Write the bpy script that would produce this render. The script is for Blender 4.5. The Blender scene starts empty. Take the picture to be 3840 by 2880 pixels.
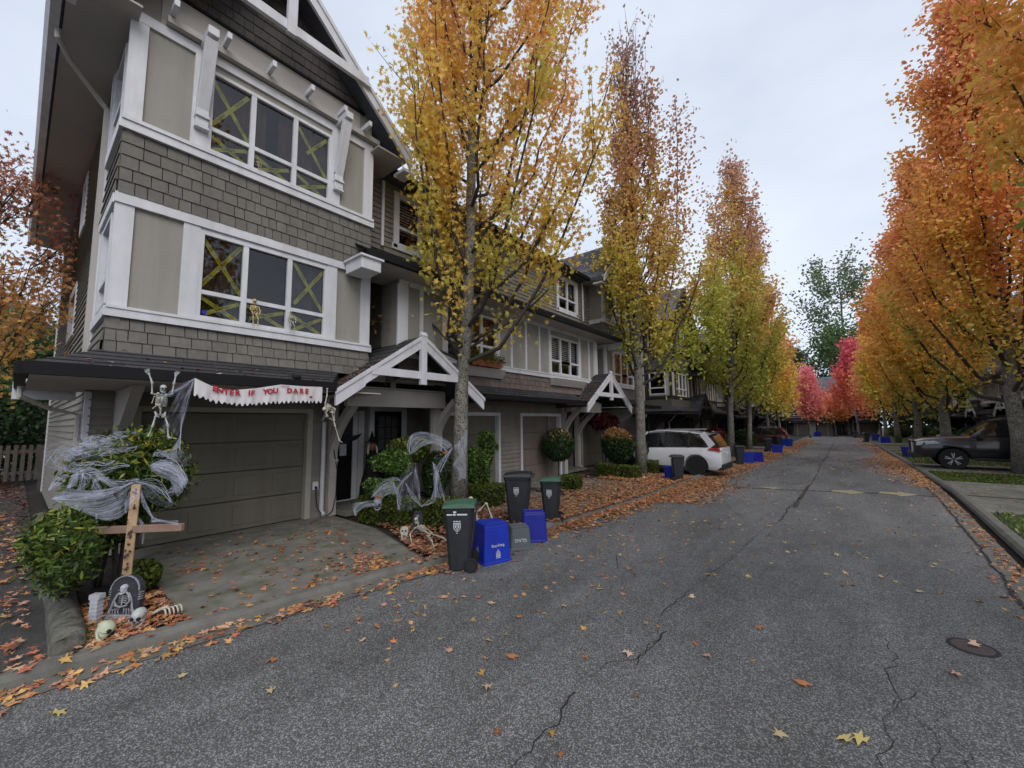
import bpy, bmesh, math, random
import numpy as np
from mathutils import Vector, Matrix, Quaternion
random.seed(7); RNG = np.random.default_rng(11)
scn = bpy.context.scene
COL = scn.collection
PI = math.pi

# ---------------------------------------------------------------- world, light, camera
w = bpy.data.worlds.new("World"); scn.world = w; w.use_nodes = True
nt = w.node_tree; nt.nodes.clear()
out = nt.nodes.new('ShaderNodeOutputWorld'); bg = nt.nodes.new('ShaderNodeBackground')
sky = nt.nodes.new('ShaderNodeTexSky'); sky.sky_type = 'NISHITA'; sky.sun_disc = False
SUN_EL, SUN_AZ = math.radians(42), math.radians(120)
sky.sun_elevation = SUN_EL; sky.sun_rotation = SUN_AZ; sky.air_density = 1.2; sky.dust_density = 2.0
tc = nt.nodes.new('ShaderNodeTexCoord')
mp = nt.nodes.new('ShaderNodeMapping'); mp.inputs['Scale'].default_value = (1.0, 1.0, 2.2)
n1 = nt.nodes.new('ShaderNodeTexNoise'); n1.inputs['Scale'].default_value = 1.7; n1.inputs['Detail'].default_value = 5; n1.inputs['Roughness'].default_value = .52
rp = nt.nodes.new('ShaderNodeValToRGB')
rp.color_ramp.elements[0].position = .34; rp.color_ramp.elements[0].color = (5.2, 5.75, 6.75, 1)
rp.color_ramp.elements[1].position = .66; rp.color_ramp.elements[1].color = (6.8, 7.35, 8.35, 1)
mx = nt.nodes.new('ShaderNodeMix'); mx.data_type = 'RGBA'; mx.inputs[0].default_value = .86
L = nt.links.new
L(tc.outputs['Generated'], mp.inputs['Vector']); L(mp.outputs['Vector'], n1.inputs['Vector']); L(n1.outputs['Fac'], rp.inputs['Fac'])
L(sky.outputs[0], mx.inputs[6]); L(rp.outputs['Color'], mx.inputs[7]); L(mx.outputs[2], bg.inputs['Color'])
bg.inputs['Strength'].default_value = .137
L(bg.outputs[0], out.inputs[0])
sl = bpy.data.lights.new('sun', 'SUN'); sl.energy = 1.9; sl.angle = math.radians(40); sl.color = (1, .97, .93)
so = bpy.data.objects.new('sun', sl); COL.objects.link(so)
sd = Vector((math.cos(SUN_EL) * math.sin(SUN_AZ), math.cos(SUN_EL) * math.cos(SUN_AZ), math.sin(SUN_EL)))
so.rotation_euler = sd.to_track_quat('Z', 'Y').to_euler(); so.location = (10, -5, 25)
scn.view_settings.view_transform = 'Standard'; scn.view_settings.look = 'None'
scn.view_settings.exposure = 0.0; scn.view_settings.gamma = 1
scn.cycles.max_bounces = 6; scn.cycles.transparent_max_bounces = 14; scn.cycles.diffuse_bounces = 3
scn.cycles.use_denoising = True; scn.cycles.use_adaptive_sampling = True; scn.cycles.adaptive_threshold = .03; scn.cycles.time_limit = 900

cam = bpy.data.cameras.new('camera'); co = bpy.data.objects.new('camera', cam); COL.objects.link(co); scn.camera = co
cam.sensor_width = 36; cam.lens = 14.218; cam.clip_end = 2000; cam.clip_start = .05
yaw, pit, rol = math.radians(39.1685), math.radians(5.4936), math.radians(-.61995)
fw = Vector((-math.sin(yaw) * math.cos(pit), math.cos(yaw) * math.cos(pit), math.sin(pit)))
r0 = Vector((math.cos(yaw), math.sin(yaw), 0)); u0 = r0.cross(fw)
rr = r0 * math.cos(rol) + u0 * math.sin(rol); uu = u0 * math.cos(rol) - r0 * math.sin(rol)
M = Matrix((rr, uu, -fw)).transposed().to_4x4(); M.translation = Vector((0, 0, 1.8)); co.matrix_world = M

def zg(y): return 0.0 if y < 12 else -.0115 * (y - 12)

# ---------------------------------------------------------------- materials
def mat(name, base, rough=.7, noise=.12, nscale=6, bump=0, bscale=60, metal=0, spec=.4, coat=0, attr=None, fleck=None, streak=0, stain=0):
    m = bpy.data.materials.new(name); m.use_nodes = True; t = m.node_tree; b = t.nodes['Principled BSDF']
    b.inputs['Roughness'].default_value = rough; b.inputs['Metallic'].default_value = metal
    b.inputs['Specular IOR Level'].default_value = spec; b.inputs['Coat Weight'].default_value = coat
    tcn = t.nodes.new('ShaderNodeTexCoord'); nz = t.nodes.new('ShaderNodeTexNoise')
    nz.inputs['Scale'].default_value = nscale; nz.inputs['Detail'].default_value = 6; nz.inputs['Roughness'].default_value = .6
    t.links.new(tcn.outputs['Object'], nz.inputs['Vector'])
    r = t.nodes.new('ShaderNodeValToRGB')
    r.color_ramp.elements[0].position = .3; r.color_ramp.elements[1].position = .72
    r.color_ramp.elements[0].color = tuple(c * (1 - noise) for c in base) + (1,)
    r.color_ramp.elements[1].color = tuple(min(1, c * (1 + noise)) for c in base) + (1,)
    t.links.new(nz.outputs['Fac'], r.inputs['Fac']); last = r.outputs['Color']
    if fleck:
        n2 = t.nodes.new('ShaderNodeTexNoise'); n2.inputs['Scale'].default_value = fleck[0]; n2.inputs['Detail'].default_value = 3
        t.links.new(tcn.outputs['Object'], n2.inputs['Vector'])
        r2 = t.nodes.new('ShaderNodeValToRGB'); r2.color_ramp.elements[0].position = fleck[1]; r2.color_ramp.elements[1].position = fleck[2]
        k = t.nodes.new('ShaderNodeMix'); k.data_type = 'RGBA'
        t.links.new(n2.outputs['Fac'], r2.inputs['Fac']); t.links.new(r2.outputs['Color'], k.inputs[0])
        t.links.new(last, k.inputs[6]); k.inputs[7].default_value = tuple(fleck[3]) + (1,); last = k.outputs[2]
    for amt, sc_, lo, hi in ((streak, (3.5, 3.5, .35), 1 - streak, 1 + streak * .25), (stain, (.9, .28, 1), 1 - stain, 1 + stain * .6), (stain, (5, 3, 1), 1 - stain * .35, 1 + stain * .2)):
        if not amt: continue
        mp_ = t.nodes.new('ShaderNodeMapping'); mp_.inputs['Scale'].default_value = sc_; t.links.new(tcn.outputs['Object'], mp_.inputs['Vector'])
        n4 = t.nodes.new('ShaderNodeTexNoise'); n4.inputs['Scale'].default_value = 1.0; n4.inputs['Detail'].default_value = 9; n4.inputs['Roughness'].default_value = .68; t.links.new(mp_.outputs[0], n4.inputs['Vector'])
        m4 = t.nodes.new('ShaderNodeMapRange'); m4.inputs['From Min'].default_value = .33; m4.inputs['From Max'].default_value = .62; m4.inputs['To Min'].default_value = lo; m4.inputs['To Max'].default_value = hi; t.links.new(n4.outputs['Fac'], m4.inputs['Value'])
        k4 = t.nodes.new('ShaderNodeVectorMath'); k4.operation = 'SCALE'; t.links.new(last, k4.inputs[0]); t.links.new(m4.outputs[0], k4.inputs['Scale']); last = k4.outputs[0]
    if attr:
        a = t.nodes.new('ShaderNodeAttribute'); a.attribute_name = attr
        k = t.nodes.new('ShaderNodeMix'); k.data_type = 'RGBA'; k.blend_type = 'MULTIPLY'; k.inputs[0].default_value = 1
        t.links.new(last, k.inputs[6]); t.links.new(a.outputs['Color'], k.inputs[7]); last = k.outputs[2]
    t.links.new(last, b.inputs['Base Color'])
    if bump:
        n3 = t.nodes.new('ShaderNodeTexNoise'); n3.inputs['Scale'].default_value = bscale; n3.inputs['Detail'].default_value = 4
        t.links.new(tcn.outputs['Object'], n3.inputs['Vector'])
        bp = t.nodes.new('ShaderNodeBump'); bp.inputs['Strength'].default_value = bump; bp.inputs['Distance'].default_value = .01
        t.links.new(n3.outputs['Fac'], bp.inputs['Height']); t.links.new(bp.outputs['Normal'], b.inputs['Normal'])
    return m

def leafmat(name, rough=.55, trans=.35):
    m = bpy.data.materials.new(name); m.use_nodes = True; t = m.node_tree; b = t.nodes['Principled BSDF']
    a = t.nodes.new('ShaderNodeAttribute'); a.attribute_name = 'col'
    nz = t.nodes.new('ShaderNodeTexNoise'); nz.inputs['Scale'].default_value = 40
    tcn = t.nodes.new('ShaderNodeTexCoord'); t.links.new(tcn.outputs['Object'], nz.inputs['Vector'])
    hs = t.nodes.new('ShaderNodeHueSaturation'); mr = t.nodes.new('ShaderNodeMapRange')
    mr.inputs['From Min'].default_value = .3; mr.inputs['From Max'].default_value = .7; mr.inputs['To Min'].default_value = .8; mr.inputs['To Max'].default_value = 1.2
    t.links.new(nz.outputs['Fac'], mr.inputs['Value']); t.links.new(mr.outputs[0], hs.inputs['Value']); t.links.new(a.outputs['Color'], hs.inputs['Color'])
    t.links.new(hs.outputs[0], b.inputs['Base Color']); b.inputs['Roughness'].default_value = rough; b.inputs['Specular IOR Level'].default_value = .25
    tr = t.nodes.new('ShaderNodeBsdfTranslucent'); t.links.new(hs.outputs[0], tr.inputs['Color'])
    ms = t.nodes.new('ShaderNodeMixShader'); ms.inputs[0].default_value = trans
    t.links.new(b.outputs[0], ms.inputs[1]); t.links.new(tr.outputs[0], ms.inputs[2])
    t.links.new(ms.outputs[0], t.nodes['Material Output'].inputs['Surface'])
    return m

def glassmat(name, tint=(.9, .92, .92), mixf=1.0):
    m = bpy.data.materials.new(name); m.use_nodes = True; t = m.node_tree; t.nodes.remove(t.nodes['Principled BSDF'])
    g = t.nodes.new('ShaderNodeBsdfGlossy'); g.inputs['Roughness'].default_value = .015; g.inputs['Color'].default_value = (.95, .95, .97, 1)
    tr = t.nodes.new('ShaderNodeBsdfTransparent'); tr.inputs['Color'].default_value = tint + (1,)
    nz = t.nodes.new('ShaderNodeTexNoise'); nz.inputs['Scale'].default_value = 1.3
    tcn = t.nodes.new('ShaderNodeTexCoord'); t.links.new(tcn.outputs['Object'], nz.inputs['Vector'])
    bp = t.nodes.new('ShaderNodeBump'); bp.inputs['Strength'].default_value = .03; bp.inputs['Distance'].default_value = .1
    t.links.new(nz.outputs['Fac'], bp.inputs['Height']); t.links.new(bp.outputs['Normal'], g.inputs['Normal'])
    fr = t.nodes.new('ShaderNodeFresnel'); fr.inputs['IOR'].default_value = 1.5
    mm = t.nodes.new('ShaderNodeMath'); mm.operation = 'MULTIPLY'; mm.inputs[1].default_value = mixf; t.links.new(fr.outputs[0], mm.inputs[0])
    ms = t.nodes.new('ShaderNodeMixShader'); t.links.new(mm.outputs[0], ms.inputs[0])
    t.links.new(tr.outputs[0], ms.inputs[1]); t.links.new(g.outputs[0], ms.inputs[2])
    t.links.new(ms.outputs[0], t.nodes['Material Output'].inputs['Surface'])
    return m

def webmat(name, dens):
    m = bpy.data.materials.new(name); m.use_nodes = True; t = m.node_tree; t.nodes.remove(t.nodes['Principled BSDF'])
    df = t.nodes.new('ShaderNodeBsdfDiffuse'); df.inputs['Color'].default_value = (.70, .76, .92, 1)
    tl = t.nodes.new('ShaderNodeBsdfTranslucent'); tl.inputs['Color'].default_value = (.8, .8, .93, 1)
    a = t.nodes.new('ShaderNodeMixShader'); a.inputs[0].default_value = .45; t.links.new(df.outputs[0], a.inputs[1]); t.links.new(tl.outputs[0], a.inputs[2])
    tr = t.nodes.new('ShaderNodeBsdfTransparent')
    at = t.nodes.new('ShaderNodeUVMap'); at.uv_map = 'UVMap'
    mpn = t.nodes.new('ShaderNodeMapping'); mpn.inputs['Scale'].default_value = (2.6, 34, 1)
    nz = t.nodes.new('ShaderNodeTexNoise'); nz.inputs['Scale'].default_value = 2.0; nz.inputs['Detail'].default_value = 8; nz.inputs['Roughness'].default_value = .7; nz.inputs['Distortion'].default_value = .6
    t.links.new(at.outputs[0], mpn.inputs['Vector']); t.links.new(mpn.outputs[0], nz.inputs['Vector'])
    r = t.nodes.new('ShaderNodeValToRGB'); r.color_ramp.elements[0].position = .56 - dens; r.color_ramp.elements[1].position = .80 - dens
    r.color_ramp.elements[0].color = (dens * .35,) * 3 + (1,); r.color_ramp.elements[1].color = (.30 + dens * .9,) * 3 + (1,)
    t.links.new(nz.outputs['Fac'], r.inputs['Fac'])
    ms = t.nodes.new('ShaderNodeMixShader'); t.links.new(r.outputs['Color'], ms.inputs[0]); t.links.new(tr.outputs[0], ms.inputs[1]); t.links.new(a.outputs[0], ms.inputs[2])
    t.links.new(ms.outputs[0], t.nodes['Material Output'].inputs['Surface'])
    return m

MT = {}
MT['white'] = mat('white trim paint', (.60, .605, .64), .55, .07, 3, streak=.16)
MT['cream'] = mat('cream door frame paint', (.34, .33, .27), .6, .06, 3)
MT['stucco'] = mat('taupe stucco panel', (.285, .272, .242), .9, .05, 2, .25, 220, streak=.14)
MT['shingle'] = mat('grey painted shingle', (.145, .136, .122), .85, .14, 14, .3, 90, attr='tone', streak=.14)
MT['shingle_brown'] = mat('brown painted shingle', (.15, .118, .105), .85, .12, 14, .3, 90, attr='tone', streak=.14)
MT['shingle_gable'] = mat('dark gable shingle', (.075, .067, .066), .85, .12, 14, .3, 90, attr='tone')
MT['siding'] = mat('taupe lap siding', (.20, .186, .16), .75, .07, 3, attr='tone', streak=.16)
MT['soffit'] = mat('taupe soffit', (.38, .355, .335), .8, .05, 3)
MT['garage'] = mat('taupe garage door', (.142, .13, .102), .6, .05, 2, streak=.14)
MT['garage_red'] = mat('brown garage door', (.165, .134, .115), .6, .05, 2, streak=.12)
MT['black'] = mat('black metal gutter', (.008, .008, .010), .6, .1, 4, spec=.2)
MT['roof'] = mat('charcoal asphalt roof shingle', (.038, .038, .042), .9, .25, 18, .5, 120, attr='tone')
MT['roof_grey'] = mat('grey asphalt roof shingle', (.09, .095, .11), .9, .22, 18, .5, 120, attr='tone')
MT['glass'] = glassmat('window glass', mixf=1.5)
MT['dark_room'] = mat('dark room wall', (.035, .022, .015), .9, .2, 3)  # near-black brown: the darkness of the unlit rooms is put into this colour
MT['curtain'] = mat('grey curtain', (.09, .08, .085), .9, .2, 9)
MT['curtain_brown'] = mat('brown curtain', (.10, .045, .022), .9, .3, 4)
MT['blind'] = mat('pale window blind', (.5, .5, .52), .8, .1, 4)
MT['door_black'] = mat('black painted door', (.008, .008, .010), .3, .1, 4)
MT['concrete'] = mat('weathered concrete', (.165, .158, .138), .9, .3, 2.2, .3, 90, fleck=(5, .48, .70, (.10, .108, .066)), stain=.25)
MT['kerbc'] = mat('kerb concrete', (.14, .135, .12), .9, .25, 5, .5, 120, fleck=(160, .55, .75, (.06, .06, .055)))
MT['asphalt'] = mat('worn grey asphalt', (.084, .083, .083), .85, .2, 30, 1.0, 160, fleck=(112, .49, .66, (.33, .33, .325)), stain=.34)
MT['barrier'] = mat('mossy rough concrete', (.125, .12, .105), .95, .45, 8, 1, 60, fleck=(14, .46, .66, (.06, .062, .042)), stain=.3)
MT['lane'] = mat('dark side lane', (.045, .042, .040), .85, .3, 3, .6, 120, fleck=(90, .52, .7, (.12, .115, .11)), stain=.3)  # dark speckled asphalt of the side lane
MT['crack'] = mat('dark tar crack', (.022, .022, .023), .9, .3, 30)
MT['patch'] = mat('dark tar patch', (.045, .045, .05), .9, .3, 12, .4, 120, fleck=(70, .55, .7, (.12, .12, .13)))
MT['soil'] = mat('dark bark soil', (.022, .016, .012), .95, .5, 20, .8, 60, fleck=(40, .55, .75, (.06, .04, .028)))
MT['grass'] = mat('lawn soil green', (.05, .075, .022), .95, .4, 12, .8, 90)
MT['moss'] = mat('green moss', (.06, .10, .012), .95, .4, 40, .9, 120)
MT['bark'] = mat('grey maple bark', (.20, .19, .165), .9, .45, 7, 1, 40, fleck=(30, .5, .62, (.055, .048, .042)))
MT['bark_dark'] = mat('dark branch bark', (.055, .048, .042), .9, .4, 9, .8, 30)
MT['leaf'] = leafmat('maple leaf', .55, .48); MT['litter'] = leafmat('fallen maple leaf', .8, .1); MT['shrub'] = leafmat('shrub leaf', .4, .2)
MT['web'] = webmat('stretched web', .2); MT['web_thin'] = webmat('thin stretched web', .08)
MT['fibre'] = mat('web strand', (.50, .53, .66), .8, .05, 5)
MT['bone'] = mat('plastic bone', (.44, .42, .34), .6, .12, 30)
MT['bone_white'] = mat('pale plastic bone', (.40, .42, .41), .6, .12, 30)
MT['bone_green'] = mat('glow green plastic bone', (.42, .46, .33), .6, .12, 20)
MT['bone_gold'] = mat('yellow bone', (.5, .40, .2), .6, .12, 30)  # yellower bone for the sill skeletons
MT['void'] = mat('dark socket', (.01, .01, .01), .9, .1, 5)
MT['bin'] = mat('dark grey bin plastic', (.022, .024, .029), .55, .2, 6, spec=.4, streak=.3)
MT['lid_green'] = mat('green bin lid plastic', (.05, .115, .075), .45, .1, 6, spec=.5)
MT['lid_black'] = mat('black bin lid plastic', (.02, .02, .024), .4, .1, 6, spec=.6)
MT['blue'] = mat('blue crate plastic', (.008, .03, .38), .5, .15, 4, spec=.4, streak=.2)
MT['blue_dark'] = mat('deep blue crate plastic', (.008, .014, .26), .42, .1, 4, spec=.5)
MT['greybox'] = mat('grey crate plastic', (.085, .105, .115), .5, .1, 4, spec=.5)
MT['print'] = mat('white print', (.6, .62, .66), .7, .05, 5)
MT['rubber'] = mat('black rubber', (.012, .012, .013), .8, .2, 10)
MT['cloth'] = mat('off white banner cloth', (.58, .56, .58), .9, .06, 8)
MT['red'] = mat('red painted letters', (.38, .015, .03), .8, .15, 20)
MT['wood'] = mat('raw pine board', (.44, .30, .18), .75, .15, 10, .3, 40)
MT['wood_grey'] = mat('pinkish board', (.26, .17, .13), .8, .2, 10, .3, 40)
MT['fence'] = mat('weathered fence wood', (.085, .07, .06), .9, .3, 6, .4, 40)
MT['tape'] = mat('yellow caution tape', (.50, .48, .02), .45, .1, 6)
MT['tomb'] = mat('dark foam tombstone', (.03, .032, .04), .8, .3, 20, .5, 60)
MT['relief'] = mat('brushed grey relief', (.25, .25, .28), .8, .4, 30, .4, 60)
MT['relief_light'] = mat('light grey foam', (.42, .43, .48), .8, .2, 20, .4, 60)
MT['car_white'] = mat('white car paint', (.62, .63, .66), .3, .01, 1, coat=.8)
MT['car_grey'] = mat('dark grey car paint', (.028, .028, .036), .28, .03, 1, metal=.4, coat=.9)
MT['car_silver'] = mat('maroon car paint', (.09, .035, .035), .3, .03, 1, metal=.5, coat=.9)
MT['car_glass'] = mat('tinted car glass', (.012, .014, .016), .04, .01, 1, spec=.8, coat=.5)
MT['chrome'] = mat('bright alloy', (.45, .46, .5), .3, .05, 4, metal=.9)
MT['lamp_red'] = mat('red tail lamp plastic', (.45, .02, .03), .2, .1, 8, coat=.8)
MT['lamp_clear'] = mat('clear headlamp plastic', (.5, .52, .55), .15, .1, 8, coat=.8)
MT['plastic'] = mat('black trim plastic', (.018, .018, .02), .6, .1, 8)
MT['white_plastic'] = mat('white plastic', (.6, .6, .6), .5, .03, 5)
MT['terracotta'] = mat('terracotta planter', (.30, .10, .05), .8, .2, 8)
MT['spider'] = mat('brown spider fur', (.04, .012, .008), .9, .3, 20)
MT['robe'] = mat('black robe cloth', (.008, .008, .01), .9, .3, 10)
MT['face'] = mat('orange mask face', (.30, .12, .07), .8, .2, 20)
MT['yellow'] = mat('worn yellow road paint', (.36, .31, .16), .85, .2, 12, fleck=(60, .5, .62, (.16, .15, .13)))
MT['iron'] = mat('rusty cast iron', (.07, .052, .05), .8, .3, 30, .5, 60)
MT['amber'] = mat('plain orange', (.42, .18, .06), .8, .2, 6)  # plain orange, worn by a toy spider
MT['far_panel'] = mat('pale half timber stucco', (.36, .34, .29), .9, .06, 2)
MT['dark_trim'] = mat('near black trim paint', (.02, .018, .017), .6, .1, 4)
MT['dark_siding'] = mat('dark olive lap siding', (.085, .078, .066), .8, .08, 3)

# ---------------------------------------------------------------- object helpers
def empty(name, loc=(0, 0, 0), rz=0):
    o = bpy.data.objects.new(name, None); COL.objects.link(o); o.location = loc; o.rotation_euler = (0, 0, rz); o.empty_display_size = .2
    return o
def tag(o, label=None, cat=None, group=None, kind=None):
    if label: o['label'] = label
    if cat: o['category'] = cat
    if group: o['group'] = group
    if kind: o['kind'] = kind
    return o
def link_mesh(name, me, m, parent=None, smooth=False):
    if m is not None: me.materials.append(MT[m] if isinstance(m, str) else m)
    if smooth: me.polygons.foreach_set('use_smooth', [True] * len(me.polygons))
    o = bpy.data.objects.new(name, me); COL.objects.link(o)
    if parent is not None: o.parent = parent
    return o
def copy_tree(o, parent=None):
    c = o.copy(); COL.objects.link(c)
    if parent is not None: c.parent = parent; c.matrix_parent_inverse = o.matrix_parent_inverse
    for ch in list(o.children): copy_tree(ch, c)
    return c

class MB:
    def __init__(s): s.v = []; s.f = []; s.t = []; s.tone = 1.0
    def add(s, vs, fs):
        n = len(s.v); s.v += [tuple(p) for p in vs]; s.f += [tuple(i + n for i in f) for f in fs]; s.t += [s.tone] * len(vs); return s
    def box(s, x0, x1, y0, y1, z0, z1):
        vs = [(x, y, z) for x in (x0, x1) for y in (y0, y1) for z in (z0, z1)]
        return s.add(vs, [(0, 1, 3, 2), (4, 6, 7, 5), (0, 4, 5, 1), (2, 3, 7, 6), (0, 2, 6, 4), (1, 5, 7, 3)])
    def cbox(s, c, d): return s.box(c[0] - d[0] / 2, c[0] + d[0] / 2, c[1] - d[1] / 2, c[1] + d[1] / 2, c[2] - d[2] / 2, c[2] + d[2] / 2)
    def bar(s, p, q, wd, h, up=(0, 0, 1)):
        p = Vector(p); q = Vector(q); d = (q - p).normalized(); u = Vector(up); sd_ = d.cross(u)
        if sd_.length < 1e-5: sd_ = d.cross(Vector((1, 0, 0)))
        sd_.normalize(); u = sd_.cross(d).normalized()
        vs = [a + sd_ * i * wd / 2 + u * j * h / 2 for a in (p, q) for i in (-1, 1) for j in (-1, 1)]
        return s.add(vs, [(0, 1, 3, 2), (4, 6, 7, 5), (0, 4, 5, 1), (2, 3, 7, 6), (0, 2, 6, 4), (1, 5, 7, 3)])
    def tube(s, pts, rad, n=7, caps=True):
        pts = [Vector(p) for p in pts]; rad = list(rad) if hasattr(rad, '__len__') else [rad] * len(pts)
        base = len(s.v); prev = None
        for i, p in enumerate(pts):
            d = (pts[min(i + 1, len(pts) - 1)] - pts[max(i - 1, 0)])
            if d.length < 1e-9: d = Vector((0, 0, 1))
            d.normalize()
            a = prev if prev is not None else (Vector((1, 0, 0)) if abs(d.x) < .9 else Vector((0, 1, 0)))
            a = (a - d * a.dot(d));
            if a.length < 1e-6: a = d.orthogonal()
            a.normalize(); prev = a; b = d.cross(a)
            for k in range(n):
                an = 2 * PI * k / n; s.v.append(tuple(p + (a * math.cos(an) + b * math.sin(an)) * rad[i])); s.t.append(s.tone)
        for i in range(len(pts) - 1):
            for k in range(n):
                k2 = (k + 1) % n; s.f.append((base + i * n + k, base + i * n + k2, base + (i + 1) * n + k2, base + (i + 1) * n + k))
        if caps:
            s.f.append(tuple(base + k for k in range(n))[::-1]); s.f.append(tuple(base + (len(pts) - 1) * n + k for k in range(n)))
        return s
    def prism(s, pts, axis, a0, a1):
        """pts: 2D polygon; axis 'x','y' or 'z' is the extrusion axis; for x pts=(y,z), y pts=(x,z), z pts=(x,y)"""
        def P(p, a): return {'x': (a, p[0], p[1]), 'y': (p[0], a, p[1]), 'z': (p[0], p[1], a)}[axis]
        n = len(pts); vs = [P(p, a0) for p in pts] + [P(p, a1) for p in pts]
        fs = [tuple(range(n))[::-1], tuple(range(n, 2 * n))] + [(i, (i + 1) % n, n + (i + 1) % n, n + i) for i in range(n)]
        return s.add(vs, fs)
    def lathe(s, prof, c=(0, 0, 0), n=16, axis='z'):
        base = len(s.v)
        for r, h in prof:
            for k in range(n):
                a = 2 * PI * k / n
                p = (r * math.cos(a), r * math.sin(a), h)
                if axis == 'x': p = (h, p[0], p[1])
                if axis == 'y': p = (p[0], h, p[1])
                s.v.append((c[0] + p[0], c[1] + p[1], c[2] + p[2])); s.t.append(s.tone)
        for i in range(len(prof) - 1):
            for k in range(n):
                k2 = (k + 1) % n; s.f.append((base + i * n + k, base + i * n + k2, base + (i + 1) * n + k2, base + (i + 1) * n + k))
        s.f.append(tuple(base + k for k in range(n))[::-1]); s.f.append(tuple(base + (len(prof) - 1) * n + k for k in range(n)))
        return s
    def ball(s, c, r, n=10, m=7, sq=(1, 1, 1)):
        pr = [(max(1e-3, math.sin(PI * i / m)) * r, -math.cos(PI * i / m) * r) for i in range(m + 1)]
        b = len(s.v); s.lathe(pr, (0, 0, 0), n)
        for i in range(b, len(s.v)): v = s.v[i]; s.v[i] = (c[0] + v[0] * sq[0], c[1] + v[1] * sq[1], c[2] + v[2] * sq[2])
        return s
    def xf(s, mtx, start=0):
        for i in range(start, len(s.v)): s.v[i] = tuple(mtx @ Vector(s.v[i]))
        return s
    def build(s, name, m, parent=None, smooth=False, bevel=0, fix=True):
        me = bpy.data.meshes.new(name); me.from_pydata(s.v, [], s.f)
        a = me.color_attributes.new('tone', 'FLOAT_COLOR', 'POINT')
        arr = np.ones((len(s.v), 4), 'f'); arr[:, 0] = arr[:, 1] = arr[:, 2] = s.t; a.data.foreach_set('color', arr.ravel())
        if fix:
            bm = bmesh.new(); bm.from_mesh(me); bmesh.ops.recalc_face_normals(bm, faces=bm.faces); bm.to_mesh(me); bm.free()
        me.update(); o = link_mesh(name, me, m, parent, smooth)
        if bevel:
            b = o.modifiers.new('bevel', 'BEVEL'); b.width = bevel; b.segments = 2; b.limit_method = 'ANGLE'; b.angle_limit = math.radians(40)
        return o

def splitspan(u0, u1, z, h, holes):
    segs = [(u0, u1)]
    for (a, b, c, d) in holes:
        if c < z + h * .5 < d:
            ns = []
            for p, q in segs:
                if b <= p or a >= q: ns.append((p, q))
                else:
                    if a > p: ns.append((p, a))
                    if b < q: ns.append((b, q))
            segs = ns
    return segs
def lap(mb, P, u0, u1, z0, z1, holes=(), h=.115, t=.024, rev=False):
    """lap boards; P(u, w, z) places a point w proud of the wall"""
    n = max(1, round((z1 - z0) / h)); h = (z1 - z0) / n
    for i in range(n):
        z = z0 + i * h; mb.tone = random.uniform(.93, 1.05)
        for a, b in splitspan(u0, u1, z, h, holes):
            vs = [P(a, t, z), P(b, t, z), P(b, .002, z + h), P(a, .002, z + h), P(a, 0, z), P(b, 0, z)]
            mb.add(vs, [(0, 1, 2, 3), (4, 5, 1, 0), (4, 0, 3), (1, 5, 2)])
    mb.tone = 1
def shingles(mb, P, u0, u1, z0, z1, holes=(), h=.16, wmin=.1, wmax=.24, edge=None, flare=0):
    n = max(1, round((z1 - z0) / h)); h = (z1 - z0) / n
    for i in range(n):
        z = z0 + i * h; a0, b0 = (u0, u1) if edge is None else edge(z + h * .5)
        fl = flare * (1 - i / n); fl2 = flare * (1 - (i + 1) / n)
        for a, b in splitspan(a0, b0, z, h, holes):
            u = a
            while u < b - .005:
                wd = min(random.uniform(wmin, wmax), b - u)
                if b - u - wd < .05: wd = b - u
                g = .0045; t = .02 + random.uniform(0, .004); mb.tone = random.choice((random.uniform(.84, 1.1), random.uniform(.93, 1.04)))
                dz = random.uniform(-.003, .003)
                vs = [P(u + g, t + fl, z + dz), P(u + wd - g, t + fl, z + dz), P(u + wd - g, .006 + fl2, z + h + .01), P(u + g, .006 + fl2, z + h + .01),
                      P(u + g, -.01 + fl, z + dz), P(u + wd - g, -.01 + fl, z + dz)]
                mb.add(vs, [(0, 1, 2, 3), (4, 5, 1, 0), (4, 0, 3), (1, 5, 2)]); u += wd
    mb.tone = 1
def roofsheet(mb, P00, P10, P11, P01, rows=8, th=.012):
    """quad roof surface from eave (P00-P10) up to ridge (P01-P11) laid in courses of tabs with their own tone"""
    A, B, Cc, D = map(Vector, (P00, P10, P11, P01)); nrm = (B - A).cross(D - A).normalized()
    if nrm.z < 0: nrm = -nrm
    for i in range(rows):
        t0, t1 = i / rows, (i + 1) / rows
        a, b = A.lerp(D, t0), B.lerp(Cc, t0); c, d = B.lerp(Cc, t1), A.lerp(D, t1)
        ln = max((b - a).length, .05); n = max(1, int(ln / .32)); off = random.random() * .5
        cuts = [0] + [min(1, max(0, (k + off + .5) / n)) for k in range(n) if 0 < (k + off + .5) / n < 1] + [1]
        for k in range(len(cuts) - 1):
            u0_, u1_ = cuts[k], cuts[k + 1]
            if u1_ - u0_ < 1e-4: continue
            mb.tone = random.uniform(.72, 1.25)
            p, q, r_, s_ = a.lerp(b, u0_) + nrm * th, a.lerp(b, u1_) + nrm * th, d.lerp(c, u1_) + nrm * .001, d.lerp(c, u0_) + nrm * .001
            mb.add([p, q, r_, s_, a.lerp(b, u0_), a.lerp(b, u1_)], [(0, 1, 2, 3), (4, 5, 1, 0)])
    mb.tone = 1
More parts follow.
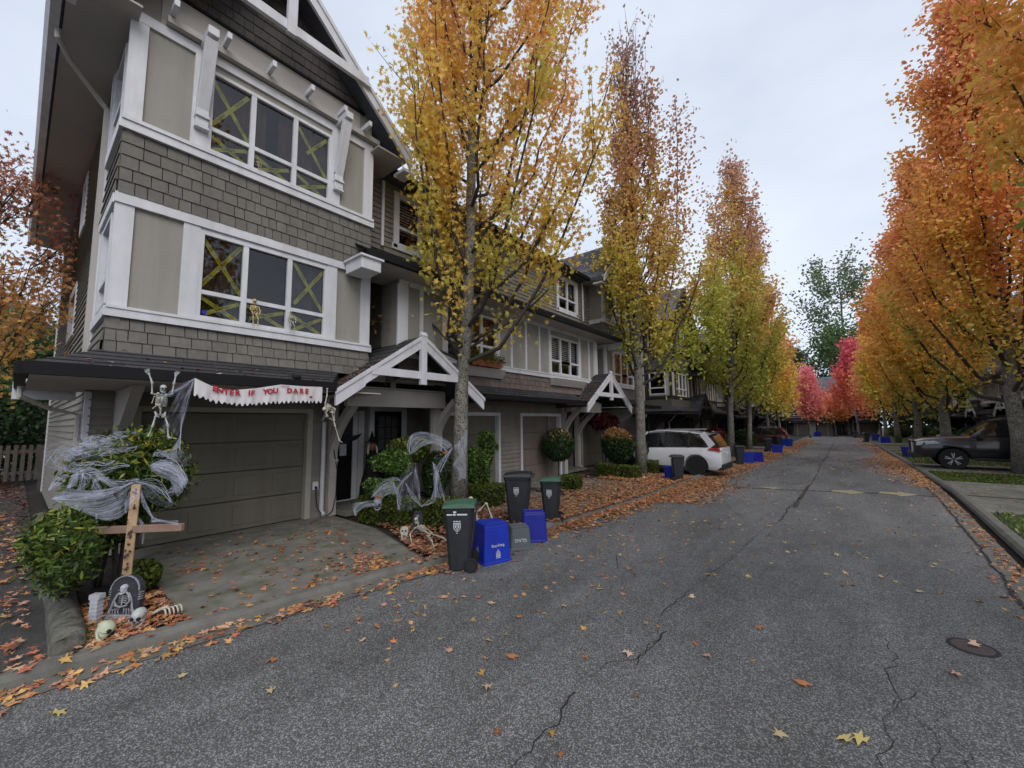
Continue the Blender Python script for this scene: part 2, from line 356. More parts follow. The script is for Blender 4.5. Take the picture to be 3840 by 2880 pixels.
def wallgrid(mb, P, u0, u1, z0, z1, holes=(), th=.1):
    us = sorted({u0, u1, *[h[0] for h in holes], *[h[1] for h in holes]}); zs = sorted({z0, z1, *[h[2] for h in holes], *[h[3] for h in holes]})
    us = [u for u in us if u0 <= u <= u1]; zs = [z for z in zs if z0 <= z <= z1]
    for i in range(len(us) - 1):
        for j in range(len(zs) - 1):
            cu, cz = (us[i] + us[i + 1]) / 2, (zs[j] + zs[j + 1]) / 2
            if any(h[0] < cu < h[1] and h[2] < cz < h[3] for h in holes): continue
            a, b, c, d = us[i], us[i + 1], zs[j], zs[j + 1]
            vs = [P(u, w_, z) for u in (a, b) for w_ in (-th, 0) for z in (c, d)]
            mb.add(vs, [(0, 1, 3, 2), (4, 6, 7, 5), (0, 4, 5, 1), (2, 3, 7, 6), (0, 2, 6, 4), (1, 5, 7, 3)])
def PX(X): return lambda u, w_, z: (X + w_, u, z)          # wall facing +x
def PYn(Y): return lambda u, w_, z: (u, Y - w_, z)         # wall facing -y
def PYp(Y): return lambda u, w_, z: (u, Y + w_, z)         # wall facing +y

def text_mesh(txt, size, mtx, name, m, parent, extrude=.001, align='CENTER', bold=0):
    cu = bpy.data.curves.new('t', 'FONT'); cu.body = txt; cu.size = size; cu.align_x = align; cu.align_y = 'CENTER'; cu.extrude = extrude; cu.offset = bold; cu.resolution_u = 3
    o = bpy.data.objects.new('t', cu); COL.objects.link(o); dg = bpy.context.evaluated_depsgraph_get()
    me = bpy.data.meshes.new_from_object(o.evaluated_get(dg)); bpy.data.objects.remove(o); bpy.data.curves.remove(cu)
    me.transform(mtx); me.name = name; me.materials.clear(); return link_mesh(name, me, m, parent)
# ---------------------------------------------------------------- townhouse block
PAL_LIGHT = dict(trim='white', stucco='stucco', siding='siding', shingle='shingle', shingle_mid='shingle_brown', gable='shingle_gable', roof='roof', main='roof_grey', garage='garage', garage_mid='garage_red', eave='black', frame='cream', batten='white')
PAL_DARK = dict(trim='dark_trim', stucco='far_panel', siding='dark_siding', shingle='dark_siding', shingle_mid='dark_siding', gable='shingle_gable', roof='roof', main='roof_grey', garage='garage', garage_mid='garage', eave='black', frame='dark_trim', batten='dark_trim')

def window(root, P, u0, u1, z0, z1, cols, zt=None, curtain='curtain', fullroom=True, split=True, name='window', cover=.28):
    """window (frame) > pane, interior, curtain"""
    f = MB(); fw_ = .05
    def bx(a, b, c, d, w0=-.05, w1=.03):
        vs = [P(u, w_, z) for u in (a, b) for w_ in (w0, w1) for z in (c, d)]
        f.add(vs, [(0, 1, 3, 2), (4, 6, 7, 5), (0, 4, 5, 1), (2, 3, 7, 6), (0, 2, 6, 4), (1, 5, 7, 3)])
    bx(u0, u1, z0, z0 + fw_); bx(u0, u1, z1 - fw_, z1); bx(u0, u0 + fw_, z0 + fw_, z1 - fw_); bx(u1 - fw_, u1, z0 + fw_, z1 - fw_)
    xs = [u0 + fw_] + list(cols) + [u1 - fw_]
    for c in cols: bx(c - .035, c + .035, z0 + fw_, z1 - fw_, -.045, .026)
    if zt:
        for i in range(len(xs) - 1):
            a = xs[i] + (.035 if i else 0); b = xs[i + 1] - (.035 if i < len(xs) - 2 else 0); bx(a, b, zt - .03, zt + .03, -.04, .022)
    fo = f.build(name, 'white', root)
    g = MB(); g.add([P(u0 + .03, -.02, z0 + .03), P(u1 - .03, -.02, z0 + .03), P(u1 - .03, -.02, z1 - .03), P(u0 + .03, -.02, z1 - .03)], [(0, 1, 2, 3)]); g.build('pane', 'glass', fo, fix=False)
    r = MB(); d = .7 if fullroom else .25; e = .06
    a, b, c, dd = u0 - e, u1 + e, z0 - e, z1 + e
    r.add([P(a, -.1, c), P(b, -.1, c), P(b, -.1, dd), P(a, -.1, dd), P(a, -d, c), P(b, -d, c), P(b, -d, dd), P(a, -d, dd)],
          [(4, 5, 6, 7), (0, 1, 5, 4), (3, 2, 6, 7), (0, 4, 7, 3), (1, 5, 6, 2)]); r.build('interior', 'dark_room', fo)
    if curtain:
        cm = MB(); n = 40
        spans = [(u0, u0 + (u1 - u0) * cover), (u1 - (u1 - u0) * cover, u1)] if split else [(u0, u1)]
        for p, q in spans:
            if curtain == 'blind':
                k = int((z1 - z0) / .09)
                for i in range(k):
                    z = z0 + (z1 - z0) * (.3 + .7 * i / k); h_ = (z1 - z0) * .7 / k
                    cm.add([P(p, -.12, z), P(q, -.12, z), P(q, -.16, z + h_ * .8), P(p, -.16, z + h_ * .8)], [(0, 1, 2, 3)])
            else:
                vs = []
                for i in range(n + 1):
                    u = p + (q - p) * i / n; w_ = -.16 + .025 * math.sin(i * 1.35) + .01 * math.sin(i * 3.1)
                    vs += [P(u, w_, z0), P(u, w_, z1)]
                cm.add(vs, [(2 * i, 2 * i + 2, 2 * i + 3, 2 * i + 1) for i in range(n)])
        cm.build('blind' if curtain == 'blind' else 'curtain', 'blind' if curtain == 'blind' else curtain, fo, fix=False)
    return fo

def make_block(root, pal, det=2, my=18.09):
    """one block of four townhouses facing +x, y .64 .. 17.45, mirror symmetric about my/2"""
    XG, XB, XM = -8.17, -6.86, -7.45
    def mir(P): return lambda u, w_, z: P(my - u, w_, z)
    def lapx(P, u0, u1, z0, z1, holes, name):
        m = MB()
        if det: lap(m, P, u0, u1, z0, z1, holes)
        wallgrid(m, (lambda u, w_, z: P(u, w_, z)), u0, u1, z0, z1, holes); return m.build(name, pal['siding'], root)
    def shx(P, u0, u1, z0, z1, holes, name, m_, flare=0, edge=None):
        m = MB()
        if det == 2: shingles(m, P, u0, u1, z0, z1, holes, edge=edge, flare=flare)
        elif det == 1 and not edge: lap(m, P, u0, u1, z0, z1, holes, h=.16, t=.02)
        if edge is None: wallgrid(m, P, u0, u1, z0, z1, holes)
        return m.build(name, pal[m_], root)
    for side in (0, 1):
        Y = (lambda y: y) if side == 0 else (lambda y: my - y)
        yb = lambda a, b: (min(Y(a), Y(b)), max(Y(a), Y(b)))
        # ---- ground floor garage wall and door
        g0, g1 = yb(1.2, 3.64); a, b = yb(.64, 4.2)
        lapx(PX(XG), a, b, 0, 2.75, [(g0 - .1, g1 + .1, -.1, 2.11)], 'ground_floor_wall')
        m = MB()
        for k in range(4):
            z0_ = k * .505; m.box(XG - .16, XG - .10, g0, g1, z0_ + .008, z0_ + .496)
            for q in range(4):
                w_ = (g1 - g0) / 4; m.box(XG - .10, XG - .088, g0 + q * w_ + .06, g0 + (q + 1) * w_ - .06, z0_ + .09, z0_ + .41)
        m.box(XG - .2, XG - .17, g0, g1, 0, 2.05); m.build('garage_door', pal['garage'], root, bevel=.004)
        m = MB(); m.box(XG - .15, XG + .03, g0 - .1, g0, 0, 2.11); m.box(XG - .15, XG + .03, g1, g1 + .1, 0, 2.11); m.box(XG - .15, XG + .028, g0, g1, 2.03, 2.11)
        m.build('garage_frame', pal['frame'], root)
        # ---- bay walls, second and third floor
        w0, w1 = yb(1.48, 3.3); ba, bb = yb(.64, 4.1)
        m = MB(); hl = [(w0, w1, 3.29, 4.59), (w0, w1, 5.75, 7.02)]
        wallgrid(m, PX(XB), ba, bb, 2.7, 7.84, hl); m.build('bay_wall', pal['stucco'], root)
        sidewin = (-7.98, -7.12)
        for face in (0, 1):                       # the bay's two cheeks
            yy = Y(.64) if face == 0 else Y(4.1); PP = PYn(yy) if (face == 0) == (side == 0) else PYp(yy)
            hs = [(sidewin[0], sidewin[1], 3.36, 4.56), (sidewin[0], sidewin[1], 5.82, 6.95)] if face == 0 else []
            x1 = XB - .101
            m = MB(); wallgrid(m, PP, XG - .05, x1, 2.7, 7.84, hs, th=.09); m.build('bay_cheek', pal['stucco'], root)
            shx(PP, XG - .02, x1 + .13, 2.70, 3.15, [], 'skirt_shingle', 'shingle', .07); shx(PP, XG - .02, x1 + .12, 4.73, 5.59, [], 'band_shingle', 'shingle', .04)
            m = MB()
            def tb(u0, u1, z0, z1, t=.03):
                vs = [PP(u, w_, z) for u in (u0, u1) for w_ in (0, t) for z in (z0, z1)]
                m.add(vs, [(0, 1, 3, 2), (4, 6, 7, 5), (0, 4, 5, 1), (2, 3, 7, 6), (0, 2, 6, 4), (1, 5, 7, 3)])
            tb(XG, XB - .002, 3.15, 3.28, .055); tb(XG, XB - .002, 4.6, 4.73, .055); tb(XG, XB - .002, 5.59, 5.75, .055)
            for c, d in ((3.28, 4.6), (5.75, 7.13)):
                tb(XB - .05, XB - .002, c, d, .031); tb(XG + .0, XG + .15, c, d, .029)
            tb(XG, XB - .002, 7.13, 7.25, .034); m.build('cheek_trim', pal['trim'], root)
            if face == 0:
                window(root, PP, *sidewin, 3.36, 4.56, [], 3.72, None, False); window(root, PP, *sidewin, 5.82, 6.95, [], 6.2, None, False)
        shx(PX(XB), ba - .03, bb + .03, 2.7, 3.15, [], 'skirt_shingle', 'shingle', .07); shx(PX(XB), ba - .02, bb + .02, 4.73, 5.59, [], 'band_shingle', 'shingle', .04)
        m = MB()
        def T(u0, u1, z0, z1, t=.03): p, q = yb(u0, u1); m.box(XB, XB + t, p, q, z0, z1)
        T(.58, 4.16, 3.15, 3.25, .06); T(.6, 4.14, 3.25, 3.285, .075); T(.6, 4.14, 4.6, 4.73, .055); T(.58, 4.16, 5.59, 5.70, .06); T(.6, 4.14, 5.70, 5.75, .08)
        for c, d in ((3.285, 4.6), (5.75, 7.13)): T(.61, .79, c, d, .032); T(3.94, 4.13, c, d, .032); T(1.29, 1.48, c, d, .035); T(3.3, 3.47, c, d, .035)
        T(1.48, 3.3, 4.56, 4.6, .02); T(.62, 4.12, 7.13, 7.27, .036); m.build('bay_trim', pal['trim'], root)
        m = MB(); T(.9, 3.84, 7.27, 7.8, .015); m.build('frieze', 'soffit', root)
        m = MB(); T(.95, 4.2, 7.29, 7.38, .13); m.build('gable_beam', 'soffit' if pal is PAL_LIGHT else 'dark_trim', root)
        for yk in (1.0, 1.6, 2.2, 2.79, 3.37, 3.86):
            m = MB(); p, q = yb(yk - .028, yk + .028); m.box(XB + .02, XB + .36, p, q, 7.39, 7.48); m.build('lookout', pal['trim'], root)
        mid = [Y(2.05), Y(2.68)]
        window(root, PX(XB), w0, w1, 3.29, 4.56, mid, 3.68, 'curtain', name='window', cover=.3)
        window(root, PX(XB), w0, w1, 5.75, 7.02, mid, 6.12, 'curtain_brown', name='window', cover=.45)
        # knee brackets beside the upper window
        for yk in (1.4, 3.42):
            m = MB(); y_ = Y(yk); m.bar((XB + .05, y_, 6.3), (XB + .33, y_, 7.22), .15, .10, (1, 0, 0)); m.box(XB + .03, XB + .1, y_ - .075, y_ + .075, 6.05, 6.34)
            m.box(XB + .02, XB + .42, y_ - .065, y_ + .065, 7.24, 7.36); m.box(XB + .032, XB + .13, y_ - .085, y_ + .085, 6.16, 6.2); m.box(XB + .03, XB + .12, y_ - .085, y_ + .085, 6.0, 6.04)
            m.build('bracket', pal['trim'], root, bevel=.008)
        # ---- end gable with its ridge along x
        yc = Y(2.37); XF = -6.45; XR = -17.95; RZ = 9.4; hw = 2.35; EZ = 7.2
        ed = lambda z: tuple(sorted((Y(2.37 - (RZ - .12 - z) / .93 + .0), Y(2.37 + (RZ - .12 - z) / .93))))
        m = MB(); e0, e1 = ed(7.84); m.prism([(e0, 7.84), (e1, 7.84), (yc, RZ - .12)], 'x', XB - .1, XB)
        if det == 2: shingles(m, PX(XB), 0, 0, 7.84, 9.2, edge=lambda z: (ed(z)[0] + .04, ed(z)[1] - .04))
        m.build('gable_wall', pal['gable'], root)
        m = MB(); p, q = ed(7.84); m.box(XB, XB + .05, p, q, 7.80, 7.84); m.build('gable_flashing', 'black', root)
        m = MB()
        sgn = 1 if side == 0 else -1
        for s_ in (-1, 1):
            roofsheet(m, (XF - .02, yc + s_ * hw, EZ), (XR, yc + s_ * hw, EZ), (XR, yc, RZ), (XF - .02, yc, RZ), rows=18 if det == 2 else 10)
            m.prism([(yc, RZ - .002), (yc + s_ * hw, EZ - .002), (yc + s_ * hw, EZ - .08), (yc, RZ - .10)], 'x', XR, XF - .03)
        m.build('gable_roof', pal['main'], root)
        m = MB(); a_, b_ = yb(.05, .68); m.box(XR, XF - .1, a_, b_, 7.11, 7.14); a_, b_ = yb(4.06, 4.69); m.box(-8.3, XF - .1, a_, b_, 7.11, 7.14); m.build('soffit', 'soffit', root)
        for s_ in (-1, 1):
            m = MB(); end = (yc + s_ * (hw + .02), EZ - .02)
            m.prism([(yc, RZ), end, (end[0], end[1] - .22), (yc + s_ * .0, RZ - .26)], 'x', XF - .035, XF + .02)
            m.prism([(yc, RZ + .03), (end[0], end[1] + .03), (end[0], end[1] - .05), (yc, RZ - .06)], 'x', XF + .02, XF + .045)
            m.box(XF - .4, XF - .04, end[0] - .13, end[0] + .13, end[1] - .30, end[1] - .24)
            m.build('barge_board', pal['trim'], root)
        m = MB(); m.box(XF + .02, XF + .07, yc - 1.36, yc + 1.36, 8.06, 8.2); m.box(XF + .02, XF + .09, yc - 1.4, yc + 1.4, 8.02, 8.06); m.build('tie_beam', pal['trim'], root)
        m = MB(); m.box(XF + .03, XF + .11, yc - .07, yc + .07, 7.98, RZ + .05); m.build('king_post', pal['trim'], root)
        m = MB(); yg = Y(.02); s_ = -1 if side == 0 else 1
        m.prism([(yg, 7.22), (yg + s_ * .11, 7.24), (yg + s_ * .13, 7.17), (yg + s_ * .09, 7.10), (yg, 7.09)], 'x', XR, XF - .06); m.build('gutter', pal['eave'] if pal is PAL_DARK else 'white', root)
        m = MB(); m.tube([(-7.75, yg, 7.1), (-7.75, yg, 6.98), (-7.95, Y(.15), 6.86), (-8.25, Y(.5), 6.62), (-8.28, Y(.58), 6.55)], .035, 8); m.box(-8.34, -8.24, min(Y(.54), Y(.62)), max(Y(.54), Y(.62)), 2.75, 6.56); m.build('downspout', 'soffit', root)
        # ---- end wall
        ye = Y(.64); PE = PYn(ye) if side == 0 else PYp(ye); XE = -17.9
        hs = [(-13.25, -11.95, 3.75, 4.65), (-12.35, -11.65, 5.95, 6.9)]
        lapx(PE, XE, XG, 0, 7.13, hs, 'end_wall')
        for h_ in hs:
            window(root, PE, *h_, [], None, None, False)
            m = MB()
            for (a_, b_, c_, d_) in ((h_[0] - .1, h_[0], h_[2] - .1, h_[3] + .1), (h_[1], h_[1] + .1, h_[2] - .1, h_[3] + .1), (h_[0], h_[1], h_[2] - .1, h_[2]), (h_[0], h_[1], h_[3], h_[3] + .1)):
                vs = [PE(u, w_, z) for u in (a_, b_) for w_ in (0, .035) for z in (c_, d_)]; m.add(vs, [(0, 1, 3, 2), (4, 6, 7, 5), (0, 4, 5, 1), (2, 3, 7, 6), (0, 2, 6, 4), (1, 5, 7, 3)])
            m.build('window_trim', pal['trim'], root)
        for a_, b_, c_, d_ in ((XG - .16, XG + .02, 2.9, 7.12), (XE - .03, XE + .12, 0, 7.12), (XG - .12, XG + .02, 0, 2.3)):
            m = MB(); vs = [PE(u, w_, z) for u in (a_, b_) for w_ in (-.02, .04) for z in (c_, d_)]; m.add(vs, [(0, 1, 3, 2), (4, 6, 7, 5), (0, 4, 5, 1), (2, 3, 7, 6), (0, 2, 6, 4), (1, 5, 7, 3)]); m.build('corner_board', pal['trim'], root)
        # ---- low shed roof over the garage, hipped round the corner
        SX = -6.26; m = MB()
        E0 = (SX, Y(.04), 2.46); E1 = (SX, Y(3.15), 2.46); R0 = (XB + .02, Y(.62), 2.74); R1 = (XB + .02, Y(3.56), 2.74)
        roofsheet(m, E0, E1, R1, R0, rows=5); B0 = (-8.75, Y(.04), 2.46); B1 = (-8.75, Y(.62), 2.74)
        roofsheet(m, E0, B0, B1, R0, rows=5); m.add([E1, R1, (XB, Y(3.56), 2.4), (SX, Y(3.15), 2.38)], [(0, 1, 2, 3)])
        m.build('shed_roof', pal['roof'], root)
        m = MB(); a_, b_ = yb(.02, 3.2); m.box(SX - .02, SX + .07, a_, b_, 2.34, 2.47); a_, b_ = yb(-.04, .05); m.box(-8.78, SX - .02, a_, b_, 2.34, 2.47); m.build('shed_gutter', 'black', root)
        m = MB(); a_, b_ = yb(.06, 4.05); m.box(XG + .02, SX - .03, a_, b_, 2.325, 2.345); a_, b_ = yb(.06, .6); m.box(-8.74, XG + .02, a_, b_, 2.325, 2.345); m.build('shed_soffit', 'soffit', root)
        m = MB(); a_, b_ = yb(-.05, .55); m.prism([(a_, 2.44), (b_, 2.68), (b_, 2.2), (a_, 2.2)], 'x', -8.86, -8.79); m.build('shed_end', pal['trim'], root)
        m = MB(); y_ = Y(.96); m.prism([(XG, 1.6), (XG + .22, 1.6), (XG + 1.35, 2.32), (XG, 2.32)], 'y', y_ - .06, y_ + .06); m.box(XG, XG + .3, y_ - .08, y_ + .08, 1.0, 1.62); m.build('bracket', 'soffit' if pal is PAL_LIGHT else 'dark_trim', root)
        m = MB(); m.tube([(-8.0, Y(.02), 2.33), (-8.0, Y(.02), 2.2), (-8.2, Y(.3), 2.05), (-8.3, Y(.56), 1.98), (-8.3, Y(.57), .1)], .03, 7); m.build('downspout', 'soffit', root)
        m = MB(); m.tube([(XG + .06, Y(3.95), 1.86), (XG + .06, Y(3.95), .12), (XG + .16, Y(3.95), .04)], .04, 8); m.tube([(XG + .02, Y(3.93), 1.9), (XG + .2, Y(3.9), 2.0), (XG + .5, Y(3.8), 2.3)], .03, 7); m.build('downspout', 'white', root)
        # ---- entry recess
        ra, rb = yb(4.2, 7.1); XD = -8.9
        m = MB(); wallgrid(m, PX(XD), ra, rb, 0, 2.6); m.box(XD, XG, *yb(4.1, 4.2), 0, 2.6); m.box(XD, XM, *yb(7.0, 7.1), 0, 2.6)
        if det == 2: lap(m, PX(XD), *yb(6.5, 7.0), .1, 2.3)
        m.build('entry_wall', pal['siding'], root)
        m = MB(); m.box(XD - .1, -7.15, *yb(4.1, 6.4), 2.51, 2.54); m.build('entry_ceiling', 'soffit', root)
        m = MB(); m.box(XD, XG + .5, *yb(4.22, 6.2), 0, .1); m.build('entry_step', 'concrete', root, bevel=.01)
        for k, (d0, d1) in enumerate(((4.62, 4.98), (5.53, 6.33))):
            dr = MB(); p, q = yb(d0, d1); dr.box(XD + .01, XD + .05, p, q, .12, 2.12)
            if k == 1:
                for zz in (.2, .64): dr.box(XD + .05, XD + .062, p + .1, (p + q) / 2 - .04, zz, zz + .36); dr.box(XD + .05, XD + .062, (p + q) / 2 + .04, q - .1, zz, zz + .36)
            d_ = dr.build('front_door', 'door_black', root, bevel=.004)
            if k == 1:
                gm = MB(); gm.box(XD + .051, XD + .056, p + .13, q - .13, 1.17, 2.0); gm.build('door_glass', 'curtain', d_)
                gm = MB()
                for c_ in range(1, 3):
                    gm.box(XD + .056, XD + .066, p + .13 + (q - p - .26) * c_ / 3 - .012, p + .13 + (q - p - .26) * c_ / 3 + .012, 1.17, 2.0); gm.box(XD + .057, XD + .064, p + .13, q - .13, 1.17 + .83 * c_ / 3 - .012, 1.17 + .83 * c_ / 3 + .012)
                gm.build('glazing_bar', 'door_black', d_)
                gm = MB(); gm.ball((XD + .09, Y(5.62), 1.05), .03, 8, 6); gm.build('handle', 'chrome', d_)
            else:
                gm = MB(); gm.box(XD + .051, XD + .054, *yb(4.68, 4.84), 1.1, 1.36); gm.build('notice', 'print', d_)
        m = MB()
        for a_, b_ in ((4.98, 5.1), (5.12, 5.26), (5.4, 5.53), (6.33, 6.47)): m.box(XD, XD + .075, *yb(a_, b_), .1, 2.12)
        m.box(XD, XD + .07, *yb(5.4, 6.47), 2.12, 2.24); m.box(XD + .0, XD + .1, *yb(4.6, 4.98), .1, .118); m.build('door_frame', 'white' if det == 2 else pal['frame'], root)
        # posts, header, braces of the porch
        m = MB(); m.box(XG - .02, XG + .13, *yb(4.05, 4.21), 0, 2.3); m.build('post', 'soffit' if pal is PAL_LIGHT else 'dark_trim', root)
        m = MB(); m.box(XM - .02, XM + .12, *yb(6.14, 6.32), 0, 2.3); m.build('post', 'soffit' if pal is PAL_LIGHT else 'dark_trim', root)
        m = MB(); m.box(-7.26, -7.14, *yb(3.9, 6.3), 2.15, 2.5); m.box(XG, -7.27, *yb(4.05, 4.19), 2.3, 2.49); m.box(XM, -7.27, *yb(6.16, 6.3), 2.3, 2.49); m.build('porch_beam', 'soffit' if pal is PAL_LIGHT else 'dark_trim', root)
        for (X0_, yy, z0_, z1_, xe) in ((XG + .05, 4.13, 1.1, 2.22, .85), (XM + .05, 6.23, 1.3, 2.3, .7)):
            m = MB(); y_ = Y(yy); pts = [(X0_ + xe * (t ** 1.5), y_, z0_ + (z1_ - z0_) * (t ** .8)) for t in [i / 8 for i in range(9)]]
            for i in range(8): m.bar(pts[i], pts[i + 1], .13, .15, (0, 1, 0))
            m.box(X0_ - .04, X0_ + .1, y_ - .07, y_ + .07, z0_ - .34, z0_ + .02); m.box(X0_ - .05, X0_ + .12, y_ - .085, y_ + .085, z0_ - .04, z0_); m.build('brace', 'soffit' if pal is PAL_LIGHT else 'dark_trim', root)
        # ---- porch gable
        PXF, pc, ph = -6.25, Y(4.93), 1.72; prz, pez = 3.5, 2.34
        m = MB()
        for s_ in (-1, 1):
            roofsheet(m, (PXF - .01, pc + s_ * ph, pez), (XG + .02, pc + s_ * ph, pez), (XG + .02, pc, prz), (PXF - .01, pc, prz), rows=10 if det == 2 else 6)
            m.prism([(pc, prz - .002), (pc + s_ * ph, pez - .002), (pc + s_ * ph, pez - .06), (pc, prz - .07)], 'x', XG, PXF - .02)
        po = m.build('porch_roof', pal['roof'], root)
        for s_ in (-1, 1):
            m = MB(); sl_ = (prz - pez) / ph
            m.prism([(pc, prz + .01), (pc + s_ * ph, pez + .01), (pc + s_ * ph, pez - .23), (pc + s_ * (ph - .02), pez - .23), (pc + s_ * 1.22, pez + .1), (pc + s_ * 1.2, prz - sl_ * 1.2 - .2), (pc, prz - .22)], 'x', PXF - .03, PXF + .02)
            m.prism([(pc, prz + .03), (pc + s_ * (ph + .02), pez + .02), (pc + s_ * (ph + .02), pez - .05), (pc, prz - .05)], 'x', PXF + .02, PXF + .04); m.build('barge_board', pal['trim'], po)
        m = MB(); m.box(PXF - .01, PXF + .035, pc - 1.1, pc + 1.1, 2.66, 2.8); m.build('tie_beam', pal['trim'], po)
        m = MB(); m.box(PXF - .02, PXF + .06, pc - .065, pc + .065, 2.55, 3.5); m.prism([(PXF - .03, 3.5), (PXF + .07, 3.5), (PXF + .02, 3.58)], 'y', pc - .075, pc + .075); m.build('king_post', pal['trim'], po)
        m = MB(); m.prism([(pc - 1.2, 2.66), (pc + 1.2, 2.66), (pc, prz - .12)], 'x', -7.3, -7.25); m.box(-7.24, -7.2, pc - .06, pc + .06, 2.55, 3.3); m.build('rear_truss', 'soffit' if pal is PAL_LIGHT else 'dark_trim', po)
        # ---- middle ground floor
        ma, mb_ = yb(6.18, 9.045); g0, g1 = yb(6.46, 8.5)
        lapx(PX(XM), ma, mb_, 0, 2.75, [(g0 - .09, g1 + .09, -.1, 2.09)], 'ground_floor_wall')
        m = MB()
        for k in range(4): m.box(XM - .16, XM - .10, g0, g1, k * .5 + .004, k * .5 + .493)
        m.box(XM - .2, XM - .17, g0, g1, 0, 2.0); m.build('garage_door', pal['garage_mid'] if side else pal['garage'], root, bevel=.004)
        m = MB(); m.box(XM - .15, XM + .03, g0 - .09, g0, 0, 2.09); m.box(XM - .15, XM + .03, g1, g1 + .09, 0, 2.09); m.box(XM - .15, XM + .028, g0, g1, 2.0, 2.09); m.build('garage_frame', 'white' if pal is PAL_LIGHT else pal['frame'], root)
        # ---- second floor of the middle, window, battens, planter shelf
        s0, s1 = yb(4.78, 9.045); w0, w1 = yb(6.05, 7.8)
        m = MB(); wallgrid(m, PX(XB), s0, s1, 2.65, 4.75, [(w0, w1, 3.3, 4.5)]); m.box(XM, XB - .1, *yb(4.78, 4.88), 2.65, 4.75); m.build('middle_wall', pal['stucco'], root)
        shx(PX(XB), s0, s1, 2.7, 3.15, [], 'skirt_shingle', 'shingle_mid', .07)
        m = MB(); T(4.74, 9.045, 3.15, 3.25, .06); T(4.76, 9.045, 3.25, 3.285, .075); T(4.78, 9.045, 4.66, 4.8, .04); T(4.75, 5.0, 3.285, 4.66, .04); T(5.96, 6.05, 3.285, 4.66, .036); T(7.8, 7.9, 3.285, 4.66, .036)
        for yk in (5.36, 8.39): T(yk - .04, yk + .04, 3.285, 4.66, .032)
        if side == 0: T(9.0, 9.08, 3.285, 4.66, .032)
        m.build('batten_trim', pal['batten'], root)
        window(root, PX(XB), w0, w1, 3.3, 4.5, [Y(6.63), Y(7.22)], 3.72, 'blind' if side else 'curtain', split=not side, name='window')
        m = MB(); p, q = yb(5.98, 7.9); m.prism([(XB + .06, 2.93), (XB + .12, 2.93), (XB + .24, 3.14), (XB + .06, 3.14)], 'y', p, q); m.build('planter_shelf', 'soffit', root)
        m = MB(); a_, b_ = yb(6.72, 9.045); roofsheet(m, (-6.3, a_, 2.46), (-6.3, b_, 2.46), (XB + .02, b_, 2.74), (XB + .02, a_, 2.74), rows=4); m.box(XM, -6.33, a_, b_, 2.40, 2.43); m.build('shed_roof', pal['roof'], root)
        m = MB(); m.box(-6.32, -6.22, a_ - (.02 if not side else 0), b_ + (.02 if side else 0), 2.36, 2.47); m.build('shed_gutter', 'black', root)
        # recess beside the bay
        m = MB(); m.box(XG - .1, XG, *yb(4.1, 4.88), 2.6, 4.9); m.box(XG, XM, *yb(4.88, 4.95), 2.6, 4.9); m.build('recess_wall', pal['siding'], root)
        # ---- third floor of the middle
        t0, t1 = yb(4.1, 9.045); w0, w1 = yb(5.12, 6.36)
        lapx(PX(XM), t0, t1, 5.3, 7.13, [(w0, w1, 5.78, 6.92)], 'upper_wall')
        window(root, PX(XM), w0, w1, 5.78, 6.92, [(w0 + w1) / 2], 6.2, 'blind', split=False)
        m = MB()
        for a_, b_, c_, d_ in ((w0 - .1, w0, 5.7, 7.0), (w1, w1 + .1, 5.7, 7.0), (w0, w1, 6.92, 7.0), (w0 - .13, w1 + .13, 5.66, 5.78)): m.box(XM, XM + .04, a_, b_, c_, d_ - (.001 if d_ == 5.78 else 0))
        m.build('window_trim', pal['trim'], root)
        # long roof between floors
        m = MB(); e0, e1 = Y(3.78), Y(9.045); roofsheet(m, (-6.28, e0, 4.86), (-6.28, e1, 4.86), (XM, e1, 5.52), (XM, e0, 5.52), rows=6); m.build('lower_roof', pal['roof'], root)
        m = MB(); m.box(-6.3, -6.2, *yb(3.72, 9.045), 4.75, 4.87); m.build('gutter', 'black', root)
        m = MB(); m.box(XM, -6.3, *yb(4.1, 9.045), 4.76, 4.785); m.prism([(XM, 4.8), (-6.31, 4.8), (XM, 5.45)], 'y', *yb(3.8, 3.84)) if False else None
        m.build('soffit', 'soffit', root)
        m = MB(); m.box(-6.78, -6.24, *yb(3.6, 3.98), 4.50, 4.74); m.box(-6.8, -6.2, *yb(3.56, 4.02), 4.70, 4.745); m.build('eave_return', pal['trim'], root, bevel=.01)
        m = MB(); m.tube([(-7.38, Y(4.72), 7.06), (-7.38, Y(4.72), 5.6)], .035, 8); m.build('downspout', 'white' if pal is PAL_LIGHT else 'dark_trim', root)
    # ---- main roof of the middle, back wall, core
    m = MB(); roofsheet(m, (-7.1, 4.2, 7.2), (-7.1, 13.9, 7.2), (-11.6, 13.9, 9.9), (-11.6, 4.2, 9.9), rows=20 if det == 2 else 10)
    roofsheet(m, (-17.9, 4.2, 7.2), (-17.9, 13.9, 7.2), (-11.6, 13.9, 9.9), (-11.6, 4.2, 9.9), rows=6); m.box(-17.9, -7.12, 4.15, 13.95, 7.14, 7.18)
    m.build('main_roof', pal['main'], root)
    m = MB(); m.box(-7.12, -7.02, 4.72, 13.37, 7.1, 7.22); m.build('gutter', 'black', root)
    m = MB(); m.box(-17.9, -17.8, .66, 17.43, 0, 7.1); m.box(-17.8, -9.8, 8.9, 9.2, 0, 7.1); m.box(-17.8, -8.3, .75, 17.34, 2.35, 2.45); m.box(-17.8, -9.0, .75, 17.34, 7.0, 7.05); m.build('back_wall_core', pal['siding'], root)  # partition and slabs inside are unseen, added to stop light leaks
    return root
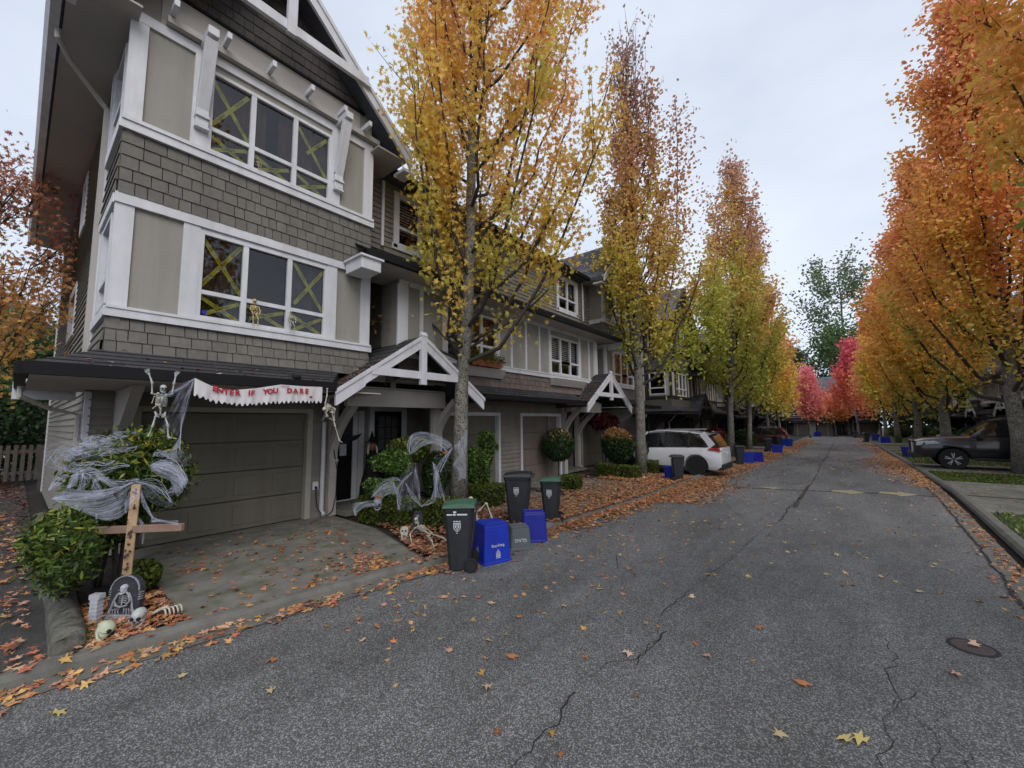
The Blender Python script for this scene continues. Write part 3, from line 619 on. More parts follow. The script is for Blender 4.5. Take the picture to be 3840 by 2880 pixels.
# ---------------------------------------------------------------- ground, road, kerbs
def interp(tab, y):
    if y <= tab[0][0]: return tab[0][1]
    for (a, b), (c, d) in zip(tab, tab[1:]):
        if y <= c: return b + (d - b) * (y - a) / (c - a)
    return tab[-1][1]
KL = [(-30, -5.0), (0, -4.88), (1.1, -4.78), (3.5, -4.42), (6.4, -4.2), (9, -4.0), (20, -3.85), (40, -3.95), (60, -4.2), (82, -4.6)]
KR = [(-30, 1.3), (0, 1.45), (6.4, 1.78), (10.5, 1.95), (15, 2.15), (22, 2.2), (40, 2.2), (60, 2.1), (82, 2.0)]
YS = [-30, -12, -6, -3, -1] + [i * .5 for i in range(0, 48)] + list(range(24, 84, 2)) + [83.5]
ZR = -.04
def ribbon(name, fl, fr, dz, m, ys=YS, kind='structure', sub=1):
    b = MB()
    for y in ys: b.v += [(fl(y), y, zg(y) + dz), (fr(y), y, zg(y) + dz)]; b.t += [1, 1]
    b.f = [(2 * i, 2 * i + 1, 2 * i + 3, 2 * i + 2) for i in range(len(ys) - 1)]
    o = b.build(name, m); o['kind'] = kind; return o
kl = lambda y: interp(KL, y); kr = lambda y: interp(KR, y)
ribbon('ground', lambda y: -260, lambda y: 260, -.10, 'soil', [-60, 12, 400])
ribbon('road', lambda y: kl(y) + .40, lambda y: kr(y) - .52, ZR, 'asphalt')
ribbon('gutter_strip', lambda y: kl(y) + .15, lambda y: kl(y) + .40, ZR + .004, 'kerbc'); ribbon('gutter_strip', lambda y: kr(y) - .52, lambda y: kr(y) - .27, ZR + .004, 'kerbc')
def kerb(name, f, s):
    b = MB(); prof = [(.0, -.08), (.0, .035), (.03, .05), (.11, .045), (.155, .01), (.17, -.045)]
    for y in YS:
        for dx, dz in prof: b.v.append((f(y) + s * dx, y, zg(y) + dz)); b.t.append(1)
    n = len(prof); b.f = [(i * n + k, i * n + k + 1, (i + 1) * n + k + 1, (i + 1) * n + k) for i in range(len(YS) - 1) for k in range(n - 1)]
    o = b.build(name, 'kerbc'); o['kind'] = 'structure'
kerb('kerb', kl, 1); kerb('kerb', lambda y: kr(y), -1)
def poly(name, pts, z, m, th=.05, kind='structure'):
    ys_ = [p[1] for p in pts]; b = MB(); n = len(pts)
    b.add([(x, y, zg(y) + z) for x, y in pts] + [(x, y, zg(y) + z - th) for x, y in pts], [tuple(range(n)), tuple(range(n, 2 * n))[::-1]] + [(i, (i + 1) % n, n + (i + 1) % n, n + i) for i in range(n)])
    o = b.build(name, m); o['kind'] = kind; return o
# left side: beds are soil, drives are concrete
ribbon('garden_soil', lambda y: -30, lambda y: kl(y) + .01, -.03, 'soil', [y for y in YS if y >= -.5])
ribbon('side_lane', lambda y: -40, lambda y: kl(y) + .01, -.02, 'lane', [-30, -12, -6, -3, -1, -.2, .2, .34])
poly('driveway', [(-8.25, 1.18), (-8.25, 4.15), (-6.4, 4.1), (kl(3.6), 3.6), (kl(2.5), 2.5), (kl(1.14), 1.14), (-6.2, 1.16)], .0, 'concrete')
poly('driveway', [(-7.55, 6.3), (-7.55, 8.75), (kl(8.75), 8.75), (kl(7.5), 7.5), (kl(6.4), 6.4)], .0, 'concrete')
poly('driveway', [(-7.55, 9.35), (-7.55, 11.8), (kl(11.8), 11.8), (kl(10.5), 10.5), (kl(9.35), 9.35)], .0, 'concrete')
poly('driveway', [(-8.25, 14.3), (-8.25, 16.95), (kl(16.9), 16.9), (kl(15.5), 15.5), (kl(14.3), 14.3)], .0, 'concrete')
for k, y0 in enumerate((21.6, 26.8, 30.4, 35.4)): poly('driveway', [(-8.25, y0), (-8.25, y0 + 2.6), (kl(y0 + 2.6), y0 + 2.6), (kl(y0), y0)], .0, 'concrete')
for y0, y1 in ((6, 7.9), (8.05, 9.2)): pass
# right side lawn and pads
ribbon('lawn', lambda y: kr(y) - .005, lambda y: 30, -.012, 'grass', [y for y in YS if y >= -6])
poly('path', [(kr(14.5) , 14.45), (9.6, 14.6), (9.6, 17.6), (kr(17.9), 17.75)], .006, 'concrete')
poly('path', [(kr(11.8), 11.85), (9.6, 12.1), (9.6, 14.15), (kr(14.2), 14.25)], .006, 'concrete')
poly('garden_soil', [(kr(14.2) + .02, 14.25), (9.6, 14.17), (9.6, 14.58), (kr(14.4) + .02, 14.44)], .0, 'soil')
poly('driveway', [(kr(21), 20.9), (10, 21.2), (10, 25.2), (kr(25), 25.0)], .006, 'concrete')
for y0 in (33.4, 37.5, 41.5, 49): poly('driveway', [(kr(y0), y0), (9.6, y0), (9.6, y0 + 2.2), (kr(y0), y0 + 2.2)], .006, 'concrete')
poly('road', [(-14, 76), (14, 76), (14, 83.9), (-14, 83.9)], -.034, 'asphalt')
# slab joints, cracks
def crack(pts, wd, name='road_crack', m='crack', z=ZR + .004, seed=1, jit=.03, wmin=.25):
    r = random.Random(seed); P_ = [Vector((x, y, 0)) for x, y in pts]; out_ = []
    for a, b in zip(P_, P_[1:]):
        n = max(2, int((b - a).length / .06))
        for i in range(n): out_.append(a.lerp(b, i / n))
    out_.append(P_[-1]); b = MB(); wob = 0
    for i, p in enumerate(out_):
        d = (out_[min(i + 1, len(out_) - 1)] - out_[max(0, i - 1)]).normalized(); s = Vector((-d.y, d.x, 0)); wob = wob * .8 + r.gauss(0, jit * .5)
        h = wd * (wmin + (1 - wmin) * abs(math.sin(i * .13 + seed) * r.uniform(.5, 1.2))) / 2; c = p + s * wob
        for q in (c - s * h, c + s * h): b.v.append((q.x, q.y, zg(q.y) + z)); b.t.append(1)
    b.f = [(2 * i, 2 * i + 1, 2 * i + 3, 2 * i + 2) for i in range(len(out_) - 1)]
    o = b.build(name, m); o['kind'] = 'structure'; return o
crack([(-1.5, 1.2), (-1.51, 2.15), (-1.59, 2.54)], .014, seed=2); crack([(-1.58, 2.6), (-1.5, 3.0), (-1.40, 3.3), (-1.47, 4.2)], .008, seed=3, jit=.05)
crack([(-1.36, 3.1), (-1.37, 3.75)], .018, seed=9, jit=.04); crack([(-1.47, 4.0), (-1.42, 4.9), (-1.3, 6.0), (-1.22, 7.2), (-1.05, 9.0)], .010, seed=4, jit=.03)
crack([(-1.05, 9), (-.9, 12.4), (-.84, 16), (-.9, 24)], .03, seed=5, jit=.02, wmin=.5); crack([(-.9, 24), (-.85, 33), (-.9, 46), (-1.0, 70)], .05, seed=6, jit=.01, wmin=.7)
crack([(-.92, 10.5), (-.9, 14.5)], .10, seed=61, jit=.005, wmin=.6, m='patch')
crack([(.15, 4.75), (.2, 4.3), (.17, 4.05), (.1, 3.5), (.05, 3.04), (-.02, 2.5)], .009, seed=7, jit=.05); crack([(.2, 4.05), (.1, 3.8), (.18, 3.5), (.12, 3.3)], .006, seed=8, jit=.06); crack([(.34, 4.0), (.36, 3.6), (.3, 3.1)], .006, seed=12, jit=.07)
crack([(.25, 3.6), (.24, 3.3), (.2, 2.9)], .005, seed=13, jit=.06); crack([(-2.6, 5.4), (-2.35, 4.9)], .010, seed=14)
crack([(-2.6, 12.7), (-.7, 13.35), (.9, 13.95), (1.6, 14.1)], .16, 'speed_bump_seam', 'patch', ZR + .006, 10, .01, .75)
crack([(1.18, 4), (1.26, 6.4), (1.42, 10), (1.6, 14), (1.68, 20), (1.7, 30)], .035, seed=11, jit=.015, wmin=.6, z=ZR + .008); crack([(-4.36, 1), (-4.3, 2), (-4.02, 3.5), (-3.85, 6), (-3.6, 9), (-3.45, 20)], .014, seed=15, jit=.015, z=ZR + .008)
crack([(-4.78, 1.16), (-4.4, 3.62)], .012, 'slab_joint', 'crack', .003, 16, .002, .9); crack([(-6.4, 4.08), (-4.42, 3.58)], .01, 'slab_joint', 'crack', .004, 19, .002, .9)
crack([(2.12, 11.8), (1.98, 10.4), (1.86, 8), (1.82, 6)], .02, 'slab_joint', 'crack', .045, 20, .002, .9)
# painted arrow heads on the bump
for k, (ax, ay) in enumerate(((-1.64, 13.2), (-.04, 13.62), (.92, 14.0))):
    b = MB(); s = .72 if k == 2 else (.66 if k == 1 else .4)
    pts = [(-.5, -.12), (.05, -.16), (.0, -.34), (.5, .02), (.02, .3), (.04, .12), (-.45, .1)]
    b.add([(ax + px * s, ay + py * s * 2.0, ZR + zg(ay) + .011) for px, py in pts], [tuple(range(len(pts)))]); o = b.build('painted_arrow', 'yellow'); o['kind'] = 'structure'
# manhole cover
r = empty('manhole_cover', (.68, 5.0, ZR + .003)); tag(r, 'small round rusty iron cover set in the asphalt at the right', 'manhole cover')
b = MB(); b.lathe([(.13, 0), (.115, .004), (.10, .004), (.095, .0015)], (0, 0, 0), 28); b.build('cover', 'iron', r)
b = MB(); b.lathe([(.15, 0), (.145, .002), (.122, .003), (.118, 0)], (0, 0, 0), 28); b.build('frame', 'crack', r)
b = MB(); b.box(-.03, .03, -.008, .008, .0025, .0045); b.build('slot', 'crack', r)
# round topped concrete barrier by the side lane
b = MB(); seg = 40
for i in range(seg + 1):
    t = i / seg; x = -4.98 - 7.6 * t; y = .40 - .05 * t + .10 * (t ** 1.5) + .03 * math.sin(t * 9); hw_ = .115 * (1 if i else .93); hh = .15
    for k in range(9):
        a = PI * k / 8; b.v.append((x + (random.uniform(-.05, .03) if i == 0 else 0), y - hw_ * math.cos(a) + random.uniform(-.006, .006), -.03 + hh * math.sin(a) ** .6 + (random.uniform(-.008, .008)))); b.t.append(1)
b.f = [(i * 9 + k, i * 9 + k + 1, (i + 1) * 9 + k + 1, (i + 1) * 9 + k) for i in range(seg) for k in range(8)] + [tuple(range(9))]
o = b.build('barrier', 'barrier', smooth=True); tag(o, 'long low round topped concrete barrier between side lane and planting bed', 'barrier')
b = MB(); 
for i in range(14):
    t = i / 13; x = -4.95 - .5 * t - random.random() * .05; b.ball((x, .56 + .05 * math.sin(i), -.02), .06 + .03 * random.random(), 8, 5, (1, 1, .4))
o = b.build('moss', 'moss'); o['kind'] = 'stuff'
# fence
fr = empty('picket_fence', (-18.2, .1, .2)); tag(fr, 'low weathered picket fence behind the shrubs at the far left', 'fence')
for i in range(9):
    b = MB(); y = -.72 + i * .14; b.box(-.02, .0, y - .04, y + .04, .12, 1.12); b.build('picket', 'fence', fr)
b = MB(); b.box(-.06, -.02, -.8, .45, .88, .98); b.box(-.06, -.021, -.8, .45, .3, .38); b.build('rail', 'fence', fr)
b = MB(); b.box(-.09, .02, .44, .52, -.2, 1.1); b.build('post', 'fence', fr)
# ---------------------------------------------------------------- foliage
MAPLE = np.array([(0, -.55), (.10, -.16), (.46, -.28), (.27, .0), (.52, .26), (.17, .19), (0, .62), (-.17, .19), (-.52, .26), (-.27, .0), (-.46, -.28), (-.10, -.16)], 'f')
SIMPLE = np.array([(0, -.55), (.38, -.2), (.3, .28), (0, .58), (-.3, .28), (-.38, -.2)], 'f')
KITE = np.array([(0, -.5), (.4, 0), (0, .5), (-.4, 0)], 'f')
LONG = np.array([(0, -.6), (.17, -.1), (.12, .3), (0, .65), (-.12, .3), (-.17, -.1)], 'f')
def srgb(r, g, b): return tuple(((c / 255) / 12.92 if c < 10 else (((c / 255) + .055) / 1.055) ** 2.4) for c in (r, g, b))
def leaf_cloud(name, cen, size, colr, tmpl, m, parent=None, tilt=None, up=None):
    """one mesh of many small leaves; tilt: max tilt from flat for lying leaves"""
    N = len(cen); K = len(tmpl)
    if tilt is None:
        q = RNG.normal(size=(N, 4)); q /= np.linalg.norm(q, axis=1)[:, None]
    else:
        yaw_ = RNG.uniform(0, 2 * PI, N); ax = RNG.uniform(0, 2 * PI, N); tl = np.abs(RNG.normal(0, tilt, N))
        qz = np.stack([np.cos(yaw_ / 2), 0 * yaw_, 0 * yaw_, np.sin(yaw_ / 2)], 1)
        qt = np.stack([np.cos(tl / 2), np.cos(ax) * np.sin(tl / 2), np.sin(ax) * np.sin(tl / 2), 0 * tl], 1)
        w1, x1, y1, z1 = qt.T; w2, x2, y2, z2 = qz.T
        q = np.stack([w1 * w2 - x1 * x2 - y1 * y2 - z1 * z2, w1 * x2 + x1 * w2 + y1 * z2 - z1 * y2, w1 * y2 - x1 * z2 + y1 * w2 + z1 * x2, w1 * z2 + x1 * y2 - y1 * x2 + z1 * w2], 1)
    w_, x, y, z = q.T
    Rm = np.stack([np.stack([1 - 2 * (y * y + z * z), 2 * (x * y - z * w_), 2 * (x * z + y * w_)], 1), np.stack([2 * (x * y + z * w_), 1 - 2 * (x * x + z * z), 2 * (y * z - x * w_)], 1), np.stack([2 * (x * z - y * w_), 2 * (y * z + x * w_), 1 - 2 * (x * x + y * y)], 1)], 1)
    fold = RNG.uniform(-.1, .45, N) if tilt is None else RNG.uniform(.0, .35, N)
    T = np.zeros((N, K, 3), 'f'); T[:, :, :2] = tmpl[None]; T[:, :, 2] = np.abs(tmpl[None, :, 0]) * fold[:, None] * 1.0 + (tmpl[None, :, 1] ** 2) * fold[:, None] * .5
    T[:, :, :2] *= RNG.uniform(.82, 1.16, (N, K, 1))
    if tilt is not None: T[:, :, 2] += RNG.normal(0, .07, (N, K))
    if K > 6: T[:, :, 0] *= RNG.uniform(.75, 1.1, N)[:, None]
    V = np.einsum('nij,nkj->nki', Rm, T) * np.asarray(size)[:, None, None] + np.asarray(cen)[:, None, :]
    me = bpy.data.meshes.new(name); me.vertices.add(N * K); me.vertices.foreach_set('co', V.astype('f').ravel())
    me.loops.add(N * K); me.loops.foreach_set('vertex_index', np.arange(N * K, dtype='i')); me.polygons.add(N)
    me.polygons.foreach_set('loop_start', np.arange(0, N * K, K, dtype='i')); me.polygons.foreach_set('loop_total', np.full(N, K, 'i'))
    a = me.color_attributes.new('col', 'FLOAT_COLOR', 'POINT'); cc = np.ones((N, K, 4), 'f'); cc[:, :, :3] = np.clip(np.asarray(colr), 0, 1)[:, None, :]; a.data.foreach_set('color', cc.ravel())
    me.update(calc_edges=True); me.validate(); return link_mesh(name, me, m, parent)
def palette(tab, t):
    tab = sorted(tab); ts = [a for a, _ in tab]; cs = np.array([c for _, c in tab]); t = np.asarray(t)
    return np.stack([np.interp(t, ts, cs[:, k]) for k in range(3)], 1)
PR = dict(
    amber=[(0, srgb(172, 154, 52)), (.18, srgb(202, 162, 56)), (.45, srgb(208, 148, 60)), (.75, srgb(206, 136, 66)), (1, srgb(202, 126, 72))],
    gold=[(0, srgb(160, 152, 48)), (.2, srgb(206, 172, 56)), (.42, srgb(214, 156, 62)), (.62, srgb(212, 136, 66)), (1, srgb(204, 118, 76))],
    rust=[(0, srgb(150, 150, 46)), (.2, srgb(178, 156, 52)), (.4, srgb(178, 140, 66)), (.6, srgb(170, 118, 74)), (1, srgb(148, 110, 102))],
    green=[(0, srgb(142, 148, 50)), (.3, srgb(158, 150, 54)), (.5, srgb(180, 150, 60)), (.7, srgb(178, 132, 84)), (1, srgb(162, 118, 106))],
    orange=[(0, srgb(128, 132, 44)), (.13, srgb(186, 152, 46)), (.4, srgb(204, 142, 50)), (.7, srgb(206, 132, 62)), (1, srgb(194, 118, 74))],
    redtree=[(0, srgb(206, 120, 78)), (.5, srgb(202, 98, 84)), (1, srgb(184, 76, 92))],
    pinktree=[(0, srgb(206, 124, 96)), (.5, srgb(206, 116, 108)), (1, srgb(200, 110, 118))], coral=[(0, srgb(200, 140, 56)), (.5, srgb(222, 126, 76)), (1, srgb(222, 110, 82))],
    dkmaple=[(0, srgb(190, 146, 60)), (.3, srgb(170, 120, 56)), (.7, srgb(150, 96, 62)), (1, srgb(140, 80, 68))],
    midgreen=[(0, srgb(40, 62, 34)), (1, srgb(76, 98, 50))], evergreen=[(0, srgb(26, 42, 22)), (1, srgb(52, 74, 36))], oak=[(0, srgb(60, 74, 48)), (1, srgb(92, 100, 70))],
    darkbush=[(0, srgb(28, 44, 26)), (1, srgb(58, 82, 40))], hedge=[(0, srgb(34, 44, 20)), (1, srgb(96, 108, 44))], rhodo=[(0, srgb(26, 40, 18)), (.5, srgb(58, 80, 34)), (.85, srgb(102, 124, 50)), (1, srgb(150, 150, 70))],
    bright=[(0, srgb(30, 50, 20)), (.6, srgb(72, 102, 44)), (1, srgb(120, 146, 70))], maroon=[(0, srgb(54, 24, 26)), (1, srgb(110, 46, 44))])
def tree(name, x, y, h, label, pal, nleaf, size=.1, zb=3.0, R=2.4, r0=.17, tmpl=SIMPLE, seed=1, prof=None, group='maples lining the lane', cat='tree', nl=34, ang=.38, lean=(0, 0), bare=0, spread=.17, sparse=0, z=None, gap=0, limbs_extra=(), asym=None):
    rd = random.Random(seed); root = empty(name, (x, y, zg(y) - .03 if z is None else z)); tag(root, label, cat, group)
    prof = prof or [(0, .5), (.12, .95), (.3, 1.0), (.55, .82), (.8, .5), (1, .06)]
    mb = MB(); br = MB(); npt = 14; tr = []
    wob = [(rd.gauss(0, .05), rd.gauss(0, .05)) for _ in range(npt + 1)]
    for i in range(npt + 1):
        t = i / npt; k = min(1, t * 3); tr.append((lean[0] * t * h + wob[i][0] * k, lean[1] * t * h + wob[i][1] * k, t * h))
    trad = [r0 * (1.25 if i == 0 else 1) * (1 - .93 * (i / npt) ** .85) + .006 for i in range(npt + 1)]
    mb.tube(tr, trad, 10); samples = []; tw = []
    def trunk_at(z_): 
        t = min(.999, max(0, z_ / h)) * npt; i = int(t); f = t - i; a, b = tr[i], tr[i + 1]; return Vector([a[k] + (b[k] - a[k]) * f for k in range(3)])
    hc = h - zb
    for i in range(nl):
        tz = (i + rd.random() * .8) / nl; z0 = zb + hc * (tz ** 1.15) * .86 - .2; az = i * 2.39996 + rd.uniform(-.35, .35)
        Lv = hc * (.34 - .14 * tz) * rd.uniform(.75, 1.15); zt_ = min(h * .995, z0 + Lv); tt = (zt_ - zb) / hc
        rad = R * interp(prof, tt) * rd.uniform(.72, 1.08) * (1 + (asym[1] * math.cos(az - asym[0]) if asym else 0)); st = trunk_at(z0); d = Vector((math.cos(az), math.sin(az), 0))
        pts = []
        n = 7
        for k in range(n + 1):
            s = k / n; hz = rad * (s ** .72) * (1 if tz > .12 else 1.0); p = st + d * hz + Vector((0, 0, (zt_ - z0) * (s ** 1.35)))
            p += Vector((rd.gauss(0, .05), rd.gauss(0, .05), rd.gauss(0, .03))) * (k > 0); pts.append(p)
        rb = max(.012, trad[min(npt, int(z0 / h * npt))] * .33); br.tube(pts, [rb * (1 - .85 * k / n) + .004 for k in range(n + 1)], 5, False)
        clr = rd.gauss(0, .13)
        if gap and rd.random() < gap: continue
        for k in range(2, n + 1): samples.append((pts[k], spread * 1.0, clr, 1.0)); samples.append(((pts[k] + pts[k - 1]) / 2, spread, clr, 1.0))
        for sb in range(rd.randint(6, 9)):
            s = rd.uniform(.22, .98); k = min(n - 1, int(s * n)); b0 = pts[k].lerp(pts[k + 1], s * n - k); a2 = az + rd.uniform(-1.5, 1.5); ln = rd.uniform(.45, 1.25) * (R / 2.4)
            dv = Vector((math.cos(a2) * .55, math.sin(a2) * .55, rd.uniform(.45, 1.1))).normalized(); sp = [b0 + dv * ln * q / 3 + Vector((0, 0, .05 * q * q / 3)) for q in range(4)]
            br.tube(sp, [.012, .009, .006, .003], 4, False); c2 = clr + rd.gauss(0, .07)
            for q in (1, 2, 3): samples.append((sp[q], spread * .85, c2, 1.0))
            samples.append(((sp[1] + sp[2]) / 2, spread * .85, c2, 1)); 
    for ex_ in limbs_extra:
        pts, sg, cl = ex_[:3]; mu_ = ex_[3] if len(ex_) > 3 else 1; pv = [Vector(p) for p in pts]; br.tube(pv, [.03 * (1 - .8 * k / (len(pv) - 1)) + .004 for k in range(len(pv))], 5, False)
        for a, b in list(zip(pv, pv[1:]))[1:]:
            for q in range(4):
                for _ in range(mu_): samples.append((a.lerp(b, q / 4), sg * rd.uniform(.6, 1.3), cl + rd.gauss(0, .06), 1.0))
    for i in range(bare):
        az = rd.uniform(0, 2 * PI); b0 = trunk_at(h * rd.uniform(.8, .93)) + Vector((math.cos(az), math.sin(az), 0)) * rd.uniform(.05, .75); ln = rd.uniform(1.0, 2.3)
        br.tube([b0, b0 + Vector((math.cos(az) * .12, math.sin(az) * .12, ln * .5)), b0 + Vector((math.cos(az) * .18, math.sin(az) * .18, ln))], [.012, .008, .003], 4, False)
    mb.build('trunk', 'bark', root, smooth=True); br.build('branches', 'bark_dark', root, smooth=True)
    S = np.array([tuple(s[0]) for s in samples]); sg = np.array([s[1] for s in samples]); cl = np.array([s[2] for s in samples])
    zt = (S[:, 2] - zb) / hc; wgt = np.clip(1 - sparse * np.clip(zt - .35, 0, 1) * 1.5, .12, 1); wgt *= RNG.uniform(.1, 1.7, len(S)) ** 1.4; wgt /= wgt.sum()
    idx = RNG.choice(len(S), nleaf, p=wgt); cen = S[idx] + RNG.normal(size=(nleaf, 3)) * sg[idx][:, None] * np.array([1, 1, 1.25])
    keep = cen[:, 2] > zb * .72; cen = cen[keep]; idx = idx[keep]; n_ = len(cen)
    t = (cen[:, 2] - zb) / hc + cl[idx] + RNG.normal(0, .07, n_); c = palette(PR[pal], np.clip(t, 0, 1)); c = np.clip(c * np.array([1.62, 1.72, 1.65]) * RNG.uniform(.72, 1.22, n_)[:, None] + .008, 0, .94); lum = c.mean(1, keepdims=True); c = lum + (c - lum) * .87
    leaf_cloud('crown', cen, RNG.uniform(.75, 1.25, n_) * size, c, tmpl, 'leaf', root); return root
def bush(name, x, y, z, rx, ry, rz, n, size, pal, label, cat='shrub', group=None, tmpl=SIMPLE, stem=None, lumps=9, shell=.75, seed=3, box=False, rot=0, smat='bark_dark', topcol=None, irr=.28, rosette=False):
    """stem, crown; centre of the crown at z above the root"""
    rd = random.Random(seed); root = empty(name, (x, y, zg(y) - .02), rot); tag(root, label, cat, group); mb = MB()
    base = z - rz
    ns = 5 if stem is None else stem
    for i in range(ns):
        a = 2 * PI * i / ns + rd.random(); q = 0 if ns == 1 else .45; mb.tube([(0.03 * math.cos(a) * (ns > 1), .03 * math.sin(a) * (ns > 1), 0), (rx * q * .4 * math.cos(a), ry * q * .4 * math.sin(a), z * .55), (rx * q * math.cos(a), ry * q * math.sin(a), z)], [.035 if ns == 1 else .02, .03 if ns == 1 else .015, .008], 6)
        if ns > 1:
            for j in range(3): b0 = Vector((rx * q * math.cos(a), ry * q * math.sin(a), z)); mb.tube([b0 - Vector((0, 0, z * .3)), b0 + Vector((rd.uniform(-rx, rx) * .4, rd.uniform(-ry, ry) * .4, rd.uniform(-.1, .5) * rz))], [.01, .004], 4, False)
    mb.build('stem', smat, root)
    # dark inner mass of twigs: leaves all through the volume, denser at the shell
    lc = [(rd.gauss(0, 1), rd.gauss(0, 1), rd.gauss(0, 1)) for _ in range(lumps)]; lc = [Vector(v).normalized() for v in lc]; la = [rd.uniform(.5, 1) * irr for _ in lc]
    u = RNG.normal(size=(n, 3)); u /= np.linalg.norm(u, axis=1)[:, None]; rad = np.where(RNG.random(n) < shell, RNG.uniform(.82, 1.0, n), RNG.uniform(.3, .9, n))
    if box:
        u = RNG.uniform(-1, 1, (n, 3)); f = RNG.integers(0, 5, n); k = RNG.random(n) < shell
        for ax, (axis, sg_) in enumerate(((0, 1), (0, -1), (1, 1), (1, -1), (2, 1))): sel = (f == ax) & k; u[sel, axis] = sg_ * RNG.uniform(.88, 1.04, sel.sum())
        p = u * np.array([rx, ry, rz]); p *= (1 - .08 * (np.abs(u[:, :1]) > .85) * (np.abs(u[:, 1:2]) > .85))
    else:
        amp = np.ones(n) * (1 - irr * .6)
        for v, a in zip(lc, la): amp += a * np.exp(-((1 - u @ np.array(v)) / .12))
        p = u * rad[:, None] * amp[:, None] * np.array([rx, ry, rz])
        if rosette: 
            g = RNG.integers(0, max(1, n // 14), n); ctr = p[g]; p = ctr + RNG.normal(size=(n, 3)) * .055
    p[:, 2] += z; p[:, 2] = np.maximum(p[:, 2], .03); hgt = (p[:, 2] - base) / (2 * rz)
    c = palette(PR[pal], np.clip(RNG.normal(.5, .28, n) + .2 * (hgt - .5), 0, 1));  # lower leaves drawn darker: the shaded underside is put into leaf colour
    if topcol:
        col_, frac = topcol; sel = (RNG.random(n) < frac * np.clip((hgt - .62) * 4, 0, 1)); c[sel] = np.array(col_) * RNG.uniform(.6, 1.2, (sel.sum(), 1))  # a share of the uppermost leaves takes this second colour
    leaf_cloud('foliage', p, RNG.uniform(.7, 1.3, n) * size, c, tmpl, 'shrub', root)
    return root
# ---- left row
GR_L = 'maples lining the left of the lane'; GR_R = 'maples lining the right of the lane'
ex = [([(0, 0, 3.3), (.75, .35, 3.75), (1.5, .8, 4.35), (2.0, 1.2, 5.0)], .2, -.1), ([(0, 0, 3.4), (-.9, -.45, 4.4), (-1.6, -.95, 5.6), (-2.2, -1.25, 7.3)], .15, .55), ([(0, 0, 3.2), (-.7, -.9, 3.7), (-1.35, -1.3, 4.0), (-1.75, -1.5, 4.05)], .14, .55), ([(0, 0, 3.2), (.3, -.6, 3.6), (.75, -.9, 4.1), (1.2, -1.2, 4.6)], .22, .2)]
tree('maple_tree', -6.32, 5.95, 19.0, 'nearest street maple with golden orange crown, its mottled grey trunk behind the green lidded bin', 'amber', 46000, .108, zb=3.2, R=2.2, lean=(.03, .024), asym=(.68, .42), r0=.165, tmpl=MAPLE, seed=5, group=GR_L, nl=58, limbs_extra=ex, spread=.175, prof=[(0, .7), (.08, .95), (.25, 1.0), (.55, 1.0), (.8, .6), (1, .1)])
tree('maple_tree', -5.62, 14.1, 16.9, 'tall narrow maple with thin rusty top, its trunk in front of the white car', 'rust', 19000, .112, zb=3.3, R=2.1, asym=(.68, .32), limbs_extra=[([(0, 0, 3.6), (.7, .5, 5), (1.1, .85, 7), (1.3, 1.0, 9), (1.4, 1.1, 11), (1.45, 1.15, 12.6), (1.45, 1.15, 14.2)], .33, .1, 9), ([(0, 0, 3.4), (.9, .6, 4.0), (1.7, 1.2, 4.9), (2.2, 1.7, 6.0), (2.35, 1.9, 7.6)], .38, -.15, 9)], r0=.19, seed=21, group=GR_L, nl=40, bare=16, sparse=1.0, spread=.17, gap=.12, prof=[(0, .8), (.12, 1.0), (.3, .9), (.5, .62), (.7, .42), (.9, .3), (1, .15)])
tree('maple_tree', -5.15, 26.0, 17.6, 'maple with green lower crown and rusty bare tipped top beyond the white car', 'green', 19000, .145, zb=2.9, R=2.55, lean=(.06, .05), r0=.19, seed=41, group=GR_L, nl=34, bare=10, sparse=.55, spread=.24)
tree('maple_tree', -5.3, 33.0, 16.2, 'yellow green maple with reddish crest, fourth large one down the left row', 'green', 13000, .17, zb=2.7, R=2.7, lean=(.05, .04), r0=.17, seed=52, group=GR_L, nl=26, bare=4, sparse=.4, spread=.28)
tree('maple_tree', -5.35, 43.0, 14.0, 'yellow gold maple near the far end of the left row', 'gold', 9000, .2, zb=2.6, R=2.5, r0=.16, seed=53, group=GR_L, nl=22, spread=.32)
tree('maple_tree', -5.5, 53.0, 12.0, 'last golden maple of the left row, half hidden behind the others', 'gold', 6500, .24, zb=2.6, R=2.4, r0=.15, seed=54, group=GR_L, nl=18, spread=.36)
# ---- right row
tree('maple_tree', 4.9, 12.9, 17.0, 'orange maple whose crown hangs in at the top right corner of the photo', 'orange', 20000, .13, zb=4.6, R=2.5, r0=.2, seed=61, group=GR_R, nl=40, spread=.24)
tree('maple_tree', 4.62, 21.75, 17.5, 'big orange maple with thick grey trunk in front of the dark pickup', 'orange', 40000, .135, zb=2.5, R=2.8, r0=.235, seed=62, group=GR_R, nl=52, spread=.26)
tree('maple_tree', 4.5, 34.0, 17.6, 'orange maple next beyond the dark pickup', 'orange', 25000, .17, zb=2.2, R=2.7, r0=.25, seed=63, group=GR_R, nl=40, spread=.3)
tree('maple_tree', 4.35, 43.5, 17.2, 'orange and gold maple with forked low trunk, third of the right row', 'orange', 18000, .2, zb=2.1, R=2.7, r0=.24, seed=64, group=GR_R, nl=32, spread=.34)
tree('maple_tree', 3.95, 54.0, 16.0, 'golden maple midway down the right row over the blue crates', 'gold', 12500, .24, zb=2.1, R=2.6, r0=.22, seed=65, group=GR_R, nl=26, spread=.4)
tree('maple_tree', 3.7, 63.5, 13.5, 'coral orange maple near the far end of the right row', 'coral', 7500, .27, zb=2.4, R=2.5, r0=.2, seed=66, group=GR_R, nl=22, spread=.42)
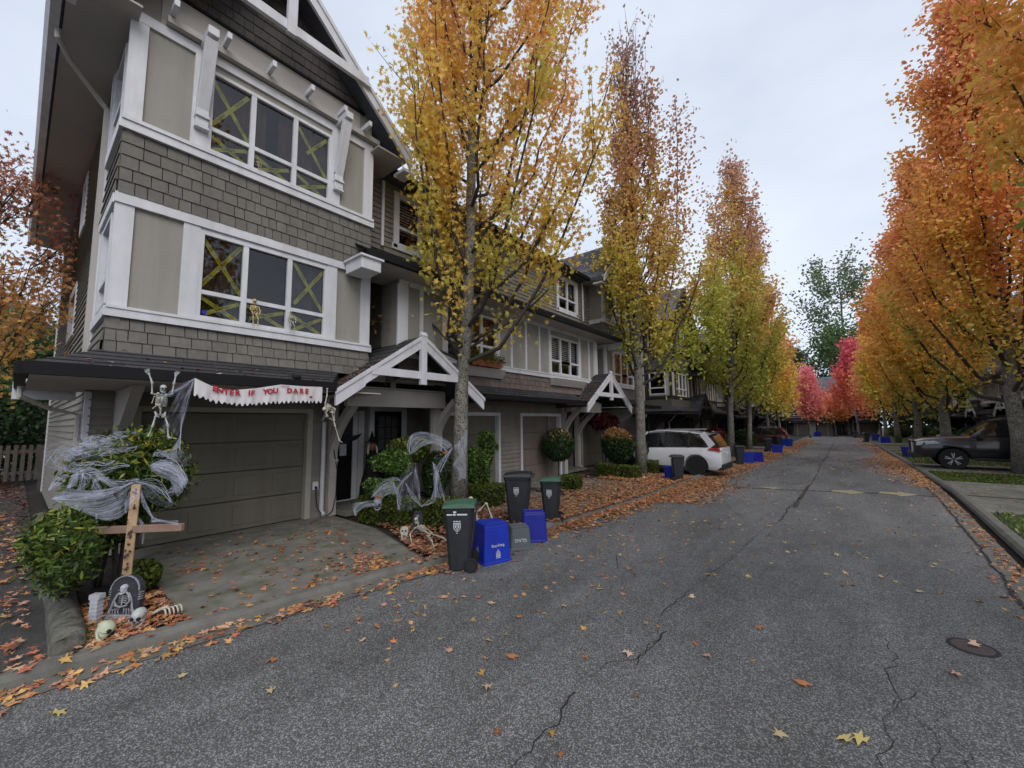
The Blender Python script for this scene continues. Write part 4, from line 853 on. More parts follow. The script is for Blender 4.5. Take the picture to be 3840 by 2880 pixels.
tree('maple_tree', 1.5, 75.0, 13.2, 'crimson pink maple at the far end of the lane on the right', 'redtree', 9500, .3, zb=3.0, R=2.9, r0=.15, seed=67, group='red maples at the far end', nl=20, spread=.42)
tree('maple_tree', -3.7, 70.0, 9.4, 'red maple in front of the far end house', 'pinktree', 5500, .26, zb=2.3, R=1.9, r0=.12, seed=68, group='red maples at the far end', nl=20, spread=.42)
tree('maple_tree', -1.0, 80.6, 6.2, 'low coral red maple between the two far garage doors', 'coral', 4200, .24, zb=2.7, R=2.3, r0=.09, seed=69, group='red maples at the far end', nl=18, spread=.4, prof=[(0, .9), (.4, 1), (.8, .8), (1, .3)])
# off-frame neighbours of the right row, mirrored in the window panes
tree('maple_tree', 5.0, 2.8, 16.0, 'orange maple across the lane reflected in the window panes', 'orange', 9000, .2, zb=3.0, R=2.5, r0=.2, seed=70, group=GR_R, nl=26, spread=.3)
# ---- left edge maple, far trees
tree('maple_tree', -13.0, -.75, 7.6, 'small maple with rusty brown leaves beside the end wall at the far left', 'dkmaple', 6500, .10, zb=2.5, R=1.75, r0=.06, tmpl=MAPLE, seed=81, group=None, nl=24, spread=.24, z=-.02, prof=[(0, .8), (.25, 1), (.6, .85), (1, .25)])
tree('evergreen_tree', -23.0, .2, 5.4, 'dark evergreen behind the small rusty maple at the left', 'evergreen', 9000, .15, zb=.3, R=2.0, r0=.1, seed=82, group='dark evergreens at the far left', nl=26, spread=.34, z=-.05, prof=[(0, 1), (.5, 1), (1, .4)])
tree('evergreen_tree', -20.6, -.6, 3.2, 'low dark evergreen behind the picket fence', 'evergreen', 6000, .12, zb=.4, R=1.6, r0=.08, seed=84, group='dark evergreens at the far left', nl=20, spread=.28, z=-.05, prof=[(0, 1), (.5, 1), (1, .4)])
tree('tall_tree', 1.2, 101, 33, 'tall airy dark green tree rising over the far end of the lane', 'oak', 4200, .46, zb=13, R=8.2, r0=.5, seed=85, group=None, nl=26, spread=.85, gap=.25, prof=[(0, .8), (.3, 1), (.7, .9), (1, .45)])
tree('broadleaf_tree', 1.0, 96, 19, 'rounded dark green tree behind the far end house', 'midgreen', 6500, .42, zb=6, R=5.6, r0=.4, seed=86, group='green trees behind the far house', nl=26, spread=.8, prof=[(0, .9), (.4, 1), (.8, .75), (1, .35)])
tree('broadleaf_tree', -7.5, 104, 17, 'smaller grey green tree behind the far end house, left of the rounded one', 'oak', 5000, .5, zb=6, R=4.5, r0=.35, seed=87, group='green trees behind the far house', nl=20, spread=.8)
for k_, (tx_, ty_) in enumerate(((7.5, 78), (9.5, 90), (13, 84))): tree('broadleaf_tree', tx_, ty_, 8 + k_, ['low dark tree at the far right end, nearest the road', 'dark tree filling the gap behind the far right maples', 'dark tree behind the far right houses'][k_], 'evergreen', 3500, .4, zb=.8, R=3.6, r0=.2, seed=90 + k_, group='dark trees at the far right', nl=18, spread=.7, prof=[(0, .9), (.5, 1), (1, .4)])
# ---- shrubs
SB = srgb
bush('rhododendron', -6.6, .88, 1.24, .66, .48, .50, 13000, .062, 'rhodo', 'big rounded green shrub draped with stretched web beside the garage', tmpl=LONG, seed=4, rosette=True, irr=.3, topcol=(SB(170, 150, 60), .12))
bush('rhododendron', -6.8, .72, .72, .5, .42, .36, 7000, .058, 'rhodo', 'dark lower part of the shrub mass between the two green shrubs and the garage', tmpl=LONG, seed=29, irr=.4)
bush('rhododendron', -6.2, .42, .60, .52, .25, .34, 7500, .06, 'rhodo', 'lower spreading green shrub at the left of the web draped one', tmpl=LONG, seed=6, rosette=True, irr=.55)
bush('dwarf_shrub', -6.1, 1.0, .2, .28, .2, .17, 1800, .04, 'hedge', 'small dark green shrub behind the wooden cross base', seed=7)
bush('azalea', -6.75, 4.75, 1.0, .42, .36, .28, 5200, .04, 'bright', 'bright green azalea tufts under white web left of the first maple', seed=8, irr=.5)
bush('topiary', -6.95, 5.15, 1.28, .48, .42, .34, 3600, .045, 'hedge', 'darker rounded evergreen topped with web beside the first maple trunk', seed=9, topcol=(SB(190, 180, 90), .25))
bush('fern_shrub', -6.6, 4.35, .62, .28, .28, .28, 1500, .045, 'bright', 'small green shrub holding up the web by the entry walk', seed=10, irr=.5)
bush('topiary', -6.85, 5.75, .72, .34, .3, .55, 2600, .045, 'darkbush', 'dark evergreen column right behind the first maple trunk', seed=11)
bush('azalea', -6.8, 6.95, .82, .36, .46, .52, 6500, .045, 'bright', 'fresh green tiered shrub in front of the second garage door', seed=12, irr=.55, stem=3)
bush('azalea', -6.85, 7.35, 1.38, .22, .24, .3, 1500, .055, 'bright', 'top tuft of green shrub reaching the second garage door frame', seed=13, irr=.5)
HG = 'clipped low box hedges'
bush('box_hedge', -6.65, 4.5, .25, .62, .26, .22, 6500, .035, 'hedge', 'clipped box hedge with web and skull along the entry walk', cat='hedge', group=HG, box=True, seed=14, rot=.15)
bush('box_hedge', -5.75, 4.95, .24, .26, .34, .22, 4000, .035, 'hedge', 'dark clipped box hedge behind the dark sign and first bin', cat='hedge', group=HG, box=True, seed=15, rot=.1)
bush('box_hedge', -6.35, 6.75, .24, .42, .3, .23, 5200, .035, 'hedge', 'clipped box hedge right of the first maple trunk', cat='hedge', group=HG, box=True, seed=16, rot=.3)
bush('box_hedge', -5.9, 9.72, .19, .26, .3, .18, 3400, .04, 'hedge', 'small square box hedge beside the ball topiary', cat='hedge', group=HG, box=True, seed=17, rot=.2)
bush('box_hedge', -6.5, 13.0, .2, .25, .28, .2, 2200, .045, 'hedge', 'little box hedge by the second entry, leftmost of three in a row', cat='hedge', group=HG, box=True, seed=18)
bush('box_hedge', -5.55, 12.75, .2, .36, .3, .2, 2600, .045, 'hedge', 'low box hedge left of the second maple trunk', cat='hedge', group=HG, box=True, seed=19)
bush('box_hedge', -5.35, 14.25, .24, .22, .22, .24, 1800, .045, 'hedge', 'small box hedge right of the second maple trunk under the white car', cat='hedge', group=HG, box=True, seed=20)
bush('ball_topiary', -7.0, 10.85, 1.12, .52, .52, .54, 8000, .04, 'darkbush', 'dark green ball topiary on a bare stem before the brown garage door', cat='topiary', stem=1, seed=21, irr=.04, topcol=(SB(190, 160, 110), .35))
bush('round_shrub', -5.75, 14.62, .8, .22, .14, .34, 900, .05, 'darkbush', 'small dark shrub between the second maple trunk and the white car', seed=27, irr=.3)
bush('round_shrub', -6.35, 13.8, 1.0, .62, .62, .64, 9000, .05, 'darkbush', 'large dark rounded shrub with fallen leaves on top beside the white car', seed=22, irr=.08, topcol=(SB(180, 130, 85), .8))
bush('purple_shrub', -7.3, 14.6, 1.9, .55, .6, .45, 2800, .07, 'maroon', 'dark maroon leaved shrub behind the large rounded shrub', seed=23, irr=.5, topcol=(SB(190, 130, 90), .3))
bush('purple_shrub', -7.1, 31.0, .9, .8, 1.3, .7, 2500, .11, 'maroon', 'reddish brown hedge shrub beyond the second black bin', seed=24)
for k, (bx_, by_, rr_, hh_, lb) in enumerate(((-6.6, 21.5, .8, .8, 'dark green hedge shrub right behind the white car'), (-6.5, 24.5, .8, .7, 'dark green shrub behind the second black bin'), (-6.3, 37.5, .9, .85, 'dark rounded shrub beyond the parked maroon car'), (-6.3, 47, 1.0, .8, 'far dark shrub near the end of the left row'))):
    bush('round_shrub', bx_, by_, hh_, rr_, rr_ * 1.2, hh_ * .85, 3500, .09, 'darkbush', lb, group='dark shrubs down the left side', seed=30 + k)
for k, (bx_, by_, rx_, ry_, hh_, lb) in enumerate(((7.2, 27.5, 1.0, 2.0, .75, 'dark hedge behind the pickup'), (7.0, 33.5, .9, 2.2, .8, 'rounded green hedge left of the pickup roof'), (6.7, 40.0, .9, 2.2, .85, 'rounded olive shrub between the second and third right trunks'), (6.3, 48.0, .9, 1.8, .85, 'bright rounded shrub behind the far blue crate'), (6.0, 56.5, .9, 1.8, .9, 'dark shrub near the far right trunks'), (5.2, 68, 1.2, 1.8, .9, 'dark shrub at the far end of the right row'))):
    bush('round_shrub', bx_, by_, hh_, rx_, ry_, hh_ * .9, 4200, .12, 'hedge' if k % 2 else 'darkbush', lb, group='rounded shrubs down the right side', seed=40 + k, irr=.15)
bush('box_hedge', 4.2, 15.3, .3, .55, .5, .3, 4000, .06, 'hedge', 'green hedge corner cut off by the right edge of the photo', cat='hedge', group=None, box=True, seed=49)
# ---------------------------------------------------------------- fallen leaves
LC = np.array([srgb(200, 150, 118), srgb(190, 132, 96), srgb(176, 116, 80), srgb(206, 166, 128), srgb(186, 122, 62), srgb(206, 136, 54), srgb(208, 160, 70), srgb(156, 84, 54), srgb(164, 60, 42), srgb(128, 84, 58), srgb(112, 74, 54)])
LW = np.array([3.2, 3.4, 3, 1.6, 2.2, 2.0, 1.2, 1.6, .6, 2, 2]); LW = LW / LW.sum()
P_ = []; Sz = []; Cl = []
def zground(x, y):
    a, b = interp(KL, y), interp(KR, y)
    if a + .15 < x < b - .15: return zg(y) + ZR
    if a <= x <= a + .15 or b - .15 <= x <= b: return zg(y) + .045
    return zg(y) + 0.0
def scatter(n, fx, fy, smin=.07, smax=.115, colr=None, lift=.0, zoff=0):
    for _ in range(n):
        y = fy(); x = fx(y); P_.append((x, y, zground(x, y) + .008 + random.random() * lift + zoff)); Sz.append(random.uniform(smin, smax)); c = LC[RNG.choice(len(LC), p=LW)] if colr is None else np.array(random.choice(colr)); Cl.append((c * .72 + np.array(srgb(176, 140, 112)) * .3) * random.uniform(.6, 1.15))
R_ = random.uniform; G_ = random.gauss
ORG = [srgb(206, 132, 76), srgb(212, 156, 96), srgb(216, 176, 96), srgb(190, 100, 70), srgb(206, 160, 134), srgb(192, 136, 112), srgb(214, 176, 146)]
# along the left kerb, near part: thin line; further: thick band
scatter(230, lambda y: kl(y) + .30 + abs(G_(0, .16)) - .12, lambda: R_(.0, 3.6), .06, .10, ORG)
scatter(90, lambda y: kl(y) + .1 + G_(0, .25), lambda: R_(-1.0, 1.2), .07, .11, ORG)
scatter(700, lambda y: kl(y) + .22 + G_(0, .16), lambda: R_(3.3, 6.4), .06, .095)
scatter(4200, lambda y: kl(y) + .05 + abs(G_(0, .26)), lambda: R_(6.2, 13.5), .06, .095, None, .03)
scatter(2600, lambda y: kl(y) + .3 + abs(G_(0, .55)), lambda: R_(9.5, 13.4), .06, .09)
scatter(5200, lambda y: kl(y) + .2 + abs(G_(0, .38)), lambda: R_(12.5, 30), .07, .11, None, .03)
scatter(3200, lambda y: kl(y) + .3 + abs(G_(0, .5)), lambda: R_(29, 62), .10, .16)
# beds
scatter(330, lambda y: R_(-6.2, -4.75), lambda: R_(.5, 1.14), .06, .095); scatter(260, lambda y: R_(-5.9, -4.95), lambda: R_(.55, 1.12), .06, .09, ORG, .03)
scatter(150, lambda y: R_(-8.1, -4.6), lambda: R_(1.3, 3.9), .012, .03, [srgb(120, 80, 60), srgb(90, 64, 50)])
scatter(500, lambda y: kl(y) + .25 + abs(G_(0, .25)), lambda: R_(0, 9), .012, .03, [srgb(130, 90, 66), srgb(96, 66, 50), srgb(150, 110, 80)])
def inbed(y): return R_(-6.6 if y > 4.2 else kl(y) - (y - 3.5) * 2.6, kl(y) - .02)
scatter(2100, inbed, lambda: R_(3.7, 6.4), .055, .085, [srgb(180, 116, 84), srgb(166, 98, 70), srgb(192, 136, 104), srgb(140, 84, 62), srgb(200, 150, 116), srgb(110, 70, 54)], .05)
scatter(4800, lambda y: kl(y) - abs(G_(0, 1.15)) - .02, lambda: R_(6.3, 14.2), .06, .09, None, .02)
scatter(1700, lambda y: kl(y) - R_(0, 2.2), lambda: R_(12.0, 14.2), .06, .09, ORG, .04)
scatter(2600, lambda y: kl(y) - R_(0, 3.5), lambda: R_(14.2, 34), .07, .11)
# driveway and side lane
scatter(190, lambda y: R_(-7.0, -4.55), lambda: R_(1.3, 3.6), .05, .085, [srgb(176, 78, 56), srgb(190, 120, 80), srgb(206, 156, 110), srgb(196, 110, 60), srgb(150, 96, 66)])
scatter(210, lambda y: kl(y) - abs(G_(.1, .5)), lambda: 3.3 - abs(G_(0, .5)), .05, .085)
scatter(60, lambda y: R_(-8.0, -6.8), lambda: R_(1.4, 4), .05, .08)
scatter(850, lambda y: R_(-12.5, -4.9), lambda: R_(-1.1, .22), .06, .10, ORG + [srgb(130, 70, 56), srgb(96, 60, 48), srgb(170, 120, 100)], .02)
scatter(2500, lambda y: R_(-24, -12), lambda: R_(-5, .3), .10, .16, [srgb(110, 66, 54), srgb(88, 54, 44), srgb(140, 90, 74), srgb(70, 48, 40)], .02)
# open road, sparse
scatter(270, lambda y: kl(y) + .6 + abs(G_(0, 1.3)), lambda: R_(1.8, 9), .04, .075, [srgb(196, 160, 118), srgb(206, 176, 120), srgb(176, 130, 96), srgb(190, 150, 60), srgb(200, 120, 70)])
scatter(420, lambda y: R_(kl(y) + .5, kr(y) - .4), lambda: R_(6, 22), .045, .075, [srgb(206, 180, 146), srgb(190, 160, 120), srgb(166, 130, 96), srgb(206, 196, 150)])
scatter(700, lambda y: R_(kl(y) + .5, kr(y) - .4), lambda: R_(20, 70), .08, .12, [srgb(206, 180, 146), srgb(190, 150, 110), srgb(176, 120, 80)])
# right kerb
scatter(420, lambda y: kr(y) - .36 - abs(G_(0, .14)) + .08, lambda: R_(5.2, 16), .045, .085); scatter(2600, lambda y: kr(y) - .25 - abs(G_(0, .3)), lambda: R_(16, 36), .07, .11, ORG)
scatter(1500, lambda y: kr(y) - .2 - abs(G_(0, .7)), lambda: R_(19.5, 29), .07, .11, ORG); scatter(900, lambda y: kr(y) - .25 - abs(G_(0, .4)), lambda: R_(34, 70), .1, .16, ORG)
scatter(260, lambda y: R_(kr(y), 6.5), lambda: R_(9, 21), .05, .085, [srgb(196, 160, 110), srgb(176, 130, 90), srgb(206, 190, 120)]); scatter(900, lambda y: R_(kr(y), 7), lambda: R_(21, 50), .08, .13, ORG)
o = leaf_cloud('leaf_litter', P_, Sz, Cl, MAPLE, 'litter', None, tilt=.22); o['kind'] = 'stuff'; tag(o, 'fallen maple leaves lying in drifts along the kerbs and beds')
# leaves lying on the low roofs
P_, Sz, Cl = [], [], []
for _ in range(46): 
    t = random.random() ** 2.2; y = R_(.3, 3.1); P_.append((-6.26 - .6 * t, y, 2.48 + .29 * t)); Sz.append(R_(.035, .07)); Cl.append(np.array(random.choice([srgb(206, 180, 160), srgb(190, 110, 80), srgb(160, 60, 50), srgb(206, 196, 190)])))
for _ in range(260):
    t = random.random() ** 1.6; x = R_(-7.6, -6.3) ; P_.append((x, 3.26 + 1.0 * t, 2.38 + .674 * t)); Sz.append(R_(.04, .07)); Cl.append(np.array(random.choice([srgb(190, 110, 80), srgb(160, 70, 50), srgb(200, 150, 110)])))
for _ in range(420):
    t = random.random() ** 1.3; P_.append((R_(-7.6, -6.3), 11.49 + 1.1 * t, 2.38 + .74 * t)); Sz.append(R_(.05, .08)); Cl.append(np.array(random.choice([srgb(180, 110, 80), srgb(150, 80, 56), srgb(190, 140, 110)])))
for _ in range(60): P_.append((R_(-6.8, -6.3), R_(7, 11), 2.5 + .1 * random.random())); Sz.append(R_(.03, .05)); Cl.append(np.array(srgb(196, 190, 180)))
o = leaf_cloud('roof_leaves', P_, Sz, Cl, MAPLE, 'litter', None, tilt=.25); o['kind'] = 'stuff'; tag(o, 'fallen maple leaves lying on the low porch and garage roofs')
gx_, gy_, gz_ = [], [], []
for _ in range(20000):
    y = random.choice((R_(7.5, 11.9), R_(17.7, 20.95), R_(17.7, 20.95), R_(25, 33))); x = R_(kr(y) + .02, 7.2); gx_.append(x); gy_.append(y); gz_.append(zg(y) + R_(.0, .03))
n_ = len(gx_); c_ = palette([(0, srgb(56, 72, 30)), (.6, srgb(86, 104, 44)), (1, srgb(130, 136, 70))], RNG.random(n_)); o = leaf_cloud('grass', np.stack([gx_, gy_, gz_], 1), RNG.uniform(.05, .1, n_), c_, LONG, 'shrub'); o['kind'] = 'stuff'; tag(o, 'short lawn grass on the right verge')
# single leaves on the near asphalt
sing = [(-1.0, 5.6), (-1.35, 4.6), (-.35, 3.6), (-.95, 3.55), (-.42, 2.95), (-.12, 3.15), (-1.45, 3.2), (-2.15, 2.6), (-2.6, 2.35), (-2.9, 3.2), (-2.2, 4.2), (-3.3, 2.0), (-3.6, 1.4), (-3.75, 2.5), (-3.2, 1.25), (-.05, 3.2), (-2.3, 3.6), (-.7, 4.3), (.5, 4.4), (.5, 6.2), (-.2, 7.2), (.7, 5.05), (.05, 7.9), (-3.4, 3.0), (-3.9, .9), (-4.05, .3), (-2.05, 2.2)]
base = leaf_cloud('fallen_leaf', [(0, 0, 0)], [1], [(1, 1, 1)], MAPLE, 'litter', None, tilt=.12); meshes = []
for k in range(5):
    t_ = leaf_cloud('fallen_leaf', [(0, 0, 0)], [1.0], [np.array([srgb(200, 182, 118), srgb(204, 172, 148), srgb(178, 118, 80), srgb(190, 148, 126), srgb(186, 168, 128)][k])], MAPLE, 'litter', None, tilt=.16); meshes.append(t_.data); bpy.data.objects.remove(t_)
bpy.data.objects.remove(base)
for k, (x, y) in enumerate(sing):
    o = bpy.data.objects.new('fallen_leaf', meshes[k % 5]); COL.objects.link(o); o.location = (x, y, ZR + .015); s = R_(.07, .10); o.scale = (s, s, s); o.rotation_euler = (0, 0, R_(0, 6.3))
    tag(o, 'single fallen maple leaf lying alone on the grey asphalt', 'leaf', 'single maple leaves scattered on the asphalt')
WA = [[(-6.436, 0.373, 1.649), (-6.292, 0.482, 1.718), (-6.143, 0.605, 1.703), (-5.995, 0.729, 1.681), (-5.889, 0.822, 1.629)], [(-6.534, 0.308, 1.535), (-6.357, 0.439, 1.635), (-6.198, 0.569, 1.633), (-6.049, 0.692, 1.618), (-5.941, 0.784, 1.591)], [(-6.561, 0.298, 1.433), (-6.444, 0.381, 1.534), (-6.304, 0.494, 1.545), (-6.154, 0.616, 1.542), (-6.045, 0.707, 1.528)], [(-6.546, 0.319, 1.368), (-6.451, 0.388, 1.431), (-6.33, 0.484, 1.455), (-6.209, 0.581, 1.466), (-6.127, 0.643, 1.504)]]
WB = [[(-6.32, 0.397, 1.177), (-6.205, 0.494, 1.15), (-6.088, 0.589, 1.148), (-5.95, 0.699, 1.172), (-5.851, 0.777, 1.195), (-5.76, 0.845, 1.238)], [(-6.444, 0.308, 1.078), (-6.248, 0.466, 1.088), (-6.112, 0.578, 1.086), (-5.994, 0.672, 1.097), (-5.884, 0.757, 1.133), (-5.782, 0.832, 1.207)], [(-6.427, 0.326, 1.047), (-6.254, 0.471, 1.013), (-6.117, 0.583, 1.011), (-5.998, 0.676, 1.034), (-5.888, 0.761, 1.083), (-5.836, 0.797, 1.132)], [(-6.296, 0.443, 0.963), (-6.199, 0.523, 0.949), (-6.104, 0.605, 0.923), (-6.005, 0.682, 0.947), (-5.903, 0.758, 1.008), (-5.851, 0.794, 1.057)], [(-6.145, 0.575, 0.886), (-6.108, 0.609, 0.86), (-6.051, 0.658, 0.835), (-5.983, 0.714, 0.834), (-5.913, 0.768, 0.858), (-5.871, 0.796, 0.907)]]
WC = [[(-6.395, 0.401, 1.169), (-6.346, 0.424, 1.308), (-6.243, 0.5, 1.376), (-6.154, 0.573, 1.369), (-6.063, 0.66, 1.266), (-5.969, 0.746, 1.189)], [(-6.366, 0.426, 1.156), (-6.309, 0.459, 1.27), (-6.236, 0.511, 1.332), (-6.168, 0.568, 1.318), (-6.105, 0.63, 1.229), (-6.021, 0.708, 1.151)]]
WD = [[(-5.775, 0.944, 1.39), (-5.682, 1.013, 1.446), (-5.584, 1.096, 1.419), (-5.482, 1.194, 1.302), (-5.468, 1.216, 1.212)], [(-5.759, 0.964, 1.332), (-5.649, 1.053, 1.343), (-5.572, 1.12, 1.303), (-5.527, 1.166, 1.226), (-5.503, 1.197, 1.136)], [(-5.694, 1.025, 1.267), (-5.627, 1.085, 1.227), (-5.6, 1.113, 1.176), (-5.585, 1.133, 1.111), (-5.569, 1.154, 1.047)]]
WE = [[(-5.78, 0.83, 1.232), (-5.692, 0.902, 1.231), (-5.609, 0.977, 1.167), (-5.549, 1.041, 1.053), (-5.475, 1.109, 0.99)], [(-5.774, 0.841, 1.182), (-5.716, 0.89, 1.168), (-5.662, 0.942, 1.105), (-5.6, 1.003, 1.016), (-5.516, 1.079, 0.953)], [(-5.751, 0.871, 1.094), (-5.713, 0.905, 1.068), (-5.677, 0.939, 1.03), (-5.621, 0.989, 0.992), (-5.564, 1.039, 0.966)]]
WF = [[(-5.624, 1.247, 2.338), (-5.622, 1.249, 2.338), (-5.618, 1.252, 2.338), (-5.614, 1.256, 2.334)], [(-5.727, 1.174, 2.248), (-5.697, 1.201, 2.234), (-5.672, 1.223, 2.22), (-5.644, 1.244, 2.233)], [(-5.81, 1.123, 2.114), (-5.77, 1.16, 2.086), (-5.729, 1.195, 2.072), (-5.706, 1.21, 2.099)], [(-5.873, 1.091, 1.966), (-5.833, 1.127, 1.939), (-5.77, 1.178, 1.938), (-5.742, 1.198, 1.964)], [(-5.935, 1.057, 1.832), (-5.894, 1.092, 1.818), (-5.841, 1.135, 1.817), (-5.767, 1.194, 1.83)], [(-5.953, 1.056, 1.724), (-5.911, 1.09, 1.724), (-5.888, 1.105, 1.75), (-5.789, 1.196, 1.668)]]
WG = [[(-5.655, 1.164, 1.763), (-5.667, 1.166, 1.671), (-5.679, 1.169, 1.565)], [(-5.686, 1.157, 1.618), (-5.731, 1.128, 1.553), (-5.795, 1.079, 1.527)], [(-5.702, 1.155, 1.526), (-5.776, 1.098, 1.5), (-5.875, 1.01, 1.555)], [(-5.697, 1.169, 1.447), (-5.759, 1.118, 1.447), (-5.839, 1.048, 1.488)]]
WH = [[(-5.743, 0.983, 0.866), (-5.711, 1.013, 0.84), (-5.633, 1.079, 0.814), (-5.525, 1.168, 0.812)], [(-5.749, 0.988, 0.79), (-5.684, 1.04, 0.796), (-5.606, 1.105, 0.782), (-5.534, 1.168, 0.749)]]
WI = [[(-5.868, 0.811, 1.115), (-5.826, 0.841, 1.152), (-5.786, 0.872, 1.164)], [(-5.905, 0.794, 1.014), (-5.864, 0.825, 1.027), (-5.783, 0.887, 1.063)], [(-5.916, 0.797, 0.914), (-5.903, 0.81, 0.901), (-5.866, 0.827, 1.001)]]
WJ = [[(-6.56, 0.508, 1.627), (-6.473, 0.573, 1.68), (-6.318, 0.7, 1.671)], [(-6.668, 0.428, 1.562), (-6.5, 0.562, 1.586), (-6.324, 0.706, 1.584)], [(-6.634, 0.469, 1.455), (-6.507, 0.568, 1.493), (-6.36, 0.686, 1.504)]]
SA = [[(-6.442, 0.274, 1.157), (-6.363, 0.326, 1.256), (-6.281, 0.385, 1.317)], [(-6.414, 0.307, 1.069), (-6.238, 0.448, 1.092), (-6.004, 0.637, 1.113), (-5.763, 0.819, 1.229)], [(-5.733, 0.842, 1.234), (-5.581, 0.971, 1.195), (-5.467, 1.086, 1.019)], [(-5.7, 0.879, 1.147), (-5.681, 0.912, 1.009), (-5.623, 0.978, 0.859)], [(-5.408, 0.993, 2.153), (-5.306, 1.068, 2.214), (-5.192, 1.151, 2.293)], [(-5.438, 0.97, 2.141), (-5.379, 1.018, 2.14), (-5.192, 1.151, 2.293)], [(-5.192, 1.151, 2.293), (-5.292, 1.106, 2.002), (-5.338, 1.099, 1.753)], [(-5.337, 1.098, 1.765), (-5.362, 1.105, 1.553)], [(-6.077, 0.603, 0.902), (-6.083, 0.609, 0.815)], [(-6.127, 0.583, 0.741), (-5.992, 0.694, 0.727), (-5.866, 0.797, 0.725)], [(-6.202, 0.447, 1.341), (-6.248, 0.423, 1.229), (-6.29, 0.395, 1.18)], [(-6.164, 0.48, 1.315), (-6.153, 0.504, 1.203), (-6.214, 0.46, 1.154)], [(-6.061, 0.571, 1.264), (-6.058, 0.586, 1.164), (-6.005, 0.638, 1.088)], [(-6.379, 0.29, 1.443), (-6.372, 0.283, 1.543), (-6.258, 0.363, 1.653)], [(-6.354, 0.318, 1.38), (-6.367, 0.295, 1.48), (-6.321, 0.32, 1.579)], [(-5.784, 0.839, 0.923), (-5.708, 0.921, 0.76), (-5.73, 0.925, 0.586)], [(-6.342, 0.306, 1.555), (-6.122, 0.474, 1.651), (-5.897, 0.654, 1.673)], [(-6.334, 0.314, 1.54), (-6.123, 0.475, 1.634), (-5.898, 0.655, 1.657)], [(-6.327, 0.322, 1.524), (-6.124, 0.476, 1.616), (-5.899, 0.656, 1.641)], [(-6.319, 0.331, 1.509), (-6.125, 0.477, 1.599), (-5.9, 0.657, 1.625)], [(-6.311, 0.339, 1.494), (-6.127, 0.478, 1.582), (-5.901, 0.658, 1.608)], [(-6.304, 0.347, 1.479), (-6.128, 0.479, 1.564), (-5.903, 0.659, 1.592)], [(-6.296, 0.355, 1.464), (-6.129, 0.481, 1.547), (-5.904, 0.661, 1.576)], [(-6.288, 0.363, 1.449), (-6.13, 0.482, 1.529), (-5.905, 0.662, 1.56)], [(-6.28, 0.371, 1.434), (-6.131, 0.483, 1.512), (-5.906, 0.663, 1.544)], [(-5.595, 0.933, 1.407), (-5.458, 1.042, 1.43), (-5.325, 1.174, 1.241)], [(-5.588, 0.94, 1.397), (-5.455, 1.048, 1.399), (-5.338, 1.166, 1.216)], [(-5.581, 0.947, 1.387), (-5.452, 1.054, 1.368), (-5.352, 1.158, 1.192)], [(-5.574, 0.954, 1.377), (-5.45, 1.06, 1.336), (-5.365, 1.15, 1.167)], [(-5.567, 0.961, 1.367), (-5.447, 1.066, 1.305), (-5.378, 1.142, 1.142)], [(-5.56, 0.968, 1.357), (-5.444, 1.072, 1.274), (-5.392, 1.134, 1.117)]]
WK = [[(-6.062, 4.498, 1.458), (-6.019, 4.515, 1.608), (-5.864, 4.634, 1.66), (-5.684, 4.788, 1.603), (-5.539, 4.917, 1.515), (-5.461, 4.991, 1.428)], [(-6.036, 4.533, 1.35), (-5.977, 4.565, 1.478), (-5.854, 4.655, 1.563), (-5.69, 4.794, 1.517), (-5.577, 4.894, 1.451), (-5.499, 4.968, 1.364)], [(-6.059, 4.525, 1.264), (-5.972, 4.59, 1.306), (-5.9, 4.639, 1.391), (-5.728, 4.771, 1.453), (-5.63, 4.856, 1.409), (-5.551, 4.929, 1.343)]]
WL = [[(-5.259, 4.835, 1.41), (-5.172, 4.894, 1.502), (-5.079, 4.949, 1.667), (-5.052, 4.969, 1.687)], [(-5.245, 4.85, 1.378), (-5.161, 4.913, 1.419), (-5.092, 4.962, 1.48), (-5.065, 4.976, 1.542)], [(-5.205, 4.898, 1.253), (-5.171, 4.923, 1.273), (-5.121, 4.961, 1.293), (-5.088, 4.981, 1.355)], [(-5.289, 4.85, 1.088), (-5.215, 4.908, 1.107), (-5.133, 4.972, 1.127), (-5.109, 4.992, 1.127)], [(-5.209, 4.931, 0.962), (-5.175, 4.956, 0.982), (-5.133, 4.987, 1.002), (-5.121, 5.008, 0.919)], [(-5.243, 4.921, 0.817), (-5.219, 4.941, 0.816), (-5.152, 4.991, 0.857), (-5.132, 5.015, 0.794)]]
WM = [[(-5.792, 4.303, 1.147), (-5.761, 4.329, 1.146), (-5.729, 4.355, 1.146), (-5.682, 4.395, 1.125)], [(-5.85, 4.274, 1.004), (-5.788, 4.327, 0.983), (-5.724, 4.379, 0.982), (-5.694, 4.407, 0.961)], [(-5.938, 4.217, 0.883), (-5.863, 4.286, 0.82), (-5.783, 4.351, 0.819), (-5.705, 4.418, 0.797)], [(-6.012, 4.175, 0.74), (-5.905, 4.27, 0.677), (-5.795, 4.362, 0.655), (-5.699, 4.446, 0.613)], [(-5.994, 4.215, 0.535), (-5.916, 4.281, 0.513), (-5.806, 4.373, 0.491), (-5.68, 4.479, 0.469)], [(-6.0, 4.235, 0.33), (-5.911, 4.305, 0.349), (-5.8, 4.396, 0.348), (-5.67, 4.497, 0.387)]]
WN = [[(-6.173, 3.866, 0.607), (-6.068, 3.931, 0.766), (-5.954, 4.015, 0.844), (-5.876, 4.078, 0.843)], [(-6.128, 3.905, 0.586), (-6.058, 3.949, 0.685), (-5.945, 4.034, 0.744), (-5.867, 4.098, 0.743)], [(-6.051, 3.97, 0.565), (-6.0, 4.004, 0.624), (-5.921, 4.067, 0.643), (-5.843, 4.13, 0.642)]]
